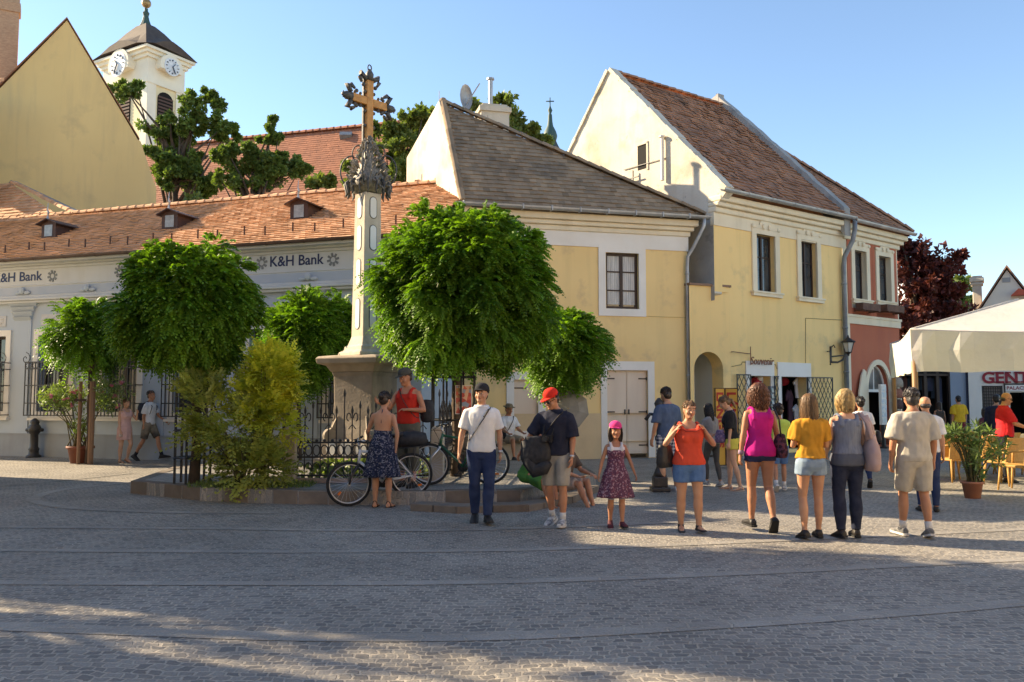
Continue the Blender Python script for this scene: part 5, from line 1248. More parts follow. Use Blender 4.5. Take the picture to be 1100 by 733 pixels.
def tree_px(name, label, Y, base_px, cl, mat, seed, tt=None, **k):
    b = at(base_px, 300, Y); z0 = 0
    loose_tree(name, label, (b.x, Y, z0), [(tuple(at(x, y, Y + dy)), sz(r, Y)) for x, y, r, dy in cl], mat, seed, trunk_top=tuple(at(*tt, Y)) if tt else None, **k)
tree_px('pine_tree', 'tall open pine with crooked limbs in front of the church tower', 46, 186, [(137, 98, 11, 0), (172, 142, 12, 0), (188, 150, 14, 1), (200, 132, 12, 0), (215, 115, 13, 0), (235, 132, 12, 0), (246, 142, 9, 0), (185, 178, 15, 0), (203, 185, 14, 0), (205, 200, 16, 0), (225, 197, 11, 0), (175, 165, 11, 0)], 'leaf_dark', 31, (188, 160), leaf=.22, per=150, trunk_r=.28)
tree_px('pine_tree', 'bushy dark pine right of the church tower above the bank ridge', 42, 272, [(256, 180, 12, 0), (270, 165, 12, 0), (290, 148, 8, 0), (292, 138, 5, 0), (262, 195, 14, 0), (285, 182, 15, 0), (305, 185, 12, 0), (322, 182, 9, 0), (245, 162, 9, 0), (300, 172, 9, 0)], 'leaf_dark', 32, (274, 175), leaf=.2, per=150, trunk_r=.22)
tree_px('broadleaf_tree', 'light green broadleaf tree behind the top of the stone cross', 36, 432, [(425, 140, 15, 0), (443, 128, 13, 0), (415, 165, 16, 0), (440, 165, 18, 0), (405, 185, 14, 0), (425, 185, 16, 0), (380, 185, 10, 0), (452, 150, 12, 1), (395, 200, 14, 0)], 'leaf_mid', 33, (428, 160), leaf=.19, per=130, trunk_r=.2)
tree_px('broadleaf_tree', 'wispy green treetop behind the chimney of the yellow house', 40, 545, [(548, 122, 9, 0), (556, 133, 9, 0), (566, 140, 7, 0), (576, 146, 6, 0), (535, 108, 5, 0), (507, 112, 6, 0), (545, 112, 5, 0), (586, 152, 5, 0)], 'leaf_mid', 34, (548, 135), leaf=.26, per=20, trunk_r=.15)
tree_px('copper_tree', 'dark red copper leaved tree at the end of the red house', 36, 990, [(975, 270, 19, 0), (995, 285, 19, 0), (1012, 318, 16, 0), (1015, 335, 17, 0), (1000, 300, 17, 0), (978, 300, 20, 0), (1005, 320, 18, 0), (985, 330, 22, 0), (1010, 338, 15, 0), (970, 340, 16, 0), (968, 262, 9, 0), (995, 345, 20, 0), (980, 362, 18, 0)], 'leaf_copper', 35, (988, 320), leaf=.24, per=60, trunk_r=.25)
tree_px('broadleaf_tree', 'distant green tree between copper tree and white chimney', 55, 1030, [(1030, 308, 9, 0), (1036, 318, 10, 0), (1028, 325, 9, 0), (1038, 334, 9, 0), (1030, 340, 9, 0), (1025, 303, 5, 0)], 'leaf_mid', 36, (1032, 320), leaf=.3, per=34, trunk_r=.25)
tree_px('ivy_bush', 'low greenery growing along the bank ridge left of the cross', 31, 350, [(346, 192, 6, 0), (336, 196, 5, 0), (357, 195, 5, 0), (207, 213, 7, 0)], 'leaf_mid', 37, (346, 198), leaf=.2, per=30, trunk_r=.06, cat='bush')

# unseen houses and trees on the left, added to shade and dapple the paving
shade_house('unseen lower house left of the square shaped to shade the paving', -13.6, 14.7, 18.4, 8.0, 9.9)
shade_house('unseen narrow tall house left of the square shaped to shade the paving', -13.6, 11.35, 14.6, 11.4, 12.6, 3)
shade_house('unseen second house left of the square shaped to shade the paving', -13.6, -16, 9.46, 10.6, 13.0)
acacia('acacia_tree', 'unseen tall acacia added between the left houses to dapple the paving', (-12.4, 9.4, 0), (-12.4, 9.4, 6.6), (1.0, 1.0, 2.6), (-12.4, 9.4, 4.4), 51, 32, 7, L=.4, clump_r=.4, trunk_r=.13)
x_, y_, z_, r_ = -12.4, 13.2, 9.0, 1.3
loose_tree('broadleaf_tree', 'unseen thin crowned tree added before the left houses to dapple the paving', (x_, y_, 0), [((x_ + .2, y_ - .6, z_ - 1.2), r_ * .5), ((x_, y_ + .7, z_ - .4), r_ * .5), ((x_, y_ - .3, z_ + .9), r_ * .4)], 'leaf_mid', 60, leaf=.3, per=11, trunk_r=.13)
# ------------------------------------------------------------------ the stone cross column
Yc = 17.5; cb = at(392, 500, Yc)
col = thing('cross_column', 'tall slender stone column with wrought iron capital and gilded cross on a broad pedestal', 'monument', (cb.x, Yc, ISZ))
zz = lambda py: at(392, py, Yc).z - ISZ
def sqring(a, rot, z, k=1, cx=0, cy=0): return [(cx + a / 2 * 1.41421 * math.cos(rot + PI / 4 + PI / 2 * i), cy + a / 2 * 1.41421 * math.sin(rot + PI / 4 + PI / 2 * i), z) for i in range(4)]
pr_ = R(-24)
mb = MB()
def sqstack(mb, lst, rot):
    mb.loft([sqring(a, rot, z) for a, z in lst])
sqstack(mb, [(1.5, -.02), (1.5, .16), (1.3, .20), (1.3, .5), (1.24, .56)], pr_)
sqstack(mb, [(1.12, .55), (1.06, .7), (.96, .95), (.93, 1.3), (.95, zz(405)), (1.02, zz(400))], pr_)
ped = bevel(mb.build('pedestal', M['stone_grey'], col), .02, 2)
mb = MB(); sqstack(mb, [(1.04, zz(400)), (1.12, zz(396)), (1.18, zz(393.5)), (1.44, zz(391.5)), (1.48, zz(386)), (1.40, zz(384)), (.95, zz(382.5))], pr_); bevel(mb.build('pedestal_cornice', pmat('brown_limestone', (.46, .37, .27), (.33, .265, .195), 2.4, .88, .5, 25, streak=((.2, .165, .13), .6)), col), .015, 2)
for s in (0, 1, 2, 3):                                      # volute buttresses at the corners of the pedestal
    t = pr_ + PI / 4 + s * PI / 2; mb = MB(); pts = []
    c_ = Vector((math.cos(t), math.sin(t), 0)); sd_ = Vector((-c_.y, c_.x, 0))
    prof = [(.80, .5), (.78, .64), (.72, .76), (.66, .90), (.6, 1.02), (.5, 1.08), (.5, .5)]
    mb.slab([c_ * r + Vector((0, 0, z)) - sd_ * .11 for r, z in prof], sd_ * .22)
    mb.tube([c_ * .72 + Vector((0, 0, .62)) - sd_ * .14, c_ * .72 + Vector((0, 0, .62)) + sd_ * .14], .15, 12)
    bevel(mb.build('volute', M['stone_grey'], col), .015, 2)
mb = MB()
for s in range(4):                                          # marble cartouches on the pedestal sides
    t = pr_ + s * PI / 2; n_ = Vector((math.cos(t), math.sin(t), 0)); q = n_ * .64
    mb.tube([q + Vector((0, 0, .38)) - n_ * .03, q + Vector((0, 0, .38)) + n_ * .04], .16, 14)
    for k in (-.36, .36): mb.tube([q + Vector((-n_.y, n_.x, 0)) * k + Vector((0, 0, .36)) - n_ * .03, q + Vector((-n_.y, n_.x, 0)) * k + Vector((0, 0, .36)) + n_ * .04], .13, 12)
mb.build('carving', M['marble'], col)
sr = R(43); mb = MB()
sqstack(mb, [(.86, zz(383)), (.84, zz(379)), (.70, zz(377)), (.66, zz(373)), (.56, zz(371)), (.50, zz(366)), (.455, zz(362)), (.395, zz(209))], sr)
shaft = bevel(mb.build('shaft', M['stone'], col), .018, 2)
for s in range(4):
    t = sr + s * PI / 2; n_ = Vector((math.cos(t), math.sin(t), 0)); sd_ = Vector((-n_.y, n_.x, 0))
    for (y0, y1) in ((236, 214), (270, 244), (308, 280), (354, 322)):
        z0, z1 = zz(y0), zz(y1); w0 = .075; d_ = lambda z: (.455 + (.395 - .455) * (z - zz(362)) / (zz(209) - zz(362))) / 2 + .002
        def oval(g):
            P_ = [(-w0 - g, z0 + w0), (-w0 - g, z1 - w0)] + [((w0 + g) * -math.cos(a), z1 - w0 + (w0 + g) * math.sin(a)) for a in [PI * k / 8 for k in range(1, 8)]] + [(w0 + g, z1 - w0), (w0 + g, z0 + w0)] + [((w0 + g) * math.cos(a), z0 + w0 - (w0 + g) * math.sin(a)) for a in [PI * k / 8 for k in range(1, 8)]]
            return P_
        mb = MB(); mb.slab([n_ * d_(z) + sd_ * x + Vector((0, 0, z)) for x, z in oval(.018)], n_ * .004); pn = mb.build('panel_border', M['lead'], shaft)
        mb = MB(); mb.slab([n_ * (d_(z) + .004) + sd_ * x + Vector((0, 0, z)) for x, z in oval(0)], n_ * .006); mb.build('panel', M['marble'], shaft)
# capital of wrought leaves
rng_ = random.Random(7); mb = MB(); mb.smooth = True
zb0, zb1 = zz(208), zz(152)
mb.loft([sqring(a, sr, z) for a, z in ((.44, zb0), (.54, zb0 + .12), (.60, zb0 + .24), (.46, zb0 + .34), (.26, zb0 + .6), (.14, zb0 + .86), (.09, zb1 + .02))])
for k in range(330):
    t = rng_.uniform(0, 2 * PI); h = rng_.random() ** 1.2; z = zb0 + .05 + (zb1 - zb0) * h
    r = (.26 + .14 * math.sin(min(1, h * 3) * PI * .5)) * (1 - h) ** .9 + .04; L_ = rng_.uniform(.07, .17) * (1.15 - h)
    d = Vector((math.cos(t), math.sin(t), rng_.uniform(-.9, .9))).normalized(); p = Vector((r * math.cos(t), r * math.sin(t), z))
    pts = [p, p + d * L_ * .6 + Vector((0, 0, .04)), p + d * L_ + Vector((0, 0, .07)), p + d * L_ * 1.25 + Vector((0, 0, .04))]
    mb.tube(pts, [.018, .032, .022, .008], 5, flat=.4)
cap_ = mb.build('capital', pmat('grey_green_iron_leaf', (.13, .12, .10), (.34, .30, .24), 14, .65, .4, 40), col)
mb = MB(); mb.smooth = True
for k in range(16):                                         # drooping leaf fringe
    t = sr + 2 * PI * (k + .5) / 16; r = .37; c_ = Vector((math.cos(t), math.sin(t), 0))
    mb.tube([c_ * r + Vector((0, 0, zb0 + .25)), c_ * (r + .10) + Vector((0, 0, zb0 + .16)), c_ * (r + .06) + Vector((0, 0, zb0 - .02)), c_ * (r + .1) + Vector((0, 0, zb0 - .1))], [.03, .05, .04, .012], 6, flat=.35)
for k in range(4):                                          # big iron loops at the sides
    t = sr + PI / 4 + PI / 2 * k; c_ = Vector((math.cos(t), math.sin(t), 0))
    P_ = [c_ * (.36 + .24 * math.sin(a) * (1 if a < PI else .5)) + Vector((0, 0, zb0 + .48 - .33 * math.cos(a))) for a in [PI * j / 12 for j in range(15)]]
    mb.tube(P_, .018, 5); P2_ = [c_ * (.22 + .13 * math.sin(a)) + Vector((0, 0, zb0 + .86 - .18 * math.cos(a))) for a in [PI * j / 10 for j in range(14)]]; mb.tube(P2_, .014, 5)
mb.build('iron_scroll', M['lead'], cap_)
# cross, turned away from the square's axis
cr_ = R(48); zc1, zc2 = zz(152), zz(87); zx = zz(110); ax_ = Vector((math.cos(cr_), math.sin(cr_), 0)); ay_ = Vector((-ax_.y, ax_.x, 0))
cr = MB(); hw_ = .46
G = lambda a, b, z: ax_ * a + ay_ * b + Vector((0, 0, z))
def cbar(mb, a0, a1, z0, z1, b0, b1):
    v = [G(a, b, z) for z in (z0, z1) for a, b in ((a0, b0), (a1, b0), (a1, b1), (a0, b1))]
    mb.add(v, [(3, 2, 1, 0), (4, 5, 6, 7), (0, 1, 5, 4), (1, 2, 6, 5), (2, 3, 7, 6), (3, 0, 4, 7)])
cbar(cr, -.085, .085, zc1 - .05, zc2, -.045, .045); cbar(cr, -hw_, -.085, zx - .085, zx + .085, -.044, .044); cbar(cr, .085, hw_, zx - .085, zx + .085, -.044, .044)
cro = bevel(cr.build('cross', M['gold'], col), .008, 1)
mb = MB()
cbar(mb, -.12, .12, zc1, zc2 + .03, .046, .09); cbar(mb, -hw_ - .03, hw_ + .03, zx - .12, zx + .12, .048, .088)
mb.smooth = True
for (a, z, da, dz_) in ((0, zc2, 0, 1), (-hw_, zx, -1, 0), (hw_, zx, 1, 0)):
    pa = (-dz_, da)
    for s in (-1, 1):
        P_ = [G(a + da * .02 + s * pa[0] * .09, 0, z + dz_ * .02 + s * pa[1] * .09), G(a + da * .12 + s * pa[0] * .24, 0, z + dz_ * .12 + s * pa[1] * .24), G(a + da * .02 + s * pa[0] * .26, 0, z + dz_ * .02 + s * pa[1] * .26), G(a - da * .08 + s * pa[0] * .20, 0, z - dz_ * .08 + s * pa[1] * .20)]
        mb.tube(P_, [.055, .06, .05, .03], 6)
        mb.sphere(G(a - da * .12 + s * pa[0] * .16, 0, z - dz_ * .12 + s * pa[1] * .16), .045, n=8, m=5)
    mb.tube([G(a, 0, z), G(a + da * .14, 0, z + dz_ * .14), G(a + da * .25, 0, z + dz_ * .25)], [.08, .09, .03], 7)
    mb.tube([G(a + da * .22 + math.cos(t) * .05 * abs(pa[0]) , math.sin(t) * .0, z + dz_ * .28 + math.sin(t) * .07) for t in [2 * PI * j / 8 for j in range(9)]], .014, 5)
for s in (-1, 1):
    for z in (zx - .22, zx + .2, zc1 + .32): mb.sphere(G(s * .12, 0, z), .04, n=8, m=5)
    for a in (.24, .38): mb.sphere(G(s * a, 0, zx - .13), .04, n=8, m=5); mb.sphere(G(s * a, 0, zx + .13), .035, n=8, m=5)
mb.build('cross_ornament', M['lead'], cro)

# ------------------------------------------------------------------ railings round the column
Yf_ = 13.95
pL = at(312, 500, Yf_); pR = at(469, 500, Yf_)
rail = thing('iron_railing', 'ornate black iron railing with two stone posts round the column foot', 'railing', (pL.x, Yf_, ISZ))
def post(px, w=.215, top=458):
    x = at(px, 500, Yf_).x - pL.x; h = at(px, top, Yf_).z - ISZ; mb = MB()
    mb.loft([[(x + a * w / 2, b * w / 2, z) for a, b in ((-1, -1), (1, -1), (1, 1), (-1, 1))] for z in (-.03, h - .07)], cap=True)
    mb.loft([[(x + a * w / 2 * s, b * w / 2 * s, z) for a, b in ((-1, -1), (1, -1), (1, 1), (-1, 1))] for z, s in ((h - .07, 1), (h - .02, .8), (h, .5))])
    bevel(mb.build('stone_post', M['stone'], rail), .025, 3)
post(312); post(470)
def fence_panel(p, q, h=1.42, step=.125):
    p = Vector(p); q = Vector(q); d = q - p; L = d.length; d.normalize(); mb = MB(); n_ = max(3, int(L / step))
    U = Vector((0, 0, 1)); at_ = lambda a, z: p + d * a + U * z
    for z in (.12, .42, .66): mb.bar(at_(0, z), at_(L, z), .02, .03)
    for k in range(n_ + 1):
        a = L * k / n_; hh = h * (.86 + .14 * (k % 3 == 0)) if k % 2 == 0 else h * .8
        mb.bar(at_(a, .05), at_(a, hh), .017)
        mb.tube([at_(a, hh), at_(a, hh + .05), at_(a, hh + .13)], [.016, .022, .003], 5)
        if k < n_:
            c_ = a + L / n_ / 2
            mb.tube([at_(c_ + .055 * math.cos(t), .53 + .09 * math.sin(t)) for t in [2 * PI * j / 10 for j in range(11)]], .010, 4, cap=False)
            mb.sphere(at_(c_, .69), .028, n=6, m=4)
            mb.tube([at_(c_ + .06 * math.cos(t), .22 + .11 * math.sin(t)) for t in [PI * j / 6 for j in range(7)]], .009, 4)
        if k % 3 == 1:
            for s in (-1, 1):
                mb.tube([at_(a + s * (.02 + .045 * (1 - math.cos(t)) * .8), 1.06 + .075 * math.sin(t) + .02 * t * .3) for t in [1.5 * PI * j / 10 for j in range(11)]], .009, 4)
            mb.tube([at_(a - .06, .88), at_(a, .96), at_(a + .06, .88)], .009, 4)
    mb.build('iron_panel', M['iron'], rail)
W_ = pR.x - pL.x
fence_panel((.1, 0, 0), (W_ - .1, 0, 0)); fence_panel((-.05, .12, 0), (-1.5, 5.0, 0)); fence_panel((W_ + .03, .12, 0), (W_ + .5, 5.0, 0))
mb = MB(); mb.box(.1, -.06, .0, W_ - .1, .06, .075); mb.build('bottom_beam', pmat('pinkish_sill', (.36, .26, .20), (.28, .2, .16), 4, .85), rail)
gr = np.random.default_rng(8); k_ = 1500                     # ivy and weeds inside
P = np.stack([gr.uniform(-3.5, -1.3, k_), gr.uniform(14.1, 16.2, k_), ISZ + .02 + gr.uniform(0, .22, k_) ** 1.0], 1); A = unit(gr.normal(0, 1, (k_, 3)) + [0, 0, .4]); S = unit(np.cross(A, gr.normal(0, 1, (k_, 3))))
V = np.stack([P, P + A * .05 + S * .04, P + A * .11, P + A * .05 - S * .04], 1)
g_ = quads_object('ground_cover', V, M['leaf_mid'], None, gr.uniform(0, 1, k_)); g_['kind'] = 'stuff'; g_['label'] = 'low green ivy inside the iron railing'; g_['category'] = 'ground cover'
# metal baskets hung on the guard by the pedestal
def hanging(name, label, cat, loc, mb, m):
    o = mb.build(name, m, None, loc=loc); tag(o, label, cat); return o
# ------------------------------------------------------------------ bicycles
M['rubber'] = pmat('tyre_rubber', (.02, .02, .02), rough=.8)
M['alu'] = pmat('brushed_aluminium', (.55, .55, .56), (.45, .45, .46), 9, .35, metal=.8)
M['saddle'] = pmat('black_vinyl', (.02, .02, .022), rough=.5)
def wheel(parent, x, z, r, tyre=.024):
    mb = MB(); mb.smooth = True; n = 40
    rings = [[(x + (r - tyre + tyre * math.cos(a)) * math.cos(t), tyre * math.sin(a), z + (r - tyre + tyre * math.cos(a)) * math.sin(t)) for a in [2 * PI * j / 8 for j in range(8)]] for t in [2 * PI * k / n for k in range(n + 1)]]
    mb.loft(rings, cap=False); t_ = mb.build('wheel', M['rubber'], parent)
    mb = MB(); mb.smooth = True; r2 = r - tyre * 2.0
    rings = [[(x + (r2 + .012 * math.cos(a)) * math.cos(t), .013 * math.sin(a), z + (r2 + .012 * math.cos(a)) * math.sin(t)) for a in [2 * PI * j / 6 for j in range(6)]] for t in [2 * PI * k / n for k in range(n + 1)]]
    mb.loft(rings, cap=False); mb.build('rim', M['alu'], t_)
    mb = MB()
    for k in range(24): a = 2 * PI * k / 24; mb.tube([(x + .02 * math.cos(a + 1), .02 * (1 if k % 2 else -1), z + .02 * math.sin(a + 1)), (x + r2 * math.cos(a), 0, z + r2 * math.sin(a))], .0022, 3)
    mb.tube([(x, -.05, z), (x, .05, z)], .02, 8); mb.build('spokes', M['alu'], t_)
    return t_
def bicycle(label, front, rear, col_m, fork_m, rack=False, lean=0.0, steer=0.0):
    """front / rear: contact points of the wheels; local +x runs to the front wheel"""
    f = Vector(front); r = Vector(rear); d = f - r; wb = math.hypot(d.x, d.y); rz = math.atan2(d.y, d.x); mid = (f + r) / 2
    b = thing('bicycle', label, 'bicycle', mid, 0); b.rotation_euler = (lean, -math.atan2(d.z, wb), rz); b.rotation_mode = 'XYZ'
    xf, xr, R_ = wb / 2, -wb / 2, .335
    wheel(b, xr, R_, R_); wheel(b, xf, R_, R_)
    bb = Vector((xr + .43, 0, .29)); st_ = Vector((xr + .25, 0, .78)); hd0 = Vector((xf - .17, 0, .62)); hd1 = Vector((xf - .22, 0, .82)); ax = Vector((xr, 0, R_))
    mb = MB(); mb.smooth = True
    mb.tube([bb, st_], .017, 8); mb.tube([bb, hd0 + Vector((0, 0, .04))], .022, 8); mb.tube([st_ - Vector((-.02, 0, .07)), hd1 - Vector((0, 0, .03))], .019, 8); mb.tube([hd0, hd1], .023, 8)
    for s in (-.06, .06): mb.tube([bb + Vector((0, s * .5, 0)), ax + Vector((0, s, 0))], .010, 6); mb.tube([st_ - Vector((0, 0, .08)) + Vector((0, s * .4, 0)), ax + Vector((0, s, 0))], .009, 6)
    mb.build('frame', col_m, b)
    mb = MB(); mb.smooth = True; mb.tube([hd0, hd0 - Vector((-.015, 0, .05))], .03, 8)
    for s in (-.06, .06): mb.tube([hd0 + Vector((.01, s, -.03)), Vector((xf - .03, s, R_ + .1)), Vector((xf, s, R_))], .016, 7)
    mb.build('fork', fork_m, b)
    mb = MB(); mb.smooth = True; hb = hd1 + Vector((.03, 0, .12)); mb.tube([hd1, hb], .014, 7)
    mb.tube([hb + Vector((-.10, -.30, .03)), hb + Vector((-.03, -.15, .03)), hb, hb + Vector((-.03, .15, .03)), hb + Vector((-.10, .30, .03))], .012, 7)
    h_ = mb.build('handlebar', M['alu'], b)
    mb = MB()
    for s in (-1, 1): mb.tube([hb + Vector((-.075, s * .22, .03)), hb + Vector((-.11, s * .32, .03))], .018, 7); mb.tube([hb + Vector((-.03, s * .16, .03)), hb + Vector((.07, s * .2, .0))], .007, 5)
    for s in (-1, 1): mb.tube([hb + Vector((-.02, s * .1, .03)), hb + Vector((.12, s * .05, -.05)), hd1 + Vector((.06, 0, -.1)), hd0 + Vector((.04, s * .04, -.1))], .004, 4)
    mb.build('grip', M['saddle'], h_)
    mb = MB(); mb.smooth = True; top = st_ + (st_ - bb).normalized() * .16; mb.tube([st_, top], .013, 7); mb.build('seat_post', M['alu'], b)
    mb = MB(); mb.smooth = True; mb.loft([[(top.x + x_, w_ * math.cos(t), top.z + .03 + z_ + .028 * math.sin(t)) for t in [2 * PI * j / 10 for j in range(10)]] for x_, w_, z_ in ((-.13, .05, .02), (-.11, .085, .015), (-.04, .07, 0), (.05, .03, 0), (.13, .018, -.005), (.15, .008, -.015))]); mb.build('saddle', M['saddle'], b)
    mb = MB(); mb.smooth = True; mb.tube([bb + Vector((0, -.055, 0)), bb + Vector((0, -.045, 0))], .09, 20); mb.tube([bb + Vector((0, -.06, 0)), bb + Vector((.1, -.07, -.13))], .012, 6); mb.tube([bb + Vector((0, .06, 0)), bb + Vector((-.1, .07, .13))], .012, 6)
    for s in (1, -1): mb.cbox(bb + Vector((.1 * s, -.11 * s, -.135 * s)), .09, .08, .022)
    mb.tube([ax + Vector((0, -.05, 0)), ax + Vector((0, -.04, 0))], .05, 14); mb.tube([ax + Vector((0, -.045, .05)), bb + Vector((0, -.05, .09))], .006, 4); mb.tube([ax + Vector((.03, -.045, -.09)), bb + Vector((0, -.05, -.09))], .006, 4); mb.tube([ax + Vector((.02, -.05, -.02)), ax + Vector((.03, -.045, -.11))], .018, 5)
    mb.build('drivetrain', pmat('oily_steel', (.10, .10, .10), (.05, .05, .05), 20, .4, metal=.6), b)
    mb = MB(); mb.cbox((xf + .15, 0, R_ - .12), .06, .016, .03, 0, 0, R(40)); mb.cbox((xr - .12, 0, R_ - .17), .06, .016, .03); mb.build('reflector', pmat('orange_reflector', (.70, .16, .02), rough=.3), b)
    mb = MB(); mb.smooth = True
    for s in ((-.035, .035) if not rack else ()): mb.tube([Vector((xf - .02 + R_ * 1.06 * math.cos(t), s, R_ + R_ * 1.06 * math.sin(t))) for t in [R(100) + R(60) * j / 6 for j in range(7)]], .004, 4)
    if rack:
        z = R_ * 2 + .08
        mb.bar((xr + .05, -.07, z), (xr + .05, .07, z), .012); mb.bar((xr - .18, -.07, z), (xr - .18, .07, z), .012)
        for s in (-.06, .06): mb.tube([(xr + .22, s, z + .02), (xr - .2, s, z)], .006, 5); mb.tube([(xr - .1, s, z), (xr, s, R_)], .006, 5)
    mb.build('rack' if rack else 'mudguard_stay', M['iron'], b)
    return b
fr = gp(377, 544); rr_ = at(444, 533, 12.85); rr_.z = .11
bk = bicycle('white framed mountain bicycle in front of the kerb beside the woman in the halter dress', fr, rr_, pmat('white_bike_paint', (.72, .72, .72), rough=.3, spec=.6), M['iron'], True, R(-4))
d_ = (fr - rr_); rz_ = math.atan2(d_.y, d_.x)
bagm = pmat('black_nylon', (.016, .016, .018), (.03, .03, .033), 20, .7, .3, 30)
bgp = rr_ + Vector((0, 0, .76)) + d_.normalized() * .06
mb = MB(); mb.smooth = True
mb.loft([[(x_, w_ * math.cos(t), .11 + z_ + h_ * math.sin(t)) for t in [2 * PI * j / 12 for j in range(12)]] for x_, w_, z_, h_ in ((-.26, .04, 0, .04), (-.24, .11, 0, .10), (-.05, .14, .01, .13), (.12, .13, 0, .12), (.24, .1, -.01, .09), (.27, .03, -.01, .03))])
tag(mb.build('rack_bag', bagm, None, loc=bgp, rot=rz_), 'black bag strapped on the rear rack of the white framed bicycle', 'bag')
Yg2 = 13.55; f2 = at(461, 512, Yg2); r2_ = at(526, 514, Yg2 + .15); f2.z = r2_.z = ISZ
bicycle('dark green bicycle leaning by the iron guard behind the man in the white polo', f2, r2_, pmat('green_bike_paint', (.02, .13, .06), rough=.3, spec=.6), M['alu'], False, R(3))

# ------------------------------------------------------------------ poster on the guard, pump, hydrant, bench, boards
p0 = at(489, 445, 14.85); p1 = at(507, 414, 14.85)
po = thing('poster', 'small colourful red and blue poster tied to the iron tree guard', 'poster', (p0.x, 14.85, p0.z))
w_, h_ = p1.x - p0.x, p1.z - p0.z
mb = MB(); mb.box(0, 0, 0, w_, .012, h_); mb.build('backing', M['white_trim'], po)
def blotch_mat(name, cols, scale):
    m, nt, b = _new(name); tc = N(nt, 'ShaderNodeTexCoord'); v = N(nt, 'ShaderNodeTexVoronoi', Scale=scale); nt.links.new(tc.outputs['Object'], v.inputs['Vector'])
    sp = N(nt, 'ShaderNodeSeparateColor'); nt.links.new(v.outputs['Color'], sp.inputs[0]); cr_ = N(nt, 'ShaderNodeValToRGB'); cr_.color_ramp.interpolation = 'CONSTANT'
    e = cr_.color_ramp.elements; e[0].color = rgba(cols[0]); e[1].position = 1 / len(cols); e[1].color = rgba(cols[1])
    for i, c in enumerate(cols[2:]): q = e.new((i + 2) / len(cols)); q.color = rgba(c)
    nt.links.new(sp.outputs[0], cr_.inputs[0]); nt.links.new(cr_.outputs[0], b.inputs['Base Color']); b.inputs['Roughness'].default_value = .6; MATS[name] = m; return m
mb = MB(); mb.box(.012, -.004, .012, w_ - .012, 0, h_ - .012); mb.build('print', blotch_mat('poster_print', [(.55, .08, .06), (.75, .45, .3), (.3, .35, .45), (.7, .15, .1), (.75, .65, .5), (.5, .25, .1)], 16), po)
# black cast iron pump
pb = gp(709, 528); pu = thing('iron_pump', 'black cast iron street pump on square base beside the man in plaid shorts', 'pump', pb)
k_ = pb.y / F; hh_ = (528 - 430) * k_
mb = MB(); mb.box(-.16, -.16, 0, .16, .16, .08); mb.box(-.12, -.12, .08, .12, .12, .26); bevel(mb.build('base', M['iron'], pu), .02, 2)
mb = MB(); mb.smooth = True; mb.lathe([(.12, .26), (.09, .34), (.055, .42), (.05, .85), (.075, .88), (.075, .94), (.05, .97), (.045, hh_ - .35), (.085, hh_ - .32), (.09, hh_ - .22), (.05, hh_ - .18), (.085, hh_ - .08), (.06, hh_ - .03), (.02, hh_ + .02)], 14); mb.build('column', M['iron'], pu)
mb = MB(); mb.smooth = True; mb.tube([(0, 0, hh_ - .28), (-.16, -.02, hh_ - .26), (-.24, -.03, hh_ - .36)], [.03, .028, .035], 8); mb.build('spout', M['iron'], pu); mb = MB(); mb.smooth = True; mb.tube([(0, 0, hh_ - .12), (.16, 0, hh_ - .10), (.26, .02, hh_ - .45)], .018, 6); mb.build('handle', M['iron'], pu)
hyb = gp(36, 491.5); hy = thing('hydrant', 'black cast iron hydrant with round cap on the paving before the bank', 'hydrant', hyb)
mb = MB(); mb.smooth = True; mb.lathe([(.19, 0), (.19, .05), (.13, .08), (.12, .18), (.14, .22), (.105, .28), (.10, .62), (.16, .70), (.17, .78), (.13, .86), (.10, .90), (.12, .94), (.10, 1.0), (.05, 1.04), (.02, 1.06)], 16); mb.build('body', M['iron'], hy)
for s in (-1, 1): mb = MB(); mb.smooth = True; mb.tube([(s * .12, 0, .74), (s * .23, 0, .74)], [.05, .045], 8); mb.build('outlet', M['iron'], hy)
b0 = gp(166, 491); b1 = gp(204, 491); be = thing('bench', 'plain wooden bench along the bank wall behind the walking couple', 'bench', ((b0.x + b1.x) / 2, (b0.y + b1.y) / 2 - .0, 0), FB.rot)
L_ = 1.5; M['bench_wood'] = pmat('worn_bench_wood', (.30, .20, .12), (.22, .14, .085), 5, .75, .3, 20, stretch=(.2, 1, 1))
for y in (-.14, .02, .18): mb = MB(); mb.box(-L_ / 2, y - .07, .41, L_ / 2, y + .07, .45); bevel(mb.build('slat', M['bench_wood'], be), .008, 1)
for s in (-1, 1):
    for y in (-.15, .16): mb = MB(); mb.bar((s * (L_ / 2 - .15), y, 0), (s * (L_ / 2 - .15), y, .41), .07); mb.build('leg', M['bench_wood'], be)
Yb_ = 19.5
q0 = at(766, 417, Yb_); q1 = at(778.5, 417, Yb_); q2 = at(791, 417, Yb_)
lb = thing('sign_board', 'tall folding yellow board with red LÁNGOS lettering outside the arched passage', 'sign', (q1.x, Yb_, 0))
hB = q1.z; M['board'] = pmat('mustard_board', (.62, .36, .06), (.55, .31, .05), 3, .6); M['signred'] = pmat('sign_red', (.42, .03, .02), rough=.5)
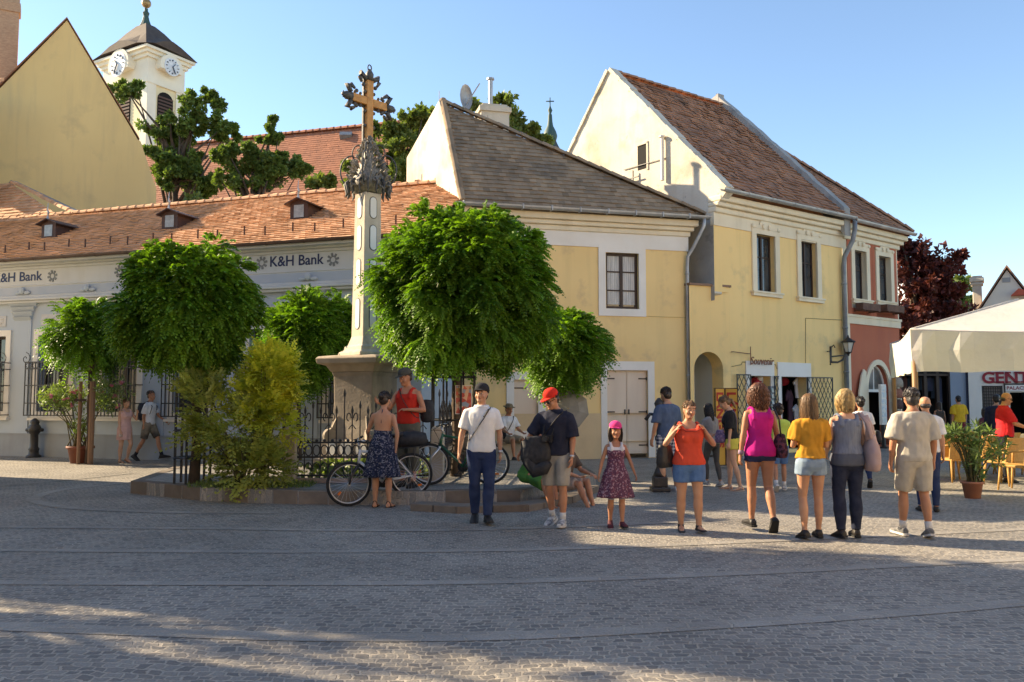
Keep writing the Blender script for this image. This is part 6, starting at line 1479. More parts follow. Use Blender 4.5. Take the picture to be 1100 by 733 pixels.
for s, ang in ((-1, 28), (1, -14)):
    e = thing; mb = MB(); W2 = .30; mb.box(0 if s > 0 else -W2, 0, .05, W2 if s > 0 else 0, .03, hB)
    pan = mb.build('panel', M['board'], lb, rot=R(ang)); mb = MB(); frame_boxes(mb, (0 if s > 0 else -W2), (W2 if s > 0 else 0), .05, hB, .02, -.008, .035); mb.build('edge', M['wood_dark'], pan)
    me = lookup_text('LÁNGOS', .30, .004, offset=.012, spacing=1.05); ys = [v.co.x for v in me.vertices]
    hx = .055 if s > 0 else -W2 + .055
    me.transform(Matrix.Translation((hx, -.006, hB - .09)) @ Matrix.Rotation(PI / 2, 4, 'X') @ Matrix.Rotation(-PI / 2, 4, 'Z') @ Matrix.Diagonal((1.05, .9, 1, 1))); me.materials.clear(); me.materials.append(M['signred'])
    o = bpy.data.objects.new('lettering', me); C.objects.link(o); o.parent = pan
# open grey parasol leaning in the small acacia
pc = at(611, 440, 17.2); gp_ = thing('hand_parasol', 'grey open hand parasol hung on the trunk of the small acacia', 'parasol', pc); gp_.rotation_euler = (R(78), R(14), R(-12))
mb = MB(); tipz = .12; n = 8
ringo = [(.42 * math.cos(2 * PI * k / n), .42 * math.sin(2 * PI * k / n), 0) for k in range(n)]
mb.loft([[(x * .04, y * .04, tipz) for x, y, z in ringo], [(x * .55, y * .55, .09) for x, y, z in ringo], ringo], cap=False); mb.loft([[(x, y, z - .004) for x, y, z in ringo], [(x * .55, y * .55, .085) for x, y, z in ringo], [(x * .04, y * .04, tipz - .006) for x, y, z in ringo]], cap=False)
mb.build('canopy', pmat('grey_canopy', (.30, .285, .25), (.24, .23, .2), 6, .8), gp_, fix=False)
mb = MB(); mb.tube([(0, 0, .16), (0, 0, -.5)], .008, 6); mb.tube([(0, 0, -.5), (.02, 0, -.56), (.05, 0, -.53)], .012, 6); mb.build('shaft', M['wood_dark'], gp_)
# ------------------------------------------------------------------ cafe terrace: market parasol, chairs, tables
nc = at(979, 380, 15.0); ex = Vector((.94, -.34, 0)); ey = Vector((.34, .94, 0)); S_ = 4.4
ctr_ = Vector((nc.x, nc.y, 0)) + ex * S_ / 2 + ey * S_ / 2
mp = thing('market_parasol', 'big square cream market parasol with deep valance over the cafe terrace', 'parasol', ctr_, math.atan2(ex.y, ex.x))
zt_, zb_ = at(983, 354, 15.0).z, at(979, 400, 15.0).z; za_ = 3.55
M['canvas'] = pmat('cream_canvas', (.74, .71, .665), (.69, .66, .61), 1.5, .85, .25, 6, trans=.28, bdist=.05)
h = S_ / 2; mb = MB(); rings = []
for t in (1.0, .75, .5, .25, .03):
    ring = []
    pts = [(-h, -h), (h, -h), (h, h), (-h, h)]
    for i in range(4):
        for k in range(22):
            a = pts[i]; b = pts[(i + 1) % 4]; f_ = k / 22; x, y = a[0] + (b[0] - a[0]) * f_, a[1] + (b[1] - a[1]) * f_
            sag = -.10 * math.sin(PI * f_) * math.sin(PI * t * .5) * 1.0
            ring.append((x * t, y * t, zt_ + (za_ - zt_) * (1 - t) + sag))
    rings.append(ring)
mb.loft(rings, cap=False); top_ = mb.build('canopy', M['canvas'], mp, fix=False, smooth=False)
mb = MB(); rr = random.Random(5); R0 = rings[0]; L1 = []; L2 = []; L3 = []
for i, (x, y, z) in enumerate(R0):
    o = (.035 * math.sin(i * 1.9) + rr.uniform(-.03, .03)) if i % 22 else 0; L1.append((x * 1.004, y * 1.004, z + .003)); L2.append((x * (1.0 + o * .4), y * (1.0 + o * .4), (zt_ + zb_) / 2)); L3.append((x * (.99 + o * .3), y * (.99 + o * .3), zb_ + .014 * math.sin(i * 1.1) + (.32 if (22 < i < 66) else 0)))
mb.loft([L3, L2, L1], cap=False); mb.build('valance', M['canvas'], mp, fix=False)
mb = MB(); mb.smooth = True
for i in range(4): mb.tube([Vector(r[i * 22]) + Vector((0, 0, .006)) for r in rings], .014, 6)
mb.tube([Vector(p) + Vector((0, 0, .004)) for p in rings[0] + rings[0][:1]], .012, 5)
mb.build('seam', pmat('canvas_seam', (.62, .58, .52)), mp)
M['pole_wood'] = pmat('brown_varnished_pole', (.30, .17, .07), (.22, .12, .05), 4, .5, stretch=(1, 1, .2))
for sx_, sy_ in ((-1, -1), (1, -1), (1, 1), (-1, 1)): mb = MB(); mb.smooth = True; mb.tube([(sx_ * (h - .05), sy_ * (h - .05), 0), (sx_ * (h - .05), sy_ * (h - .05), zt_ - .06)], .05, 10); mb.build('pole', M['pole_wood'], mp)
mb = MB()
for sx_, sy_ in ((-1, -1), (1, -1), (1, 1), (-1, 1)): mb.bar((sx_ * (h - .05), sy_ * (h - .05), zt_ - .05), (0, 0, za_ - .08), .05)
mb.build('rib', M['pole_wood'], mp)
M['rattan'] = pmat('honey_rattan', (.52, .29, .085), (.42, .23, .065), 30, .6, .6, 90, tint=.1)
def make_chair():
    c = thing('rattan_chair', 'x', 'chair', (0, 0, 0), 0, 'honey coloured rattan chairs on the cafe terrace')
    mb = MB(); mb.box(-.24, -.24, .40, .24, .24, .45); bevel(mb.build('seat', M['rattan'], c), .02, 2)
    mb = MB(); k = 9
    ins = [(.25 * math.sin(a), .24 - .10 * (1 - math.cos(a)), 0) for a in [R(-75) + R(150) * j / k for j in range(k + 1)]]
    out = [(x * 1.09, y + .03, 0) for x, y, z in ins]
    lo = [Vector(p) + Vector((0, 0, .44)) for p in ins] + [Vector(p) + Vector((0, 0, .44)) for p in reversed(out)]; hi = [Vector((p[0] * 1.04, p[1] + .07, .88)) for p in ins] + [Vector((p[0] * 1.04, p[1] + .07, .88)) for p in reversed(out)]
    mb.loft([lo, hi]); bevel(mb.build('backrest', M['rattan'], c), .01, 1)
    for sx_ in (-1, 1):
        for sy_ in (-1, 1): mb = MB(); mb.smooth = True; mb.tube([(sx_ * .22, sy_ * .21, .42), (sx_ * .25, sy_ * .25, 0)], [.022, .016], 7); mb.build('leg', M['rattan'], c)
        mb = MB(); mb.smooth = True; mb.tube([(sx_ * .25, -.22, .42), (sx_ * .27, -.22, .64), (sx_ * .28, -.05, .67), (sx_ * .27, .2, .70)], .02, 7); mb.build('armrest', M['rattan'], c)
    return c
ch0 = make_chair()
spots = [(1024, 517, 15.3, 195, 'rattan chair seen from behind directly left of the potted oleander'), (1096, 527, None, 215, 'rattan chair at the right edge of the photo, nearest the viewer'), (1070, 515, None, 160, 'rattan chair right behind the potted oleander at the table'), (1088, 510, 16.8, 20, 'rattan chair on the far side of the terrace table by the man in red'), (1050, 508, 17.2, 10, 'rattan chair half hidden behind the oleander leaves'), (1012, 514, 15.8, 170, 'rattan chair at the left end of the terrace by the man in beige'), (1080, 521, 15, 205, 'rattan chair standing between the oleander and the nearest terrace chair'), (1104, 512, 17, 30, 'rattan chair at the far right behind the nearest terrace chair')]
for i, (px, py, Y, rz, lb_) in enumerate(spots):
    c = ch0 if i == 0 else copy_tree(ch0)
    g = gp(px, py)
    c.location = g; c.rotation_euler = (0, 0, R(rz)); c['label'] = lb_
for px, py, lb_ in ((1062, 517, 'square wooden cafe table with a white napkin holder behind the oleander'), (1096, 516, 'wooden cafe table cut by the right edge of the photo')):
    g = gp(px, py); g.y += .9; g.x *= (g.y / (g.y - .9)); t = thing('cafe_table', lb_, 'table', g, R(-20), 'cafe tables')
    mb = MB(); mb.box(-.38, -.38, .71, .38, .38, .75); bevel(mb.build('table_top', pmat('brown_table_wood', (.24, .12, .05), (.17, .085, .04), 4, .45, stretch=(.2, 1, 1)), t), .008, 1)
    for a in (-.32, .32):
        for b_ in (-.32, .32): mb = MB(); mb.bar((a, b_, 0), (a, b_, .71), .045); mb.build('leg', MATS['brown_table_wood'], t)
    mb = MB(); mb.loft([[(a * s + .08, b_ * s * .6, z + .752) for a, b_ in ((-.06, -.06), (.06, -.06), (.06, .06), (-.06, .06))] for z, s in ((0, 1), (.09, .75), (.12, .2))]); o = mb.build('napkin_holder', M['white_trim'], None, loc=g, rot=R(-20)); tag(o, 'white napkin stack on the terrace table ' + ('behind the oleander' if px < 1080 else 'at the right edge'), 'napkins')

# ------------------------------------------------------------------ goods outside the shops
rr = random.Random(9)
hatc = [(.42, .03, .05), (.75, .74, .72), (.05, .045, .05), (.40, .04, .06), (.07, .06, .06), (.45, .03, .05)]
for k, (px, py, Y_) in enumerate(((812, 410, 24.6), (816, 407, 24.65), (820, 409, 24.75), (813, 415, 24.6), (824, 409, 24.8), (842, 410, 25.9))):
    q = at(px, py, Y_ - .05); mb = MB(); mb.smooth = True
    mb.loft([[(r * math.cos(t), -.02 + z * .4, r * math.sin(t) * .8) for t in [2 * PI * j / 14 for j in range(14)]] for r, z in ((.16, -.02), (.165, 0), (.10, -.02), (.09, -.16), (.05, -.22), (.01, -.23))])
    nm = ('red', 'white', 'black', 'small red lower', 'dark brown', 'red')[k]
    tag(mb.build('sun_hat', pmat('hat_felt_%d' % k, hatc[k], rough=.9), None, loc=q), '%s hat hung at the top of the %s souvenir door' % (nm, 'right' if k == 5 else 'left'), 'hat', 'hats hung in the souvenir doors')
def hung_shirt(label, px, py, Y_, w, h, c):
    q = at(px, py, Y_); t = thing('hanging_shirt', label, 'shirt', q, FS.rot, 'clothes hung in the souvenir door')
    mb = MB(); k = 12
    out = [(-w * .28, h / 2), (-w * .75, h * .28), (-w * .62, h * .12), (-w * .42, h * .2), (-w * .44, -h / 2), (w * .44, -h / 2), (w * .42, h * .2), (w * .62, h * .12), (w * .75, h * .28), (w * .28, h / 2), (0, h * .42)]
    mb.slab([(x, -.035 + .02 * math.sin(x * 30 + z * 9), z) for x, z in out], (0, .06, 0)); bevel(mb.build('cloth', pmat(label[:14], c, tuple(x * .85 for x in c), 6, .95), t), .015, 2)
    mb = MB(); mb.tube([(-w * .3, 0, h / 2 - .02), (0, 0, h / 2 + .05), (w * .3, 0, h / 2 - .02)], .006, 4); mb.tube([(0, 0, h / 2 + .05), (0, 0, h / 2 + .16)], .005, 4); mb.build('hanger', M['iron'], t)
hung_shirt('white T-shirt hung high in the right souvenir door', 858, 417, 25.75, .42, .62, (.62, .60, .62))
hung_shirt('pale white shirt hung low in the right souvenir door', 857, 445, 25.7, .40, .6, (.55, .54, .57))
hung_shirt('dark maroon garment hung between door and white shirts', 848, 436, 25.6, .26, 1.0, (.07, .03, .045))
q = at(829, 430, 24.4); pr0 = thing('card_rack', 'grey green wire rack of postcards between the souvenir doors', 'rack', (q.x, 24.4, 0), FS.rot)
mb = MB(); mb.box(-.1, -.05, .05, .1, .05, 1.95); mb.build('rack_frame', M['zinc_dark'], pr0); mb = MB()
for k in range(10): mb.cbox((0, -.07, .3 + k * .17), .17, .012, .12, 0, R(-12))
mb.build('card', blotch_mat('postcard_print', [(.45, .5, .42), (.5, .48, .42), (.3, .42, .45), (.55, .55, .5)], 14), pr0)
q = FRd.w(FRd.pl(934, 440)[0], -.45); pr1 = thing('postcard_stand', 'tall white postcard stand at the arched doorway', 'stand', q, FRd.rot)
mb = MB(); mb.box(-.15, -.04, .75, .17, .04, 2.05); mb.build('board', M['white_trim'], pr1)
mb = MB()
for k in range(3):
    for j in range(6): mb.box(-.13 + k * .10, -.052, .8 + j * .205, -.04 + k * .10, -.041, .97 + j * .205)
mb.build('card', blotch_mat('white_postcards', [(.72, .72, .66), (.6, .66, .62), (.7, .66, .58), (.55, .6, .62)], 11), pr1)
mb = MB(); mb.box(-.05, -.05, 0, .05, .05, .75); mb.box(-.2, -.2, 0, .2, .2, .04); mb.build('foot', M['iron'], pr1)
q = FRd.w(FRd.pl(945, 460)[0], -.7); tb = thing('display_table', 'small white display table in front of the arched doorway', 'table', q, FRd.rot)
mb = MB(); mb.box(-.38, -.2, .58, .38, .2, .64); mb.build('table_top', M['white_trim'], tb)
for a in (-.34, .34):
    for b_ in (-.17, .17): mb = MB(); mb.bar((a, b_, 0), (a, b_, .58), .05); mb.build('leg', M['white_trim'], tb)
bagc = [(.42, .34, .26), (.36, .14, .09), (.12, .06, .05), (.30, .26, .22), (.10, .05, .045)]
for k in range(5):
    p = FRd.w(FRd.pl(957, 420)[0] - .02 * k, -.28, 2.12 - .36 * k); mb = MB(); mb.smooth = True
    mb.loft([[(w_ * math.cos(t), .11 * s * math.sin(t), z) for t in [2 * PI * j / 12 for j in range(12)]] for z, w_, s in ((-.16, .16, .5), (-.14, .22, 1), (-.02, .23, 1), (.08, .2, .9), (.15, .12, .5), (.17, .05, .3))])
    b_ = thing('straw_bag', '%s bag hung %s at the arched doorway' % (('cream', 'terracotta', 'dark brown', 'grey beige', 'blackish brown')[k], ('topmost', 'second from top', 'third from top', 'fourth from top', 'lowest')[k]), 'bag', p, FRd.rot, 'bags hung beside the arched doorway')
    mb.build('body', pmat('straw_bag_%d' % k, bagc[k], tuple(x * .7 for x in bagc[k]), 25, .85, .5, 40), b_)
    mb = MB(); mb.tube([(.12 * math.cos(t), 0, .13 + .12 * math.sin(t)) for t in [PI * j / 8 for j in range(9)]], .012, 5); mb.build('strap', pmat('bag_strap', (.1, .06, .04)), b_)
# ------------------------------------------------------------------ people
SK = {}
def skin(name, c):
    if name not in MATS:
        m = pmat(name, c, tuple(x * y for x, y in zip(c, (.88, .80, .76))), 7, .52, .12, 60, spec=.35)
        m.node_tree.nodes['Principled BSDF'].inputs['Subsurface Weight'].default_value = .08
        m.node_tree.nodes['Principled BSDF'].inputs['Subsurface Radius'].default_value = (.02, .008, .004)
    return MATS[name]
def cloth(name, c, c2=None, scale=9, rough=.9, bump=.25, **k):
    return pmat(name, c, c2 or tuple(x * .84 for x in c), scale, rough, bump, 160, spec=.15, **k)
def pattern_mat(name, cols, scale, coord='Object', detail=0):
    m, nt, b = _new(name); tc = N(nt, 'ShaderNodeTexCoord'); v = N(nt, 'ShaderNodeTexVoronoi', Scale=scale, Randomness=1.0); nt.links.new(tc.outputs[coord], v.inputs['Vector'])
    sp = N(nt, 'ShaderNodeSeparateColor'); nt.links.new(v.outputs['Color'], sp.inputs[0]); r = N(nt, 'ShaderNodeValToRGB'); r.color_ramp.interpolation = 'CONSTANT'
    e = r.color_ramp.elements; e[0].color = rgba(cols[0]); e[1].position = 1 / len(cols); e[1].color = rgba(cols[1])
    for i, c in enumerate(cols[2:]): q = e.new((i + 2) / len(cols)); q.color = rgba(c)
    nt.links.new(sp.outputs[0], r.inputs[0]); nt.links.new(r.outputs[0], b.inputs['Base Color']); b.inputs['Roughness'].default_value = .9; b.inputs['Specular IOR Level'].default_value = .15
    MATS[name] = m; return m
def plaid_mat(name, a, b_, c):
    m, nt, b = _new(name); tc = N(nt, 'ShaderNodeTexCoord'); sp = N(nt, 'ShaderNodeSeparateXYZ'); nt.links.new(tc.outputs['Object'], sp.inputs[0])
    fs = []
    for i, (axis, k) in enumerate((('X', 105), ('Z', 105))):
        mu = N(nt, 'ShaderNodeMath', operation='MULTIPLY'); nt.links.new(sp.outputs[axis], mu.inputs[0]); mu.inputs[1].default_value = k
        s = N(nt, 'ShaderNodeMath', operation='SINE'); nt.links.new(mu.outputs[0], s.inputs[0]); g = N(nt, 'ShaderNodeMath', operation='GREATER_THAN'); nt.links.new(s.outputs[0], g.inputs[0]); g.inputs[1].default_value = .1; fs.append(g.outputs[0])
    c1 = mix(nt, fs[0], a, b_); c2 = mix(nt, fs[0], b_, c); nt.links.new(mix(nt, fs[1], c1, c2), b.inputs['Base Color']); b.inputs['Roughness'].default_value = .9; MATS[name] = m; return m
def stripe_hair(name, c, c2): return pmat(name, c, c2, 3, .45, .5, 20, stretch=(9, 9, 1), spec=.4, bstretch=(9, 9, 1), bdist=.006)
SKIN = skin('tanned_skin', (.52, .275, .165)); SKIN_P = skin('fair_skin', (.62, .36, .235)); SKIN_D = skin('sunburnt_skin', (.46, .22, .125))
HAIR_B = stripe_hair('dark_brown_hair', (.045, .026, .016), (.022, .013, .009)); HAIR_K = stripe_hair('black_hair', (.018, .014, .012), (.010, .008, .007)); HAIR_R = stripe_hair('auburn_hair', (.16, .058, .025), (.07, .026, .013))
HAIR_L = stripe_hair('light_brown_hair', (.21, .115, .05), (.12, .065, .03)); HAIR_Y = stripe_hair('blonde_hair', (.52, .36, .16), (.34, .215, .085)); HAIR_G = stripe_hair('greying_dark_hair', (.075, .065, .06), (.03, .026, .024))
EYE_W = pmat('eye_white', (.62, .58, .54), rough=.3); EYE_D = pmat('eye_dark', (.03, .02, .015), rough=.2); LIP = pmat('lip', (.36, .12, .09), rough=.5)

def remesh(parts, voxel, smooth=4, ripple=0.0, seed=0, rip_scale=9.0, vstretch=.45, extra=None):
    """one continuous surface grown from overlapping lofts"""
    me = bpy.data.meshes.new('tmp'); me.from_pydata(parts.v, [], parts.f); me.update()
    import bmesh
    bm = bmesh.new(); bm.from_mesh(me); bmesh.ops.recalc_face_normals(bm, faces=bm.faces); bm.to_mesh(me); bm.free()
    ob = bpy.data.objects.new('tmp', me); C.objects.link(ob)
    r = ob.modifiers.new('r', 'REMESH'); r.mode = 'VOXEL'; r.voxel_size = voxel; r.use_smooth_shade = True
    if smooth: s = ob.modifiers.new('s', 'SMOOTH'); s.factor = .5; s.iterations = smooth
    dg = bpy.context.evaluated_depsgraph_get(); out = bpy.data.meshes.new_from_object(ob.evaluated_get(dg))
    bpy.data.objects.remove(ob); bpy.data.meshes.remove(me)
    if ripple:
        n = len(out.vertices); co = np.empty(n * 3, np.float32); out.vertices.foreach_get('co', co); no = np.empty(n * 3, np.float32); out.vertices.foreach_get('normal', no) if hasattr(out.vertices[0], 'normal') else None
        co = co.reshape(-1, 3); no = no.reshape(-1, 3); sv = Vector((seed * 7.3, seed * 3.1, seed * 1.7))
        d = np.array([noise.noise(Vector((p[0] * rip_scale, p[1] * rip_scale, p[2] * rip_scale * vstretch)) + sv) * .7 + noise.noise(Vector((p[0] * rip_scale * 2.4, p[1] * rip_scale * 2.4, p[2] * rip_scale * 1.4)) + sv) * .35 for p in co], np.float32)
        co += no * (d * ripple)[:, None]; out.vertices.foreach_set('co', co.reshape(-1))
    out.polygons.foreach_set('use_smooth', [True] * len(out.polygons)); out.update()
    return out
def put(name, me, mat, parent, tint=.5):
    me.name = name; me.materials.clear()
    for m in (mat if isinstance(mat, (list, tuple)) else [mat]): me.materials.append(m)
    o = bpy.data.objects.new(name, me); C.objects.link(o); o.parent = parent; return o

TORSO_M = [(.80, .11, .09, 0), (.86, .160, .112, .005), (.93, .170, .122, .005), (1.02, .158, .112, 0), (1.12, .152, .108, -.004), (1.22, .162, .114, -.006), (1.32, .178, .118, -.004), (1.39, .172, .104, .004), (1.44, .135, .082, .01), (1.475, .075, .066, .012), (1.50, .058, .06, .010)]
TORSO_F = [(.80, .11, .09, 0), (.86, .168, .118, .008), (.93, .170, .124, .010), (1.01, .146, .108, .0), (1.10, .124, .094, -.004), (1.19, .132, .100, -.006), (1.27, .148, .118, -.014), (1.34, .152, .108, -.006), (1.40, .146, .088, .006), (1.44, .105, .07, .01), (1.475, .058, .056, .012), (1.50, .048, .05, .010)]
HEAD = [(-.118, .018, .076, -.046), (-.110, .036, .084, -.02), (-.092, .050, .087, .015), (-.065, .060, .086, .045), (-.035, .067, .086, .075), (0, .072, .083, .090), (.035, .076, .086, .098), (.065, .074, .080, .095), (.09, .063, .064, .080), (.108, .042, .042, .054), (.117, .014, .014, .018)]

class Person:
    def __init__(s, label, px, py, H=1.7, rot=0.0, sex='f', w=1.0, lean=0.0, side=0.0, twist=0.0, head=(0, 0, 0), arms=None, legs=None, sk=None, Y=None, z0=0.0, detail=True, sit=None, child=False, hand=True, feet=None, group=None, name='person'):
        s.S = H / 1.75; s.sex = sex; s.w = w; s.detail = detail; s.skin = sk or SKIN; s.child = child
        g = gp(px, py, z0) if Y is None else None
        if g is None: g = at(px, 500, Y); g.z = z0
        s.root = thing(name, label, 'person', g, R(rot), group); s.root.scale = (1, 1, 1)
        s.seed = abs(hash(label)) % 97 if False else sum(ord(c) for c in label) % 97
        s.rnd = random.Random(s.seed)
        arms = arms or {}; legs = legs or {}
        s.tor = TORSO_M if sex == 'm' else TORSO_F
        hz = .905
        s.Rt = Matrix.Rotation(R(twist), 3, 'Z') @ Matrix.Rotation(R(lean), 3, 'X') @ Matrix.Rotation(R(side), 3, 'Y'); s.piv = Vector((0, 0, .93))
        s.headR = Matrix.Rotation(R(head[0]), 3, 'Z') @ Matrix.Rotation(R(head[1]), 3, 'X') @ Matrix.Rotation(R(head[2]), 3, 'Y')
        s.hs = 1.18 if child else 1.0
        lift = Vector((0, 0, 0))
        # legs
        s.leg = {}; low = 9
        for sd, sg in (('L', 1), ('R', -1)):
            th, shn, toe = legs.get(sd, ((.02, .0, -1), (.0, 0, -1), 0))
            v = lambda d: Vector((sg * d[0], -d[1], d[2])).normalized()
            hip = Vector((sg * .086 * (w ** .5), 0, hz)); kn = hip + v(th) * .425; an = kn + v(shn) * .405
            yaw = (feet or {}).get(sd, 8)
            s.leg[sd] = [hip, kn, an, toe, yaw, v(shn)]
            # height of the sole below the ankle depends on how far the foot is tipped
            low = min(low, an.z - .075 - max(0, math.sin(R(toe)) * .13))
        s.dz = -low if sit is None else sit - .86
        s.sit = sit
        # arms
        s.arm = {}
        shx = .168 if sex == 'm' else .148
        for sd, sg in (('L', 1), ('R', -1)):
            up, fo = arms.get(sd, ((.16, -.02, -1), (.06, .12, -1)))[:2]; hd = arms.get(sd, (0, 0, None))[2] if len(arms.get(sd, ())) > 2 else None
            v = lambda d: Vector((sg * d[0], -d[1], d[2])).normalized()
            sh = s.T(Vector((sg * shx * w ** .6, .006, 1.388))); el = sh + v(up) * .285; wr = el + v(fo) * .245
            s.arm[sd] = [sh, el, wr, v(hd) if hd else v(fo), sg]
        s.neck = s.T(Vector((0, .012, 1.47))); s.hc = s.T(Vector((0, -.004, 1.50))) + s.headR @ Vector((0, -.012, .125 * (1.12 if child else 1)))
        if child: s.hc = s.hc + Vector((0, 0, .01))
    def T(s, p): return s.Rt @ (Vector(p) - s.piv) + s.piv
    def fin(s, p):                                            # body units to metres
        return (Vector(p) + Vector((0, 0, s.dz))) * s.S
    def ring(s, z, rx, ry, yo, n=18, sq=2.3):
        out = []
        for k in range(n):
            t = 2 * PI * k / n; c, q = math.cos(t), math.sin(t)
            x = rx * math.copysign(abs(c) ** (2 / sq), c); y = ry * math.copysign(abs(q) ** (2 / sq), q) + yo
            out.append(s.fin(s.T(Vector((x, y, z)))))
        return out
    def prof(s, z):
        T_ = s.tor
        for a, b in zip(T_, T_[1:]):
            if a[0] <= z <= b[0]:
                t = (z - a[0]) / (b[0] - a[0]); return tuple(a[i] + (b[i] - a[i]) * t for i in range(1, 4))
        return T_[0][1:] if z < T_[0][0] else T_[-1][1:]
    def wf(s, z): return 1 + (s.w - 1) * (1.0 if z < 1.36 else max(0, (1.475 - z) / .115))
    def tube(s, mb, pts, rad, n=12, flat=1.0): mb.tube([s.fin(p) for p in pts], [r * s.S for r in rad], n, True, flat)
    def torso(s, mb, z0, z1, off=0.0, flare=0.0, zs=None, keep=1.0):
        zs = zs or sorted(set([z0, z1] + [t[0] for t in s.tor if z0 < t[0] < z1]))
        rings = []
        for z in zs:
            rx, ry, yo = s.prof(z); k = s.wf(z); f = flare * max(0, (1.12 - z)) if z < 1.12 else 0
            rings.append(s.ring(z, (rx * k + off + f) * keep, (ry * k ** 1.15 + off + f), yo))
        mb.loft(rings)
    def limb_leg(s, mb, sd, off=0.0, upto=2.0, tight=1.0, flare=0.0):
        hip, kn, an, toe, yaw, sh = s.leg[sd]; k = s.w ** .8
        path = [(0, .092), (.25, .088), (.55, .072), (.85, .058), (1.0, .053), (1.18, .053), (1.35, .057), (1.6, .046), (1.85, .035), (2.0, .034)]
        if s.child: path = [(t, r * 1.02) for t, r in path]
        P_ = []; Rr = []
        for t, r in path + ([(upto, None)] if upto < 2 else []):
            if t > upto + 1e-6: continue
            if r is None:
                for (a, ra), (b, rb) in zip(path, path[1:]):
                    if a <= t <= b: r = ra + (rb - ra) * (t - a) / (b - a)
            p = hip.lerp(kn, t) if t <= 1 else kn.lerp(an, t - 1)
            if 1.1 < t < 1.8: p = p + Vector((0, .012, 0))
            P_.append((t, p)); Rr.append((t, r * k + off + flare * t))
        order = sorted(range(len(P_)), key=lambda i: P_[i][0]); pts = [P_[i][1] for i in order]; rad = [Rr[i][1] for i in order]
        up = hip + (hip - kn).normalized() * .05
        s.tube(mb, [up] + pts, [rad[0] * .85] + rad, 12)
    def limb_arm(s, mb, sd, off=0.0, upto=2.0, start=0.0, extra=0.0):
        sh, el, wr, hd, sg = s.arm[sd]; k = s.w ** .7 * (.86 if s.sex == 'f' else 1.0)
        path = [(0, .045), (.2, .050), (.5, .046), (.85, .040), (1.0, .039), (1.2, .040), (1.5, .034), (1.85, .026), (2.0, .025)]
        pts = []; rad = []
        for i, (t, r) in enumerate(path):
            if t > upto:
                a, ra = path[i - 1]; r = ra + (r - ra) * (upto - a) / (t - a); t = upto
                pts.append(sh.lerp(el, t) if t <= 1 else el.lerp(wr, t - 1)); rad.append(r * k + off + extra * t); break
            pts.append(sh.lerp(el, t) if t <= 1 else el.lerp(wr, t - 1)); rad.append(r * k + off + extra * t)
        inn = s.T(Vector((sg * .10, .008, 1.385)))
        s.tube(mb, [inn, sh.lerp(inn, .25)] + pts, [.042 * k + off, .046 * k + off] + rad, 12)
    def hand(s, mb_palm, mb_f, sd):
        sh, el, wr, d, sg = s.arm[sd]; k = (.9 if s.sex == 'f' else 1.0) * (1.0 if not s.child else .95)
        fwd = Vector((0, -1, 0)); wdt = fwd - d * fwd.dot(d)
        if wdt.length < .4: wdt = Vector((-sg, 0, 0)) - d * Vector((-sg, 0, 0)).dot(d)
        wdt.normalize(); nrm = d.cross(wdt)
        if nrm.dot(Vector((-sg, 0, 0))) < 0: nrm = -nrm       # palm side, towards the body
        rings = []
        for t, w_, h_ in ((-.02, .024, .022), (.02, .034, .020), (.055, .041, .018), (.085, .040, .014), (.095, .036, .010)):
            c = wr + d * t * k; rings.append([s.fin(c + wdt * (w_ * k * math.cos(a)) + nrm * (h_ * k * math.sin(a))) for a in [2 * PI * j / 12 for j in range(12)]])
        mb_palm.loft(rings)
        for i, (o, L) in enumerate(((.030, .066), (.010, .076), (-.011, .071), (-.031, .055))):
            p = wr + d * .078 * k + wdt * o * k; c = d; P_ = [p - d * .015 * k, p]
            for j, f in enumerate((.42, .33, .25)):
                a = R(14 + 12 * j + 4 * i); c = (c * math.cos(a) + nrm * math.sin(a)).normalized(); p = p + c * L * f * k; P_.append(p)
            mb_f.tube([s.fin(q) for q in P_], [.0095 * k * s.S, .0095 * k * s.S, .0088 * k * s.S, .008 * k * s.S, .0055 * k * s.S], 7)
        p = wr + d * .028 * k + wdt * .034 * k; e = (wdt * .65 + d * .75 + nrm * .25).normalized(); e2 = (d * .9 + wdt * .15 + nrm * .4).normalized()
        mb_f.tube([s.fin(q) for q in (p - e * .02, p, p + e * .034 * k, p + e * .034 * k + e2 * .028 * k)], [.012 * k * s.S, .012 * k * s.S, .0105 * k * s.S, .006 * k * s.S], 7)
    def H(s, p): return s.fin(s.hc + s.headR @ (Vector(p) * s.hs))
    def foot_frame(s, sd):
        hip, kn, an, toe, yaw, sh = s.leg[sd]; sg = 1 if sd == 'L' else -1
        f = Vector((math.sin(R(yaw)) * sg, -math.cos(R(yaw)), 0)); t = R(toe)
        fd = f * math.cos(t) + Vector((0, 0, -math.sin(t))); up = Vector((0, 0, math.cos(t))) + f * math.sin(t); lat = fd.cross(up)
        return an, fd, up, lat
    def foot(s, mb, sd, grow=0.0, height=1.0, heel=.0):
        an, fd, up, lat = s.foot_frame(sd)
        prof = [(-.062, .022, .030, .035), (-.05, .034, .05, .04), (0, .037, .062, .045), (.05, .040, .050, .034), (.10, .045, .036, .024), (.15, .044, .026, .016), (.185, .034, .019, .012), (.203, .012, .010, .008)]
        rings = []
        for x, w_, h_, cz in prof:
            rings.append([s.fin(an + fd * (x * (1 + grow * 2)) + lat * ((w_ + grow) * math.cos(a)) + up * (-.075 + max(.0, (h_ * height + grow) * (1 + math.sin(a)) * .62 if math.sin(a) > -.5 else (h_ + grow) * .5 * .62 * (1 + math.sin(a)) * 2 * .5))) for a in [2 * PI * j / 12 for j in range(12)]])
        mb.loft(rings)
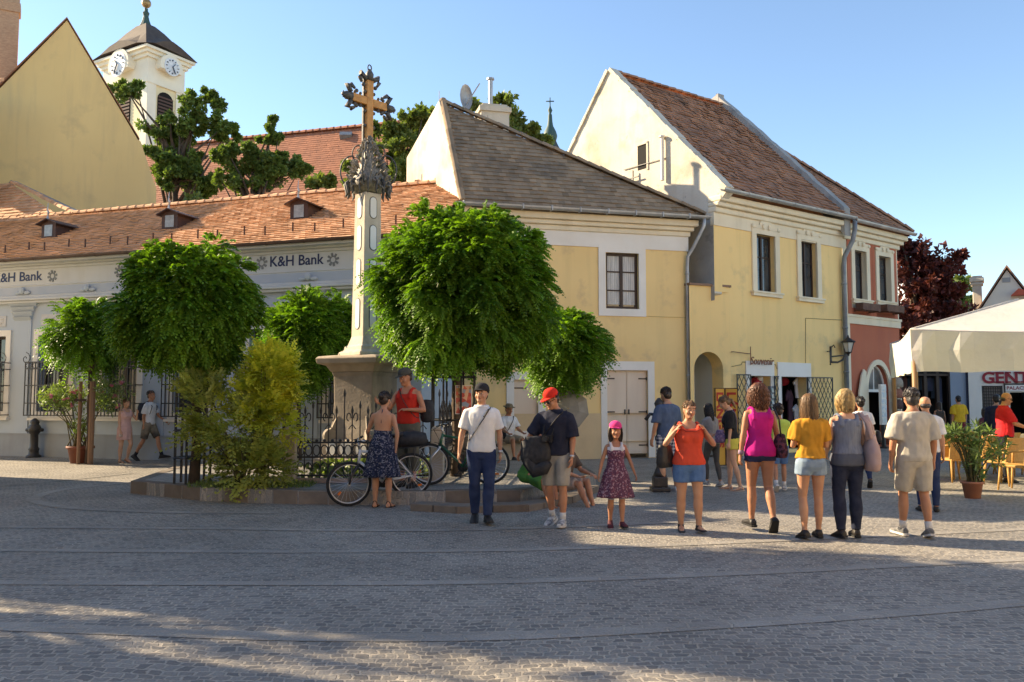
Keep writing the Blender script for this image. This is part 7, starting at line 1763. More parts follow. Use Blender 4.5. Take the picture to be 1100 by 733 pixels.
    def body(s, voxel=.0115):
        mb = MB(); s.torso(mb, .80, 1.50)
        for sd in 'LR':
            s.limb_leg(mb, sd); s.limb_arm(mb, sd); s.foot(mb, sd)
        if s.sex == 'f' and not s.child:
            for sg in (-1, 1): c = s.fin(s.T(Vector((sg * .068, -.085 * s.w, 1.262)))); mb.sphere(c, .056 * s.S * s.w, .05 * s.S * s.w, .056 * s.S * s.w, 10, 8)
        s.tube(mb, [s.T(Vector((0, .012, 1.44))), s.hc + s.headR @ Vector((0, .015, -.06))], [.056 if s.sex == 'm' else .046, .052 if s.sex == 'm' else .043], 12)
        rings = []
        for z, rx, f, b in HEAD:
            rings.append([s.H((rx * math.cos(t), (b if math.sin(t) > 0 else f) * math.sin(t), z)) for t in [2 * PI * k / 20 for k in range(20)]])
        mb.loft(rings)
        hsS = s.S * s.hs
        mb.tube([s.H((0, -.076, .022)), s.H((0, -.094, -.010)), s.H((0, -.108, -.036)), s.H((0, -.088, -.046))], [.010 * hsS, .012 * hsS, .016 * hsS, .012 * hsS], 8)     # nose
        mb.tube([s.H((-.05, -.070, .028)), s.H((0, -.084, .026)), s.H((.05, -.070, .028))], [.010 * hsS, .012 * hsS, .010 * hsS], 7)                                           # brow
        mb.tube([s.H((-.03, -.072, -.094)), s.H((0, -.082, -.098)), s.H((.03, -.072, -.094))], [.012 * hsS, .018 * hsS, .012 * hsS], 7)                                        # chin
        for sg in (-1, 1): mb.sphere(s.H((sg * .045, -.058, -.035)), .024 * hsS, n=8, m=6); mb.tube([s.H((sg * .070, .002, .018)), s.H((sg * .082, .012, -.005)), s.H((sg * .073, .006, -.036))], [.012 * hsS, .016 * hsS, .010 * hsS], 7, flat=.6)
        mf = MB()
        for sd in 'LR': s.hand(mb, mf, sd)
        me = remesh(mb, voxel * s.S ** .3, 3)
        import bmesh
        bm = bmesh.new(); bm.from_mesh(me); t = bpy.data.meshes.new('f'); t.from_pydata(mf.v, [], mf.f); t.polygons.foreach_set('use_smooth', [True] * len(t.polygons)); bm.from_mesh(t); bmesh.ops.recalc_face_normals(bm, faces=bm.faces); bm.to_mesh(me); bm.free()
        s.bo = put('body', me, s.skin, s.root)
        if s.detail:
            mb = MB(); mb.smooth = True
            for sg in (-1, 1): mb.sphere(s.H((sg * .031, -.079, .002)), .011 * hsS, .006 * hsS, .007 * hsS, 8, 6)
            e = mb.build('eyes', EYE_W, s.root)
            mb = MB(); mb.smooth = True
            for sg in (-1, 1): mb.sphere(s.H((sg * .031, -.084, .002)), .006 * hsS, .004 * hsS, .006 * hsS, 8, 6)
            mb.build('iris', EYE_D, e)
            mb = MB(); mb.smooth = True; mb.tube([s.H((-.024, -.083, -.066)), s.H((0, -.090, -.066)), s.H((.024, -.083, -.066))], [.004 * hsS, .0075 * hsS, .004 * hsS], 6); mb.build('mouth', LIP, s.root)
        return s
    # ---------------- hair
    def hair(s, kind, mat, brows=True):
        mb = MB()
        def shell(cx, cy, cz, rx, ry, rz, n=18, m=12): 
            rings = []
            for i in range(m + 1):
                t = -PI / 2 + PI * min(max(i / m, .02), .98)
                rings.append([s.H((cx + rx * math.cos(t) * math.cos(2 * PI * k / n), cy + ry * math.cos(t) * math.sin(2 * PI * k / n), cz + rz * math.sin(t))) for k in range(n)])
            mb.loft(rings)
        hsS = s.S * s.hs; rip = .008
        if kind == 'bald': shell(0, .045, -.02, .079, .064, .045); rip = .003
        elif kind == 'short': shell(0, .018, .042, .085, .096, .088); shell(0, .052, -.015, .073, .062, .078); rip = .013
        elif kind == 'crop': shell(0, .022, .045, .079, .088, .079); shell(0, .050, -.012, .072, .060, .070); rip = .005
        else:
            shell(0, .018, .042, .087, .097, .086); shell(0, .052, -.01, .076, .062, .075)
            if kind == 'bun':
                shell(0, .118, .035, .048, .042, .046); rip = .009
            elif kind == 'ponytail':
                mb.tube([s.H((0, .09, .02)), s.H((0, .135, -.02)), s.H((0, .13, -.12)), s.H((0, .11, -.19))], [.03 * hsS, .034 * hsS, .028 * hsS, .010 * hsS], 8); rip = .006
            else:
                L = {'bob': -.15, 'long': -.27, 'curly': -.21, 'girl': -.20}[kind]; wd = {'bob': 1.08, 'long': 1.0, 'curly': 1.2, 'girl': 1.0}[kind]; rip = .018
                rings = []
                for i in range(8):
                    t = i / 7; z = .05 + (L - .05) * t; rx = (.088 + .014 * math.sin(PI * t)) * wd * (1 - .22 * t ** 3); yb = .105 + (.012 if kind == 'curly' else .002) * math.sin(PI * t); yf = -.02 + .035 * t
                    rings.append([s.H((rx * math.cos(a), (yb if math.sin(a) > 0 else -yf) * math.sin(a) * 1.0 + (.0 if math.sin(a) > 0 else 0), z)) for a in [2 * PI * k / 20 for k in range(20)]])
                mb.loft(rings); rip = .030 if kind == 'curly' else .018
        me = remesh(mb, .010 * s.S, 2, rip, s.seed, 26 if kind == 'curly' else 30, .9 if kind == 'curly' else .12)
        if kind != 'bald' and s.detail:                       # loose strands over the mass
            ms = MB(); ms.smooth = True; q = s.rnd
            longk = kind in ('bob', 'long', 'curly', 'girl')
            for k in range(190 if longk else 150):
                a = q.uniform(-.25, PI + .25) if longk else q.uniform(0, 2 * PI); j = q.uniform(.98, 1.07); P_ = []
                if longk:
                    te = q.uniform(.75, 1.06)
                    for i in range(9):
                        t = i / 8 * te
                        if t < .3: u_ = t / .3 * 1.35; p = (.087 * j * math.sin(u_) * math.cos(a), .016 + .097 * j * math.sin(u_) * math.sin(a), .042 + .087 * j * math.cos(u_))
                        else:
                            v_ = (t - .3) / .7; z = .05 + (L - .05) * v_; rx = (.088 + .014 * math.sin(PI * v_)) * wd * (1 - .22 * v_ ** 3); yb = .107; p = (rx * j * math.cos(a), max(-.02, yb * j * math.sin(a)), z)
                        w_ = (.016 if kind == 'curly' else .003) * min(1, t * 2); P_.append(s.H((p[0] + w_ * math.sin(t * 26 + k), p[1] + w_ * math.cos(t * 23 + k * 1.7), p[2])))
                    ms.tube(P_, [.0055 * hsS * (1.6 if kind == 'curly' else 1)] * 8 + [.001], 4)
                else:
                    u_ = math.acos(q.uniform(-.1, 1)); f = lambda u, b: Vector((.085 * j * math.sin(u) * math.cos(b), .02 + .096 * j * math.sin(u) * math.sin(b), .045 + .088 * j * math.cos(u)))
                    if f(u_, a).y < -.05 and f(u_, a).z < .06: continue
                    db = q.uniform(-.2, .2); ms.tube([s.H(f(u_, a)), s.H(f(u_ + .14, a + db * .5) * 1.01), s.H(f(u_ + .3, a + db) * 1.02)], [.006 * hsS, .006 * hsS, .001], 4)
            import bmesh
            bm = bmesh.new(); bm.from_mesh(me); t_ = bpy.data.meshes.new('f'); t_.from_pydata(ms.v, [], ms.f); t_.polygons.foreach_set('use_smooth', [True] * len(t_.polygons)); bm.from_mesh(t_); bmesh.ops.recalc_face_normals(bm, faces=bm.faces); bm.to_mesh(me); bm.free()
        s.ho = put('hair', me, mat, s.root)
        if s.detail and brows:
            mb = MB()
            for sg in (-1, 1): mb.tube([s.H((sg * .016, -.090, .026)), s.H((sg * .034, -.090, .031)), s.H((sg * .05, -.080, .025))], [.003 * hsS, .0042 * hsS, .002 * hsS], 5)
            mb.build('eyebrows', mat, s.root)
        return s
    def cap(s, mat, yaw=0, brim=.09, mat2=None):
        mb = MB(); mb.smooth = True; hsS = s.S * s.hs; cy = math.cos(R(yaw)); sy = math.sin(R(yaw))
        rot = lambda x, y, z: s.H((x * cy - y * sy, x * sy + y * cy, z))
        rings = []
        for t, z in ((1.06, .040), (1.10, .062), (1.05, .095), (.88, .122), (.58, .142), (.24, .151), (.03, .152)):
            rings.append([rot(.086 * t * math.cos(a), .012 + .100 * t * math.sin(a), z) for a in [2 * PI * k / 20 for k in range(20)]])
        mb.loft(rings); c = mb.build('cap', mat, s.root)
        mb = MB(); mb.smooth = True; k = 10; ins = []; out = []
        for j in range(k + 1):
            a = PI + PI * (.1 + .8 * j / k); ins.append((.090 * math.cos(a), .012 + .104 * math.sin(a), .054)); out.append((.088 * math.cos(a) * 1.02, .012 + (.098 + brim * math.sin(PI * (j / k)) ** .6) * math.sin(a) - .004, .048 - .012 * math.sin(PI * j / k)))
        lo = [rot(*p) for p in ins] + [rot(*p) for p in reversed(out)]; hi = [rot(p[0], p[1], p[2] + .007) for p in ins] + [rot(p[0], p[1], p[2] + .007) for p in reversed(out)]
        mb.loft([lo, hi]); mb.build('brim', mat2 or mat, c)
        return s
    def glasses(s, mat):
        mb = MB(); hsS = s.S * s.hs
        for sg in (-1, 1):
            mb.tube([s.H((sg * .034, -.098, -.002)), s.H((sg * .034, -.092, -.002))], [.024 * hsS, .024 * hsS], 12); mb.tube([s.H((sg * .06, -.088, .004)), s.H((sg * .078, .0, .006))], [.003 * hsS] * 2, 4)
        mb.tube([s.H((-.012, -.099, .002)), s.H((.012, -.099, .002))], [.003 * hsS] * 2, 4); mb.build('sunglasses', mat, s.root); return s
    # ---------------- clothes
    def top(s, mat, hem=.90, sleeve=.75, off=.014, neck=1.462, kind='shirt', ripple=.016, flare=0.0, name='shirt', collar=None, loose=.0):
        mb = MB()
        if kind == 'shirt':
            s.torso(mb, hem, neck, off, flare)
            for sd in 'LR': s.limb_arm(mb, sd, off + .002 + loose * .5, sleeve, extra=.010 + loose)
        elif kind == 'tank':
            zt = 1.375; s.torso(mb, hem, zt, off, flare)
            for sg in (-1, 1):                                # wide straps over the shoulders
                rx, ry, yo = s.prof(1.34); kw = s.wf(1.34); x = .092 * kw; e = .030 if s.sex == 'm' else .027
                P_ = [s.fin(s.T(Vector(q))) for q in ((sg * x, -(ry * kw + off * .6) + yo, 1.31), (sg * x, -(ry * kw * .93 + off * .5), 1.375), (sg * x * 1.04, -.055, 1.436), (sg * x * 1.06, .008, 1.456), (sg * x * 1.02, .065, 1.432), (sg * x, ry * kw * .9 + off * .4 + yo, 1.375), (sg * x, ry * kw + off * .6 + yo, 1.31))]
                mb.tube(P_, e * s.S, 10, True, .62, ref=(1, 0, 0))
            rx, ry, yo = s.prof(1.38); mb.loft([s.ring(1.36, rx * s.wf(1.36) * .93, (ry * s.wf(1.36) + off) * .97, yo + .004), s.ring(1.40, rx * .72, ry * .75 + off * .5, yo + .022)])
        elif kind == 'strap':                                # thin straps over the shoulders
            s.torso(mb, hem, 1.325, off, flare)
            for sg in (-1, 1):
                for y0, yo_ in ((-1, -.012), (1, .010)):
                    pass
                P_ = []
                for a in [PI * j / 8 for j in range(9)]:
                    P_.append(s.T(Vector((sg * (.078 + .02 * math.sin(a)), -.098 * math.cos(a) * s.w + .004, 1.315 + .128 * math.sin(a)))))
                s.tube(mb, P_, [.014] * 9, 6)
        elif kind == 'halter':
            s.torso(mb, hem, 1.16, off, flare)
        if s.sex == 'f' and not s.child and kind != 'halter':
            for sg in (-1, 1): mb.sphere(s.fin(s.T(Vector((sg * .068, -.088 * s.w, 1.262)))), (.056 * s.w + off * .9) * s.S, (.050 * s.w + off * .9) * s.S, (.056 * s.w + off * .8) * s.S, 10, 8)
        me = remesh(mb, .0125 * max(.7, s.S), 3, ripple, s.seed + 1, 10.5, .55); o = put(name, me, mat, s.root); s.to = o
        if collar:
            mb = MB(); rings = []
            for z, g in ((1.448, .022), (1.478, .020), (1.488, .030), (1.455, .040)):
                rings.append(s.ring(z, .066 + g * .9, .062 + g * .8, .010))
            mb.loft(rings, cap=False); mb.build('collar', collar, o, fix=False, smooth=True)
        return s
    def bottoms(s, mat, length=.62, off=.012, waist=.985, flare=.0, ripple=.008, name='shorts', voxel=.0125):
        mb = MB(); s.torso(mb, .80, waist, min(off, .007))
        for sd in 'LR': s.limb_leg(mb, sd, off, length, flare=flare)
        s.bt = put(name, remesh(mb, voxel * max(.7, s.S), 3, ripple, s.seed + 2, 9, .6), mat, s.root); return s
    def belt(s, mat, z=1.0):
        mb = MB(); rx, ry, yo = s.prof(z); k = s.wf(z); mb.loft([s.ring(z + d, rx * k + .018, ry * k + .018, yo, 22) for d in (-.02, .018)], cap=False); mb.build('belt', mat, s.root, fix=False); return s
    def skirt(s, mat, z0=.52, z1=1.05, flare=.12, off=.012, folds=9, amp=.012, name='dress', top=None, sway=(0, 0)):
        mb = MB(); n = 60; rings = []; K = 16
        for i in range(K + 1):
            t = i / K; z = z1 + (z0 - z1) * t; ring = []
            rx, ry, yo = s.prof(max(z, .90)); k = s.wf(z)
            e = max(0, (1.0 - z)); gx = rx * k + off + flare * e / .5 * .5; gy = ry * k + off + flare * e / .5 * .42
            for j in range(n):
                a = 2 * PI * j / n; w_ = 1 + amp / .2 * t * math.sin(folds * a + 1.3 * math.sin(3 * a + s.seed)) + amp / .4 * t * math.sin(folds * 2.3 * a + s.seed)
                p = Vector((gx * math.cos(a) * w_ + sway[0] * t * t, gy * math.sin(a) * w_ + yo + sway[1] * t * t, z))
                ring.append(s.fin(s.T(p) if z > .93 else p))
            rings.append(ring)
        mb.loft(rings, cap=False); mb.smooth = True; o = mb.build(name, mat, s.root, fix=False, smooth=True)
        m = o.modifiers.new('cloth', 'SOLIDIFY'); m.thickness = .006; s.sk = o; return s
    def shoes(s, mat, sole=None, height=1.0, grow=.008, kind='shoe', sock=None):
        for sd in 'LR':
            an, fd, up, lat = s.foot_frame(sd)
            if kind == 'sandal':
                mb = MB(); prof = [(-.07, .02), (-.055, .036), (0, .040), (.06, .044), (.12, .049), (.17, .045), (.20, .03), (.212, .01)]
                mb.loft([[s.fin(an + fd * x + lat * w_ * a + up * (-.078 + z)) for a, z in ((-1, -.014), (1, -.014), (1, .004), (-1, .004))] for x, w_ in prof]); o = mb.build('sandal', mat, s.root)
                mb = MB()
                for x, h_, w_ in ((.115, .045, .050), (.0, .10, .042)): mb.tube([s.fin(an + fd * (x - .03 * math.sin(a)) + lat * (w_ * math.cos(a)) + up * (-.078 + h_ * math.sin(a))) for a in [PI * j / 8 for j in range(9)]], .006 * s.S, 5)
                mb.build('strap', mat, o); continue
            mb = MB(); s.foot(mb, sd, grow, height * 1.12); mb.tube([s.fin(an + up * -.03), s.fin(an + up * .012 * height)], [.046 * s.S, .042 * s.S], 12)
            o = put('shoe', remesh(mb, .008, 2), mat, s.root)
            if sole:
                mb = MB(); prof = [(-.085, .02), (-.068, .040), (0, .046), (.06, .050), (.12, .056), (.17, .050), (.205, .034), (.225, .012)]
                mb.loft([[s.fin(an + fd * x + lat * w_ * a + up * (-.078 + z)) for a, z in ((-1, -.006), (1, -.006), (1, .018), (-1, .018))] for x, w_ in prof]); mb.build('sole', sole, o)
            if sock:
                hip, kn, an_, *_r = s.leg[sd]; mb = MB(); mb.smooth = True; s.tube(mb, [an + (kn - an).normalized() * h for h in (.0, .05, .09)], [.043, .041, .043], 12); mb.build('sock', sock, s.root)
        return s
    # ---------------- carried things
    def strap_pts(s, x0, x1, z1, off=.018, back=False, n=14, z0=1.455):
        """a band over the shoulder at x0 crossing the chest or back to x1 at height z1"""
        P_ = []
        for j in range(n + 1):
            t = j / n; x = x0 + (x1 - x0) * t; z = z0 + (z1 - z0) * t; rx, ry, yo = s.prof(min(z, 1.44)); k = s.wf(z); q = min(.999, abs(x) / (rx * k + .012))
            y = (ry * k + off) * (1 - q ** 2.3) ** (1 / 2.3); P_.append(s.fin(s.T(Vector((x, (y if back else -y) + yo, z)))))
        return P_
    def world(s, p): return s.root.matrix_world @ p
    def carry(s, name, label, cat):
        o = thing(name, label, cat, s.root.location, s.root.rotation_euler.z); return o
    def cross_strap(s, parent, mat, x0, x1, z1, w=.02, name='strap', both=True):
        for back in ((False, True) if both else (False,)):
            mb = MB(); P_ = s.strap_pts(x0, x1, z1, back=back); mb.tube(P_, w * s.S, 6, flat=.35, ref=(0, 1, 0)); mb.build(name, mat, parent)
        return s
    def bag(s, parent, mat, c, w, d, h, rz=0, name='bag_body', soft=True, taper=.8):
        """soft bag body centred at c (body units)"""
        mb = MB(); M_ = Matrix.Rotation(R(rz), 3, 'Z'); rings = []
        for t, k in ((-.5, .55), (-.47, .85), (-.3, 1.02), (0, 1.0), (.3, taper + .04), (.47, taper - .08), (.5, taper - .35)):
            rings.append([s.fin(Vector(c) + M_ @ Vector((w / 2 * k * math.copysign(abs(math.cos(a)) ** .8, math.cos(a)), d / 2 * k * math.copysign(abs(math.sin(a)) ** .8, math.sin(a)), h * t))) for a in [2 * PI * j / 16 for j in range(16)]])
        mb.loft(rings); return put(name, remesh(mb, .012, 2, .014 if soft else .003, s.seed + 5, 9, .5), mat, parent)
    def shoulder_loop(s, parent, mat, sd, c, half, r=.011, flat=.5):
        """handles from a bag top at c up over the shoulder sd"""
        sg = 1 if sd == 'L' else -1; top = s.T(Vector((sg * .145, .01, 1.455)))
        for y in (-half, half):
            mb = MB(); a = Vector(c) + Vector((0, y, 0)); m_ = a.lerp(top, .6) + Vector((sg * .03, y * .6, 0)); mb.smooth = True
            mb.tube([s.fin(a), s.fin(a.lerp(m_, .5)), s.fin(m_), s.fin(top + Vector((sg * .01, y * .4, .012)))], r * s.S, 6, flat=flat); mb.build('handle', mat, parent)
# ------------------------------------------------------------------ the people in the square
BLACK_LEATHER = pmat('black_leather', (.018, .017, .017), (.03, .028, .028), 14, .5, .2, 60)
DARK_SHOE = pmat('dark_shoe_leather', (.03, .024, .02), (.02, .016, .014), 14, .5)
SOLE_W = pmat('pale_sole', (.55, .53, .5), rough=.7); SOLE_K = pmat('black_sole', (.02, .02, .02), rough=.7)
WATCH = pmat('steel_watch', (.6, .58, .55), rough=.3, metal=.8)
DENIM = cloth('blue_denim', (.10, .19, .36), (.07, .14, .28), 12); DENIM_D = cloth('dark_denim', (.022, .035, .085), (.035, .052, .11), 7); DENIM_L = cloth('light_denim', (.27, .35, .43), (.18, .25, .34), 9)
STAND = {'L': ((.04, .02, -1), (.0, -.02, -1), 0), 'R': ((.04, -.02, -1), (.0, -.04, -1), 0)}
def walk(front, a=.34, b=-.30, kb=.10, kf=-.12, toe=38):
    f = ((.02, a, -1), (.0, a + kf - .1, -1), -6); k = ((.02, b + .12, -1), (.0, b - .42, -1), toe)
    return {'L': f, 'R': k} if front == 'L' else {'L': k, 'R': f}
def band(p, sd, mat, t=1.93, w=.03, name='watch'):
    sh, el, wr, hd, sg = p.arm[sd]; mb = MB(); mb.smooth = True; c = el.lerp(wr, t - 1); d = (wr - el).normalized(); p.tube(mb, [c - d * w / 2, c + d * w / 2], [.034, .034], 12); mb.build(name, mat, p.root)

# walking couple before the bank
p = Person('woman in short pale pink dress shading her face with one hand', 133, 497, 1.60, 62, 'f', 1.08, arms={'L': ((.35, .45, -.75), (-.35, .55, .85)), 'R': ((.12, .05, -1), (.0, .25, -1))}, legs={'L': ((.02, .35, -1), (.0, -.35, -1), 20), 'R': ((.03, .0, -1), (0, -.08, -1), 0)}, head=(0, 12, 0), sk=SKIN_P).body(.013)
p.hair('bun', HAIR_R); pk = cloth('pale_pink_cotton', (.68, .42, .37), (.60, .36, .32), 8); p.top(pk, .82, kind='tank', name='dress_top', ripple=.008); p.skirt(pk, .62, .98, .05, amp=.008, name='dress'); p.shoes(pmat('tan_sandal', (.35, .2, .12)), kind='sandal')
o = p.carry('purse', 'small pale purse in the lowered hand of the woman in pink', 'purse'); sh, el, wr, hd, sg = p.arm['R']; p.bag(o, pmat('cream_purse', (.6, .45, .36)), wr + Vector((0, -.02, -.12)), .12, .05, .09, 0)
p = Person('tall man in white T-shirt and khaki shorts walking with a dark backpack', 159, 495, 1.80, 82, 'm', .95, lean=3, arms={'R': ((.06, -.22, -1), (.0, .05, -1)), 'L': ((.12, .42, -1), (.05, .75, -.55))}, legs={'L': ((.02, .52, -1), (.0, .28, -1), -8), 'R': ((.02, -.22, -1), (.0, -.58, -1), 30)}, head=(-8, -4, 0), sk=SKIN_D).body(.013)
p.hair('crop', HAIR_K); p.top(cloth('white_cotton', (.72, .72, .72)), .90, .8, name='shirt', loose=.012); p.bottoms(cloth('khaki_cotton', (.34, .28, .20), (.07, .06, .05), 2.2), .86, .022, flare=.012); p.shoes(DARK_SHOE, SOLE_K, sock=cloth('dark_sock', (.03, .03, .035)))
o = p.carry('backpack', 'dark grey backpack on the man in white T-shirt before the bank', 'backpack'); bpk = cloth('charcoal_canvas', (.035, .035, .045), (.05, .05, .06)); p.bag(o, bpk, (0, .20, 1.22), .28, .17, .42, 0, taper=.9)
for sg in (-1, 1):
    mb = MB(); p.tube(mb, [p.T(Vector((sg * .09, .13, 1.42))), p.T(Vector((sg * .10, .02, 1.475))), p.T(Vector((sg * .11, -.115, 1.36))), p.T(Vector((sg * .14, -.09, 1.18))), p.T(Vector((sg * .15, .10, 1.05)))], [.014] * 5, 6, .5); mb.build('strap', bpk, o)
# woman with the bicycle, man in the red vest
nav = pattern_mat('navy_floral_print', [(.012, .016, .035), (.02, .028, .06), (.16, .16, .19), (.015, .02, .04), (.045, .05, .085)], 62)
p = Person('woman in dark patterned halter dress seen from behind holding the white bicycle', 410, 545, 1.70, 172, 'f', .98, side=-2, arms={'L': ((.42, .25, -.85), (.22, .8, -.35)), 'R': ((.30, -.12, -1), (-.12, .12, -1))}, legs={'L': ((.03, .03, -1), (.02, -.02, -1), 0), 'R': ((.05, .0, -1), (.02, -.03, -1), 0)}, head=(-14, 8, 0), sk=SKIN).body()
p.hair('bun', HAIR_B); p.top(nav, .93, kind='halter', name='bodice', ripple=.005); p.skirt(nav, .46, 1.10, .17, folds=11, amp=.022, name='skirt'); p.shoes(pmat('black_sandal', (.02, .018, .018)), kind='sandal')
mb = MB()
for sg in (-1, 1): p.tube(mb, [p.T(Vector((sg * .10, -.09, 1.15))), p.T(Vector((sg * .085, -.10, 1.30))), p.T(Vector((sg * .05, -.01, 1.47))), p.T(Vector((0, .065, 1.475)))], [.03, .03, .012, .009], 6, .5)
p.tube(mb, [p.T(Vector((0, .068, 1.475))), p.T(Vector((.008, .085, 1.38))), p.T(Vector((.004, .10, 1.27)))], [.010, .008, .006], 5); mb.build('halter_strap', nav, p.root)
p = Person('man in bright red vest and grey cap talking to the woman with the bicycle', 438, 0, 1.86, -24, 'm', 1.0, lean=2, Y=13.35, z0=ISZ, arms={'R': ((.35, .3, -.8), (.1, .6, .3)), 'L': ((.42, .05, -.9), (-.75, .62, .05))}, legs=STAND, head=(-22, 16, 0), sk=SKIN_D).body()
p.hair('crop', HAIR_B); p.top(cloth('red_jersey', (.52, .035, .022), (.43, .028, .02)), .93, kind='tank', name='vest', off=.018, ripple=.007); p.bottoms(cloth('olive_cotton', (.13, .125, .095), (.09, .088, .07)), 1.6, .024, flare=.008, name='trousers'); p.cap(cloth('grey_green_cap', (.075, .075, .065)), 0); p.shoes(DARK_SHOE, SOLE_K)
o = p.carry('shoulder_bag', 'black bag slung behind the man in the red vest', 'bag'); p.bag(o, bagm, (.24, .16, 1.12), .22, .2, .34, 20); p.cross_strap(o, bagm, -.10, .17, 1.02, .016)
# man in white polo
p = Person('man in white polo shirt, jeans and dark cap walking toward the viewer', 517, 562, 1.755, 4, 'm', 1.02, arms={'R': ((.30, .02, -1), (.14, .16, -1)), 'L': ((.24, -.06, -1), (.02, .12, -1))}, legs={'L': ((.02, .16, -1), (-.05, .02, -1), -4), 'R': ((.0, .0, -1), (-.02, -.30, -1), 18)}, head=(-24, -5, 0), sk=SKIN).body()
wp = cloth('white_pique', (.76, .75, .72), (.69, .68, .66)); p.hair('crop', HAIR_B); p.top(wp, .885, .78, .015, collar=wp, name='polo_shirt', ripple=.011, loose=.008); p.bottoms(DENIM_D, 1.99, .012, flare=.006, name='jeans'); p.cap(cloth('charcoal_cap', (.03, .03, .034)), 0); p.shoes(DARK_SHOE, SOLE_K); band(p, 'L', WATCH)
o = p.carry('crossbody_bag', 'black strap bag worn across the white polo shirt', 'bag'); p.cross_strap(o, bagm, .115, -.165, 1.03, .017)
mb = MB(); P_ = p.strap_pts(.10, -.165, 1.03, .022); mb.tube(P_[1:5], .027, 8, flat=.4, ref=(0, 1, 0)); mb.build('strap_pad', bagm, o); p.bag(o, bagm, (-.14, .16, .99), .24, .1, .2, 0)
# man in navy with the red cap
nv = cloth('navy_cotton', (.018, .02, .034), (.027, .03, .047))
p = Person('man in dark navy shirt and red cap looking down at his big black bag', 598, 565, 1.71, -22, 'm', 1.08, lean=4, arms={'R': ((.50, .18, -.85), (.42, .40, -.85)), 'L': ((.20, .0, -1), (.0, .22, -1))}, legs={'L': ((.02, .10, -1), (0, .0, -1), -3), 'R': ((.03, .02, -1), (.0, -.34, -1), 16)}, head=(-30, 24, 0), sk=SKIN_D).body()
p.hair('crop', HAIR_B); p.top(nv, .90, .95, .02, name='shirt', collar=nv, loose=.015, ripple=.014); p.bottoms(cloth('stone_grey_cotton', (.36, .33, .28), (.29, .265, .225)), .96, .024, flare=.010, voxel=.012); p.cap(cloth('bright_red_cap', (.66, .035, .022), (.58, .03, .02)), 4); p.glasses(EYE_D); band(p, 'L', WATCH)
snk = pmat('white_grey_sneaker', (.62, .60, .57), (.10, .10, .11), 16, .6); p.shoes(snk, SOLE_W, sock=cloth('white_sock', (.65, .64, .62)))
o = p.carry('messenger_bag', 'large soft black bag hanging from the shoulder of the man in the red cap', 'bag'); p.bag(o, bagm, (-.22, -.18, .96), .40, .17, .36, 14, taper=.75); p.cross_strap(o, bagm, .12, -.17, 1.08, .02)
mb = MB(); p.tube(mb, [(-.36, -.22, 1.08), (-.30, -.2, .8), (-.22, -.19, .70), (-.10, -.19, .74), (-.02, -.2, .8)], [.05, .09, .10, .09, .04], 10); mb.build('flap', bagm, o, smooth=True)
o = p.carry('camera', 'black camera hanging on the chest of the man in the red cap', 'camera'); mb = MB(); c = p.fin(p.T(Vector((-.06, -.17, 1.12)))); mb.cbox(c, .13, .06, .09); mb.tube([c, c + Vector((0, -.09, 0))], [.036, .034], 12); mb.build('camera_body', BLACK_LEATHER, o); mb = MB(); mb.tube([c + Vector((-.06, 0, .04)), p.fin(p.T(Vector((-.09, -.12, 1.38)))), p.fin(p.T(Vector((-.075, 0, 1.475)))), p.fin(p.T(Vector((0, .075, 1.47)))), p.fin(p.T(Vector((.075, 0, 1.475)))), p.fin(p.T(Vector((.05, -.12, 1.38)))), c + Vector((.06, 0, .04))], .008, 5); mb.build('neck_strap', bagm, o)
# girl with pink cap
pf = pattern_mat('plum_floral_print', [(.13, .055, .085), (.10, .04, .07), (.32, .2, .24), (.12, .05, .085), (.20, .07, .10)], 66)
p = Person('small girl in bright pink cap and plum patterned dress walking toward the viewer', 662, 567, 1.25, 4, 'f', 1.0, arms={'R': ((.35, .0, -1), (.28, .28, -1)), 'L': ((.42, -.05, -1), (.35, .12, -1))}, legs={'L': ((.02, .14, -1), (.0, .0, -1), -4), 'R': ((.0, .0, -1), (.0, -.26, -1), 16)}, child=True, sk=SKIN_D).body(.0105)
p.hair('girl', HAIR_B); p.top(cloth('white_vest', (.72, .70, .70)), 1.1, kind='tank', off=.008, name='vest', ripple=.004); p.top(pf, .9, kind='strap', off=.014, name='bodice', ripple=.005); p.skirt(pf, .50, 1.16, .20, folds=9, amp=.025, name='dress'); p.bottoms(DENIM_L, 1.02, .012, name='leggings'); p.cap(cloth('hot_pink_cap', (.72, .06, .24), (.62, .05, .2)), 0); p.shoes(pmat('plum_shoe', (.10, .02, .03)), SOLE_K)
# woman in orange red top, hands at her collar
p = Person('sturdy woman in orange red sleeveless top with both hands raised to her neck', 741, 571, 1.56, 2, 'f', 1.22, arms={'R': ((.52, .16, -.72), (-.66, .34, .95)), 'L': ((.52, .16, -.72), (-.66, .34, .95))}, legs={'L': ((.02, .16, -1), (.0, .03, -1), -4), 'R': ((.03, .0, -1), (.0, -.14, -1), 6)}, head=(8, 2, 5), sk=SKIN).body()
p.hair('ponytail', HAIR_L); p.top(cloth('coral_red_jersey', (.70, .085, .045), (.62, .075, .04)), .89, kind='tank', off=.022, name='vest_top', ripple=.008); p.bottoms(DENIM, .60, .020, 1.0, flare=.02); p.shoes(BLACK_LEATHER, None, .55)
o = p.carry('shoulder_bag', 'black shoulder bag under the arm of the woman in orange red top', 'bag'); p.bag(o, BLACK_LEATHER, (-.32, .04, 1.0), .26, .16, .32, 30); p.shoulder_loop(o, BLACK_LEATHER, 'R', (-.31, .03, 1.12), .05)
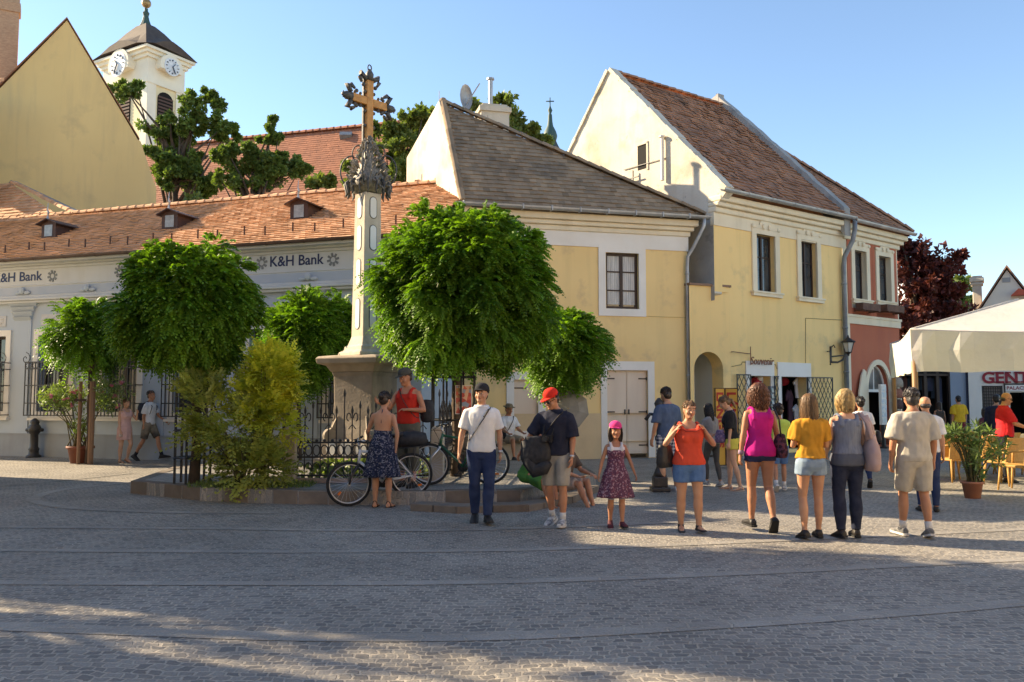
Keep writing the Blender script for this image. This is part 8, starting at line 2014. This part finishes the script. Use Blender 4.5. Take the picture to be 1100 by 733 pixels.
o = p.carry('necklace_scarf', 'thin red scarf held at the neck of the woman in orange red', 'scarf'); mb = MB(); wl_ = p.arm['L'][2] + p.arm['L'][3] * .06; wr_ = p.arm['R'][2] + p.arm['R'][3] * .06; p.tube(mb, [wr_ + Vector((0, -.02, 0)), wr_.lerp(wl_, .3) + Vector((0, -.035, -.06)), wr_.lerp(wl_, .7) + Vector((0, -.035, -.06)), wl_ + Vector((0, -.02, 0))], [.007, .009, .009, .007], 6); mb.build('scarf_body', cloth('brick_red_scarf', (.45, .06, .04)), o)
# group at the back
p = Person('man in slate blue T-shirt and checked shorts with his back to the viewer', 718, 528, 1.80, 206, 'm', 1.05, arms={'L': ((.24, .06, -1), (.08, .28, -1)), 'R': ((.2, .2, -1), (-.1, .7, -.5))}, legs={'L': ((.05, .08, -1), (.03, -.12, -1), 0), 'R': ((.06, -.02, -1), (.02, -.12, -1), 0)}, head=(0, 14, 0), sk=SKIN).body(.013)
p.hair('short', HAIR_B); p.top(cloth('slate_blue_cotton', (.085, .125, .21), (.065, .10, .17)), .90, .85, .016, loose=.012); p.bottoms(plaid_mat('navy_check', (.02, .028, .07), (.20, .22, .27), (.55, .55, .56)), .92, .024, flare=.012); p.shoes(pmat('white_canvas_shoe', (.66, .64, .6)), SOLE_W, .8)
p = Person('dark haired girl in grey leggings half hidden behind the woman in orange red', 766, 523, 1.50, 205, 'f', .9, lean=8, arms={'L': ((.2, .3, -1), (-.1, .7, -.2)), 'R': ((.2, .1, -1), (0, .4, -1))}, legs={'L': ((.02, .32, -1), (0, -.1, -1), 0), 'R': ((.04, -.02, -1), (0, -.3, -1), 15)}, head=(0, 15, 0), sk=SKIN).body(.013)
p.hair('long', HAIR_K); p.top(cloth('pale_grey_jacket', (.30, .28, .27)), .88, 1.7, .016); p.bottoms(cloth('charcoal_leggings', (.10, .095, .09)), 1.9, .008, name='leggings'); p.shoes(snk, SOLE_W)
p = Person('blonde girl in black T-shirt and yellow shorts looking down to the left', 787, 527, 1.66, -108, 'f', .98, lean=4, arms={'L': ((.12, -.05, -1), (.06, .12, -1)), 'R': ((.15, .3, -1), (0, .8, -.4))}, legs={'L': ((.03, -.1, -1), (0, -.25, -1), 8), 'R': ((.04, .14, -1), (0, .0, -1), 0)}, head=(5, 32, 0), sk=SKIN_P).body(.0125)
p.hair('ponytail', HAIR_L); p.top(cloth('black_cotton', (.018, .018, .02), (.03, .03, .03)), .94, .95, .018, loose=.014); p.bottoms(cloth('yellow_cotton', (.62, .55, .10), (.54, .48, .09)), .38, .020, flare=.02); p.shoes(pmat('pale_sandal', (.5, .42, .36)), kind='sandal')
o = p.carry('crossbody_bag', 'mauve patterned bag on the girl in yellow shorts', 'bag'); p.bag(o, pattern_mat('mauve_print', [(.2, .12, .2), (.32, .2, .3), (.14, .1, .2)], 40), (.02, -.20, .98), .26, .1, .24, 40); p.cross_strap(o, cloth('mauve_strap', (.25, .2, .28)), .10, -.12, 1.0, .012)
p = Person('boy in lime green T-shirt and denim shorts beside the woman in magenta', 838, 528, 1.45, 168, 'm', .95, arms={'L': ((.25, .1, -1), (-.1, .5, -.7)), 'R': ((.2, .2, -1), (-.2, .8, -.2))}, legs=walk('R', .2, -.15), sk=SKIN_D, child=True).body(.012)
p.hair('short', HAIR_B); p.top(cloth('lime_cotton', (.50, .62, .12), (.42, .54, .1)), .88, .8, .018, loose=.012); p.bottoms(DENIM, .85, .022, flare=.01); p.shoes(snk, SOLE_W, sock=MATS['white_sock'])
# the group walking away
p = Person('woman in magenta sleeveless top with curly auburn hair walking away', 818, 571, 1.72, 184, 'f', 1.06, arms={'L': ((.22, -.05, -1), (.14, .06, -1)), 'R': ((.28, .06, -1), (.0, .35, -1))}, legs={'L': ((.02, .12, -1), (.0, .02, -1), -3), 'R': ((.0, -.05, -1), (.0, -.42, -1), 46)}, head=(-6, 0, 0), sk=SKIN_D).body()
p.hair('curly', HAIR_R); p.top(cloth('magenta_jersey', (.56, .022, .24), (.47, .018, .2)), .86, kind='tank', off=.016, name='top', ripple=.010); p.bottoms(cloth('navy_denim', (.025, .03, .075), (.04, .045, .10)), .26, .013, 1.0, flare=.02); p.shoes(BLACK_LEATHER, SOLE_K); band(p, 'L', cloth('beads', (.3, .22, .3)), 1.85, .05, 'bracelet')
o = p.carry('shoulder_bag', 'dark flowered bag on the right shoulder of the woman in magenta', 'bag'); p.bag(o, pattern_mat('dark_flower_print', [(.05, .03, .04), (.16, .06, .08), (.03, .02, .03), (.10, .05, .09)], 36), (-.26, -.02, .98), .15, .34, .30, 0, taper=.7); p.shoulder_loop(o, BLACK_LEATHER, 'R', (-.24, -.02, 1.1), .10)
p = Person('young woman in loose mustard top and pale denim shorts walking away', 873, 579, 1.63, 180, 'f', 1.0, arms={'L': ((.22, .12, -1), (-.35, .85, .05)), 'R': ((.22, .12, -1), (-.35, .85, .05))}, legs={'L': ((.04, .06, -1), (.02, -.18, -1), 12), 'R': ((.02, .10, -1), (.0, .02, -1), 0)}, head=(4, 4, 0), sk=SKIN).body()
p.hair('long', HAIR_L); p.top(cloth('mustard_jersey', (.58, .27, .035), (.49, .225, .03)), .96, .74, .024, neck=1.452, name='top', ripple=.026, loose=.016); p.bottoms(DENIM_L, .34, .016, 1.03, flare=.024); p.shoes(DARK_SHOE, SOLE_K)
p = Person('blonde woman in grey blue sleeveless blouse and dark jeans walking away', 912, 578, 1.69, 181, 'f', 1.08, arms={'L': ((.16, .12, -1), (-.15, .7, -.5)), 'R': ((.22, .12, -1), (-.15, .65, -.6))}, legs={'L': ((.03, .05, -1), (.0, -.12, -1), 8), 'R': ((.03, .08, -1), (.0, .0, -1), 0)}, sk=SKIN_P).body()
gb = cloth('grey_blue_cotton', (.20, .225, .28), (.15, .17, .22), 16, stretch=(2.5, 2.5, .25)); p.hair('bob', HAIR_Y); p.top(gb, .98, kind='tank', off=.024, name='blouse', ripple=.016); p.top(cloth('slate_hem', (.10, .11, .14)), .84, kind='halter', off=.018, name='blouse_hem', ripple=.006); p.bottoms(cloth('indigo_denim', (.018, .022, .042), (.03, .036, .06)), 1.99, .012, flare=.004, name='jeans'); p.shoes(DARK_SHOE, SOLE_K)
o = p.carry('tote_bag', 'long dusty pink cloth bag on the shoulder of the blonde woman', 'bag'); dp = cloth('dusty_pink_cloth', (.50, .36, .33), (.40, .28, .26), 5); p.bag(o, dp, (-.27, .05, 1.0), .17, .36, .44, 0, taper=.6); p.shoulder_loop(o, dp, 'R', (-.25, .05, 1.16), .09, .028, .4)
mb = MB(); p.tube(mb, [(-.21, .07, 1.44), (-.245, .09, 1.30), (-.26, .08, 1.15)], [.03, .05, .07], 8, .5); mb.build('gather', dp, o, smooth=True)
p = Person('dark haired woman in white T-shirt beyond the blonde woman by the doorway', 926, 0, 1.60, 172, 'f', 1.05, Y=15.2, arms={'R': ((.25, .05, -1), (.1, .5, -.8)), 'L': ((.2, .1, -1), (0, .4, -1))}, legs=walk('L', .2, -.1), sk=SKIN_D).body(.013)
p.hair('bun', HAIR_K); p.top(MATS['white_cotton'], .92, .7, .018, loose=.012); p.bottoms(DENIM_D, 1.95, .012, name='jeans'); p.shoes(DARK_SHOE)
o = p.carry('handbag', 'black handbag on the arm of the woman in white by the doorway', 'bag'); p.bag(o, BLACK_LEATHER, (-.33, -.12, .96), .12, .26, .24, 10)
bg_t = cloth('beige_cotton', (.50, .46, .385), (.43, .395, .33), 6)
p = Person('man in beige T-shirt and beige shorts with dark wavy hair walking away', 984, 577, 1.70, 182, 'm', 1.08, arms={'L': ((.26, -.04, -1), (.06, .16, -1)), 'R': ((.26, -.02, -1), (.04, .18, -1))}, legs={'L': ((.05, .14, -1), (.02, .04, -1), -3), 'R': ((.04, -.04, -1), (.0, -.22, -1), 14)}, head=(-10, 0, 0), sk=SKIN_D).body()
p.hair('short', HAIR_G); p.top(bg_t, .87, .92, .022, loose=.024, ripple=.020); p.bottoms(cloth('sand_cotton', (.47, .42, .34), (.39, .35, .28)), .90, .026, flare=.014, ripple=.012); p.shoes(pmat('grey_sneaker', (.22, .21, .2), (.10, .10, .1), 18, .7), SOLE_W, sock=MATS['white_sock'])
p = Person('person in white shirt almost hidden behind the man in beige', 996, 0, 1.63, 160, 'm', 1.0, Y=12.0, legs=STAND, sk=SKIN).body(.014)
p.hair('bald', HAIR_G); p.top(MATS['white_cotton'], .9, .8, .018, loose=.012); p.bottoms(DENIM_D, 1.95, .014, name='jeans'); p.shoes(DARK_SHOE)
# sitting on the island steps and by the yellow wall
SITL = {'L': ((.10, 1, -.05), (.05, .30, -1), 0), 'R': ((.06, .95, -.12), (.0, .42, -1), 0)}
p = Person('woman in green tunic sitting on the island step behind the man in navy', 568, 0, 1.62, 30, 'f', 1.0, lean=12, side=10, Y=12.95, z0=0, sit=.40, arms={'L': ((.2, .5, -.9), (-.2, .9, -.2)), 'R': ((.2, .45, -.9), (-.1, .9, -.2))}, legs={'L': ((.30, .92, .0), (.0, .30, -1), 0), 'R': ((-.25, .95, -.1), (-.1, .45, -.9), -10)}, sk=SKIN_D).body(.0125)
p.hair('long', HAIR_B); gt = cloth('green_cotton', (.075, .21, .05), (.05, .15, .035)); p.top(gt, .84, .8, .022, loose=.015, name='tunic'); mb = MB(); hl, kl = p.leg['L'][0], p.leg['L'][1]; hr, kr = p.leg['R'][0], p.leg['R'][1]; rings = []
for i in range(9):
    t = i / 8; a_, b_ = hl.lerp(kl, t * 1.04), hr.lerp(kr, t * 1.04); m_ = (a_ + b_) / 2 + Vector((0, 0, .02 - .03 * t)); sx_ = (a_ - b_) / 2; rings.append([p.fin(m_ + sx_ * (1 + .10 / max(.05, sx_.length)) * math.cos(u) * (1 + .05 * math.sin(5 * u) * t) + Vector((0, 0, 1)) * ((.10 - .01 * t) * math.sin(u) - (.10 * t * max(0, -math.sin(u))))) for u in [2 * PI * k / 24 for k in range(24)]])
mb.loft(rings); put('tunic_skirt', remesh(mb, .012, 3, .012, 4), gt, p.root); p.bottoms(gt, .3, .02, name='undershorts'); p.shoes(pmat('brown_sandal', (.16, .09, .05)), kind='sandal')
p = Person('person in pinkish shorts sitting on the island step hidden behind the navy shirt', 603, 0, 1.66, 50, 'm', 1.0, lean=12, Y=12.9, z0=0, sit=.26, arms={'L': ((.2, .5, -.9), (-.2, .9, -.2)), 'R': ((.2, .45, -.9), (-.1, .9, -.2))}, legs={'L': ((.10, .92, .16), (.0, .28, -1), 0), 'R': ((.04, .95, .1), (.0, .45, -.9), -6)}, sk=SKIN_D).body(.0125)
p.hair('short', HAIR_B); p.top(cloth('brown_cotton', (.12, .085, .065)), .88, .8, .018); p.bottoms(cloth('pinkish_khaki', (.40, .30, .24)), .86, .024, flare=.01); p.shoes(pmat('brown_shoe', (.13, .075, .045)), SOLE_K, .8)
sb_ = at(546, 480, 20.9); bl = thing('stone_block', 'low stone block seat in front of the yellow house', 'seat', (sb_.x, 20.95, 0), FY.rot); mb = MB(); mb.box(-.3, -.22, 0, .3, .22, .47); mb.box(-.34, -.26, .47, .34, .26, .53); bevel(mb.build('block', M['stone'], bl), .02, 2)
p = Person('man in straw hat and white shirt sitting by the yellow house wall', 546, 0, 1.75, 35, 'm', 1.0, Y=20.85, z0=0, sit=.56, arms={'L': ((.2, .4, -.9), (-.1, .9, -.3)), 'R': ((.2, .35, -.9), (0, .9, -.3))}, legs={'L': ((.14, .95, -.05), (.0, .05, -1), 0), 'R': ((.14, .95, -.05), (.0, .1, -1), 0)}, head=(0, 10, 0), sk=SKIN_D).body(.014)
p.hair('crop', HAIR_G); p.top(MATS['white_cotton'], .88, .8, .02, loose=.015); p.bottoms(MATS['khaki_cotton'] if False else cloth('tan_cotton', (.36, .29, .2)), .9, .024, flare=.01); p.shoes(DARK_SHOE, SOLE_K, .8)
mb = MB(); mb.smooth = True; mb.loft([[p.H((r * math.cos(a), .012 + r * 1.1 * math.sin(a), z)) for a in [2 * PI * k / 20 for k in range(20)]] for r, z in ((.15, .066), (.155, .070), (.09, .078), (.085, .12), (.06, .145), (.01, .15))]); mb.build('hat', pmat('brown_straw_hat', (.22, .17, .10), (.15, .11, .06), 20), p.root)
o = p.carry('crossbody_bag', 'dark strap bag on the seated man in the straw hat', 'bag'); p.cross_strap(o, bagm, .11, -.15, 1.02, .018); p.bag(o, bagm, (-.2, -.08, 1.0), .1, .2, .2)
# people in the side street and on the terrace
p = Person('man in bright yellow T-shirt and dark red shorts far down the side street', 1032, 0, 1.66, 184, 'm', 1.05, Y=26.0, legs=walk('L', .2, -.15), sk=SKIN_D, detail=False).body(.016)
p.hair('short', HAIR_K); p.top(cloth('egg_yellow_cotton', (.68, .40, .03), (.6, .35, .03)), .88, .9, .02, loose=.02); p.bottoms(cloth('maroon_cotton', (.18, .025, .04)), .85, .022, flare=.01); p.shoes(DARK_SHOE)
o = p.carry('carrier_bag', 'white carrier bag carried by the man in yellow T-shirt', 'bag'); p.bag(o, cloth('white_plastic', (.65, .65, .66)), (.30, -.05, .62), .1, .26, .36)
p = Person('woman in dark top and teal skirt far down the side street', 1011, 0, 1.50, 178, 'f', 1.0, Y=26.5, legs=STAND, sk=SKIN_D, detail=False).body(.016)
p.hair('long', HAIR_B); p.top(cloth('taupe_jersey', (.10, .085, .07)), .95, kind='tank', name='top'); p.skirt(cloth('teal_cotton', (.03, .23, .24)), .40, 1.06, .1, name='skirt'); p.shoes(DARK_SHOE)
p = Person('bald man in red polo shirt standing on the cafe terrace facing right', 1081, 0, 1.72, 72, 'm', 1.15, Y=16.2, arms={'L': ((.12, .5, -.85), (0, .9, -.25)), 'R': ((.18, .45, -.85), (0, .9, -.35))}, legs=STAND, head=(0, 14, 0), sk=SKIN).body(.012)
p.hair('bald', HAIR_G); p.top(cloth('scarlet_pique', (.60, .03, .04), (.5, .025, .035)), .88, .85, .018, collar=cloth('scarlet_pique', (.6, .03, .04)), name='polo_shirt', loose=.012); p.bottoms(cloth('black_trousers', (.02, .02, .025)), 1.95, .014, name='trousers'); p.shoes(DARK_SHOE); p.glasses(EYE_D)
p = Person('dark haired person in navy jacket behind the man in the red polo', 1073, 0, 1.70, 150, 'm', 1.05, Y=20.5, legs=STAND, sk=SKIN, detail=False).body(.016)
p.hair('short', HAIR_K); p.top(cloth('navy_jacket', (.025, .028, .05)), .86, 1.9, .02); p.bottoms(DENIM_D, 1.95, .014, name='jeans'); p.shoes(DARK_SHOE)
p = Person('child with dark hair by the gridded cafe window', 1060, 0, 1.32, 165, 'f', 1.0, Y=22.5, legs=STAND, sk=SKIN_D, child=True, detail=False).body(.015)
p.hair('girl', HAIR_B); p.top(cloth('wine_jersey', (.16, .05, .06)), .85, .8, .016); p.bottoms(DENIM_D, 1.9, .012, name='jeans'); p.shoes(DARK_SHOE)
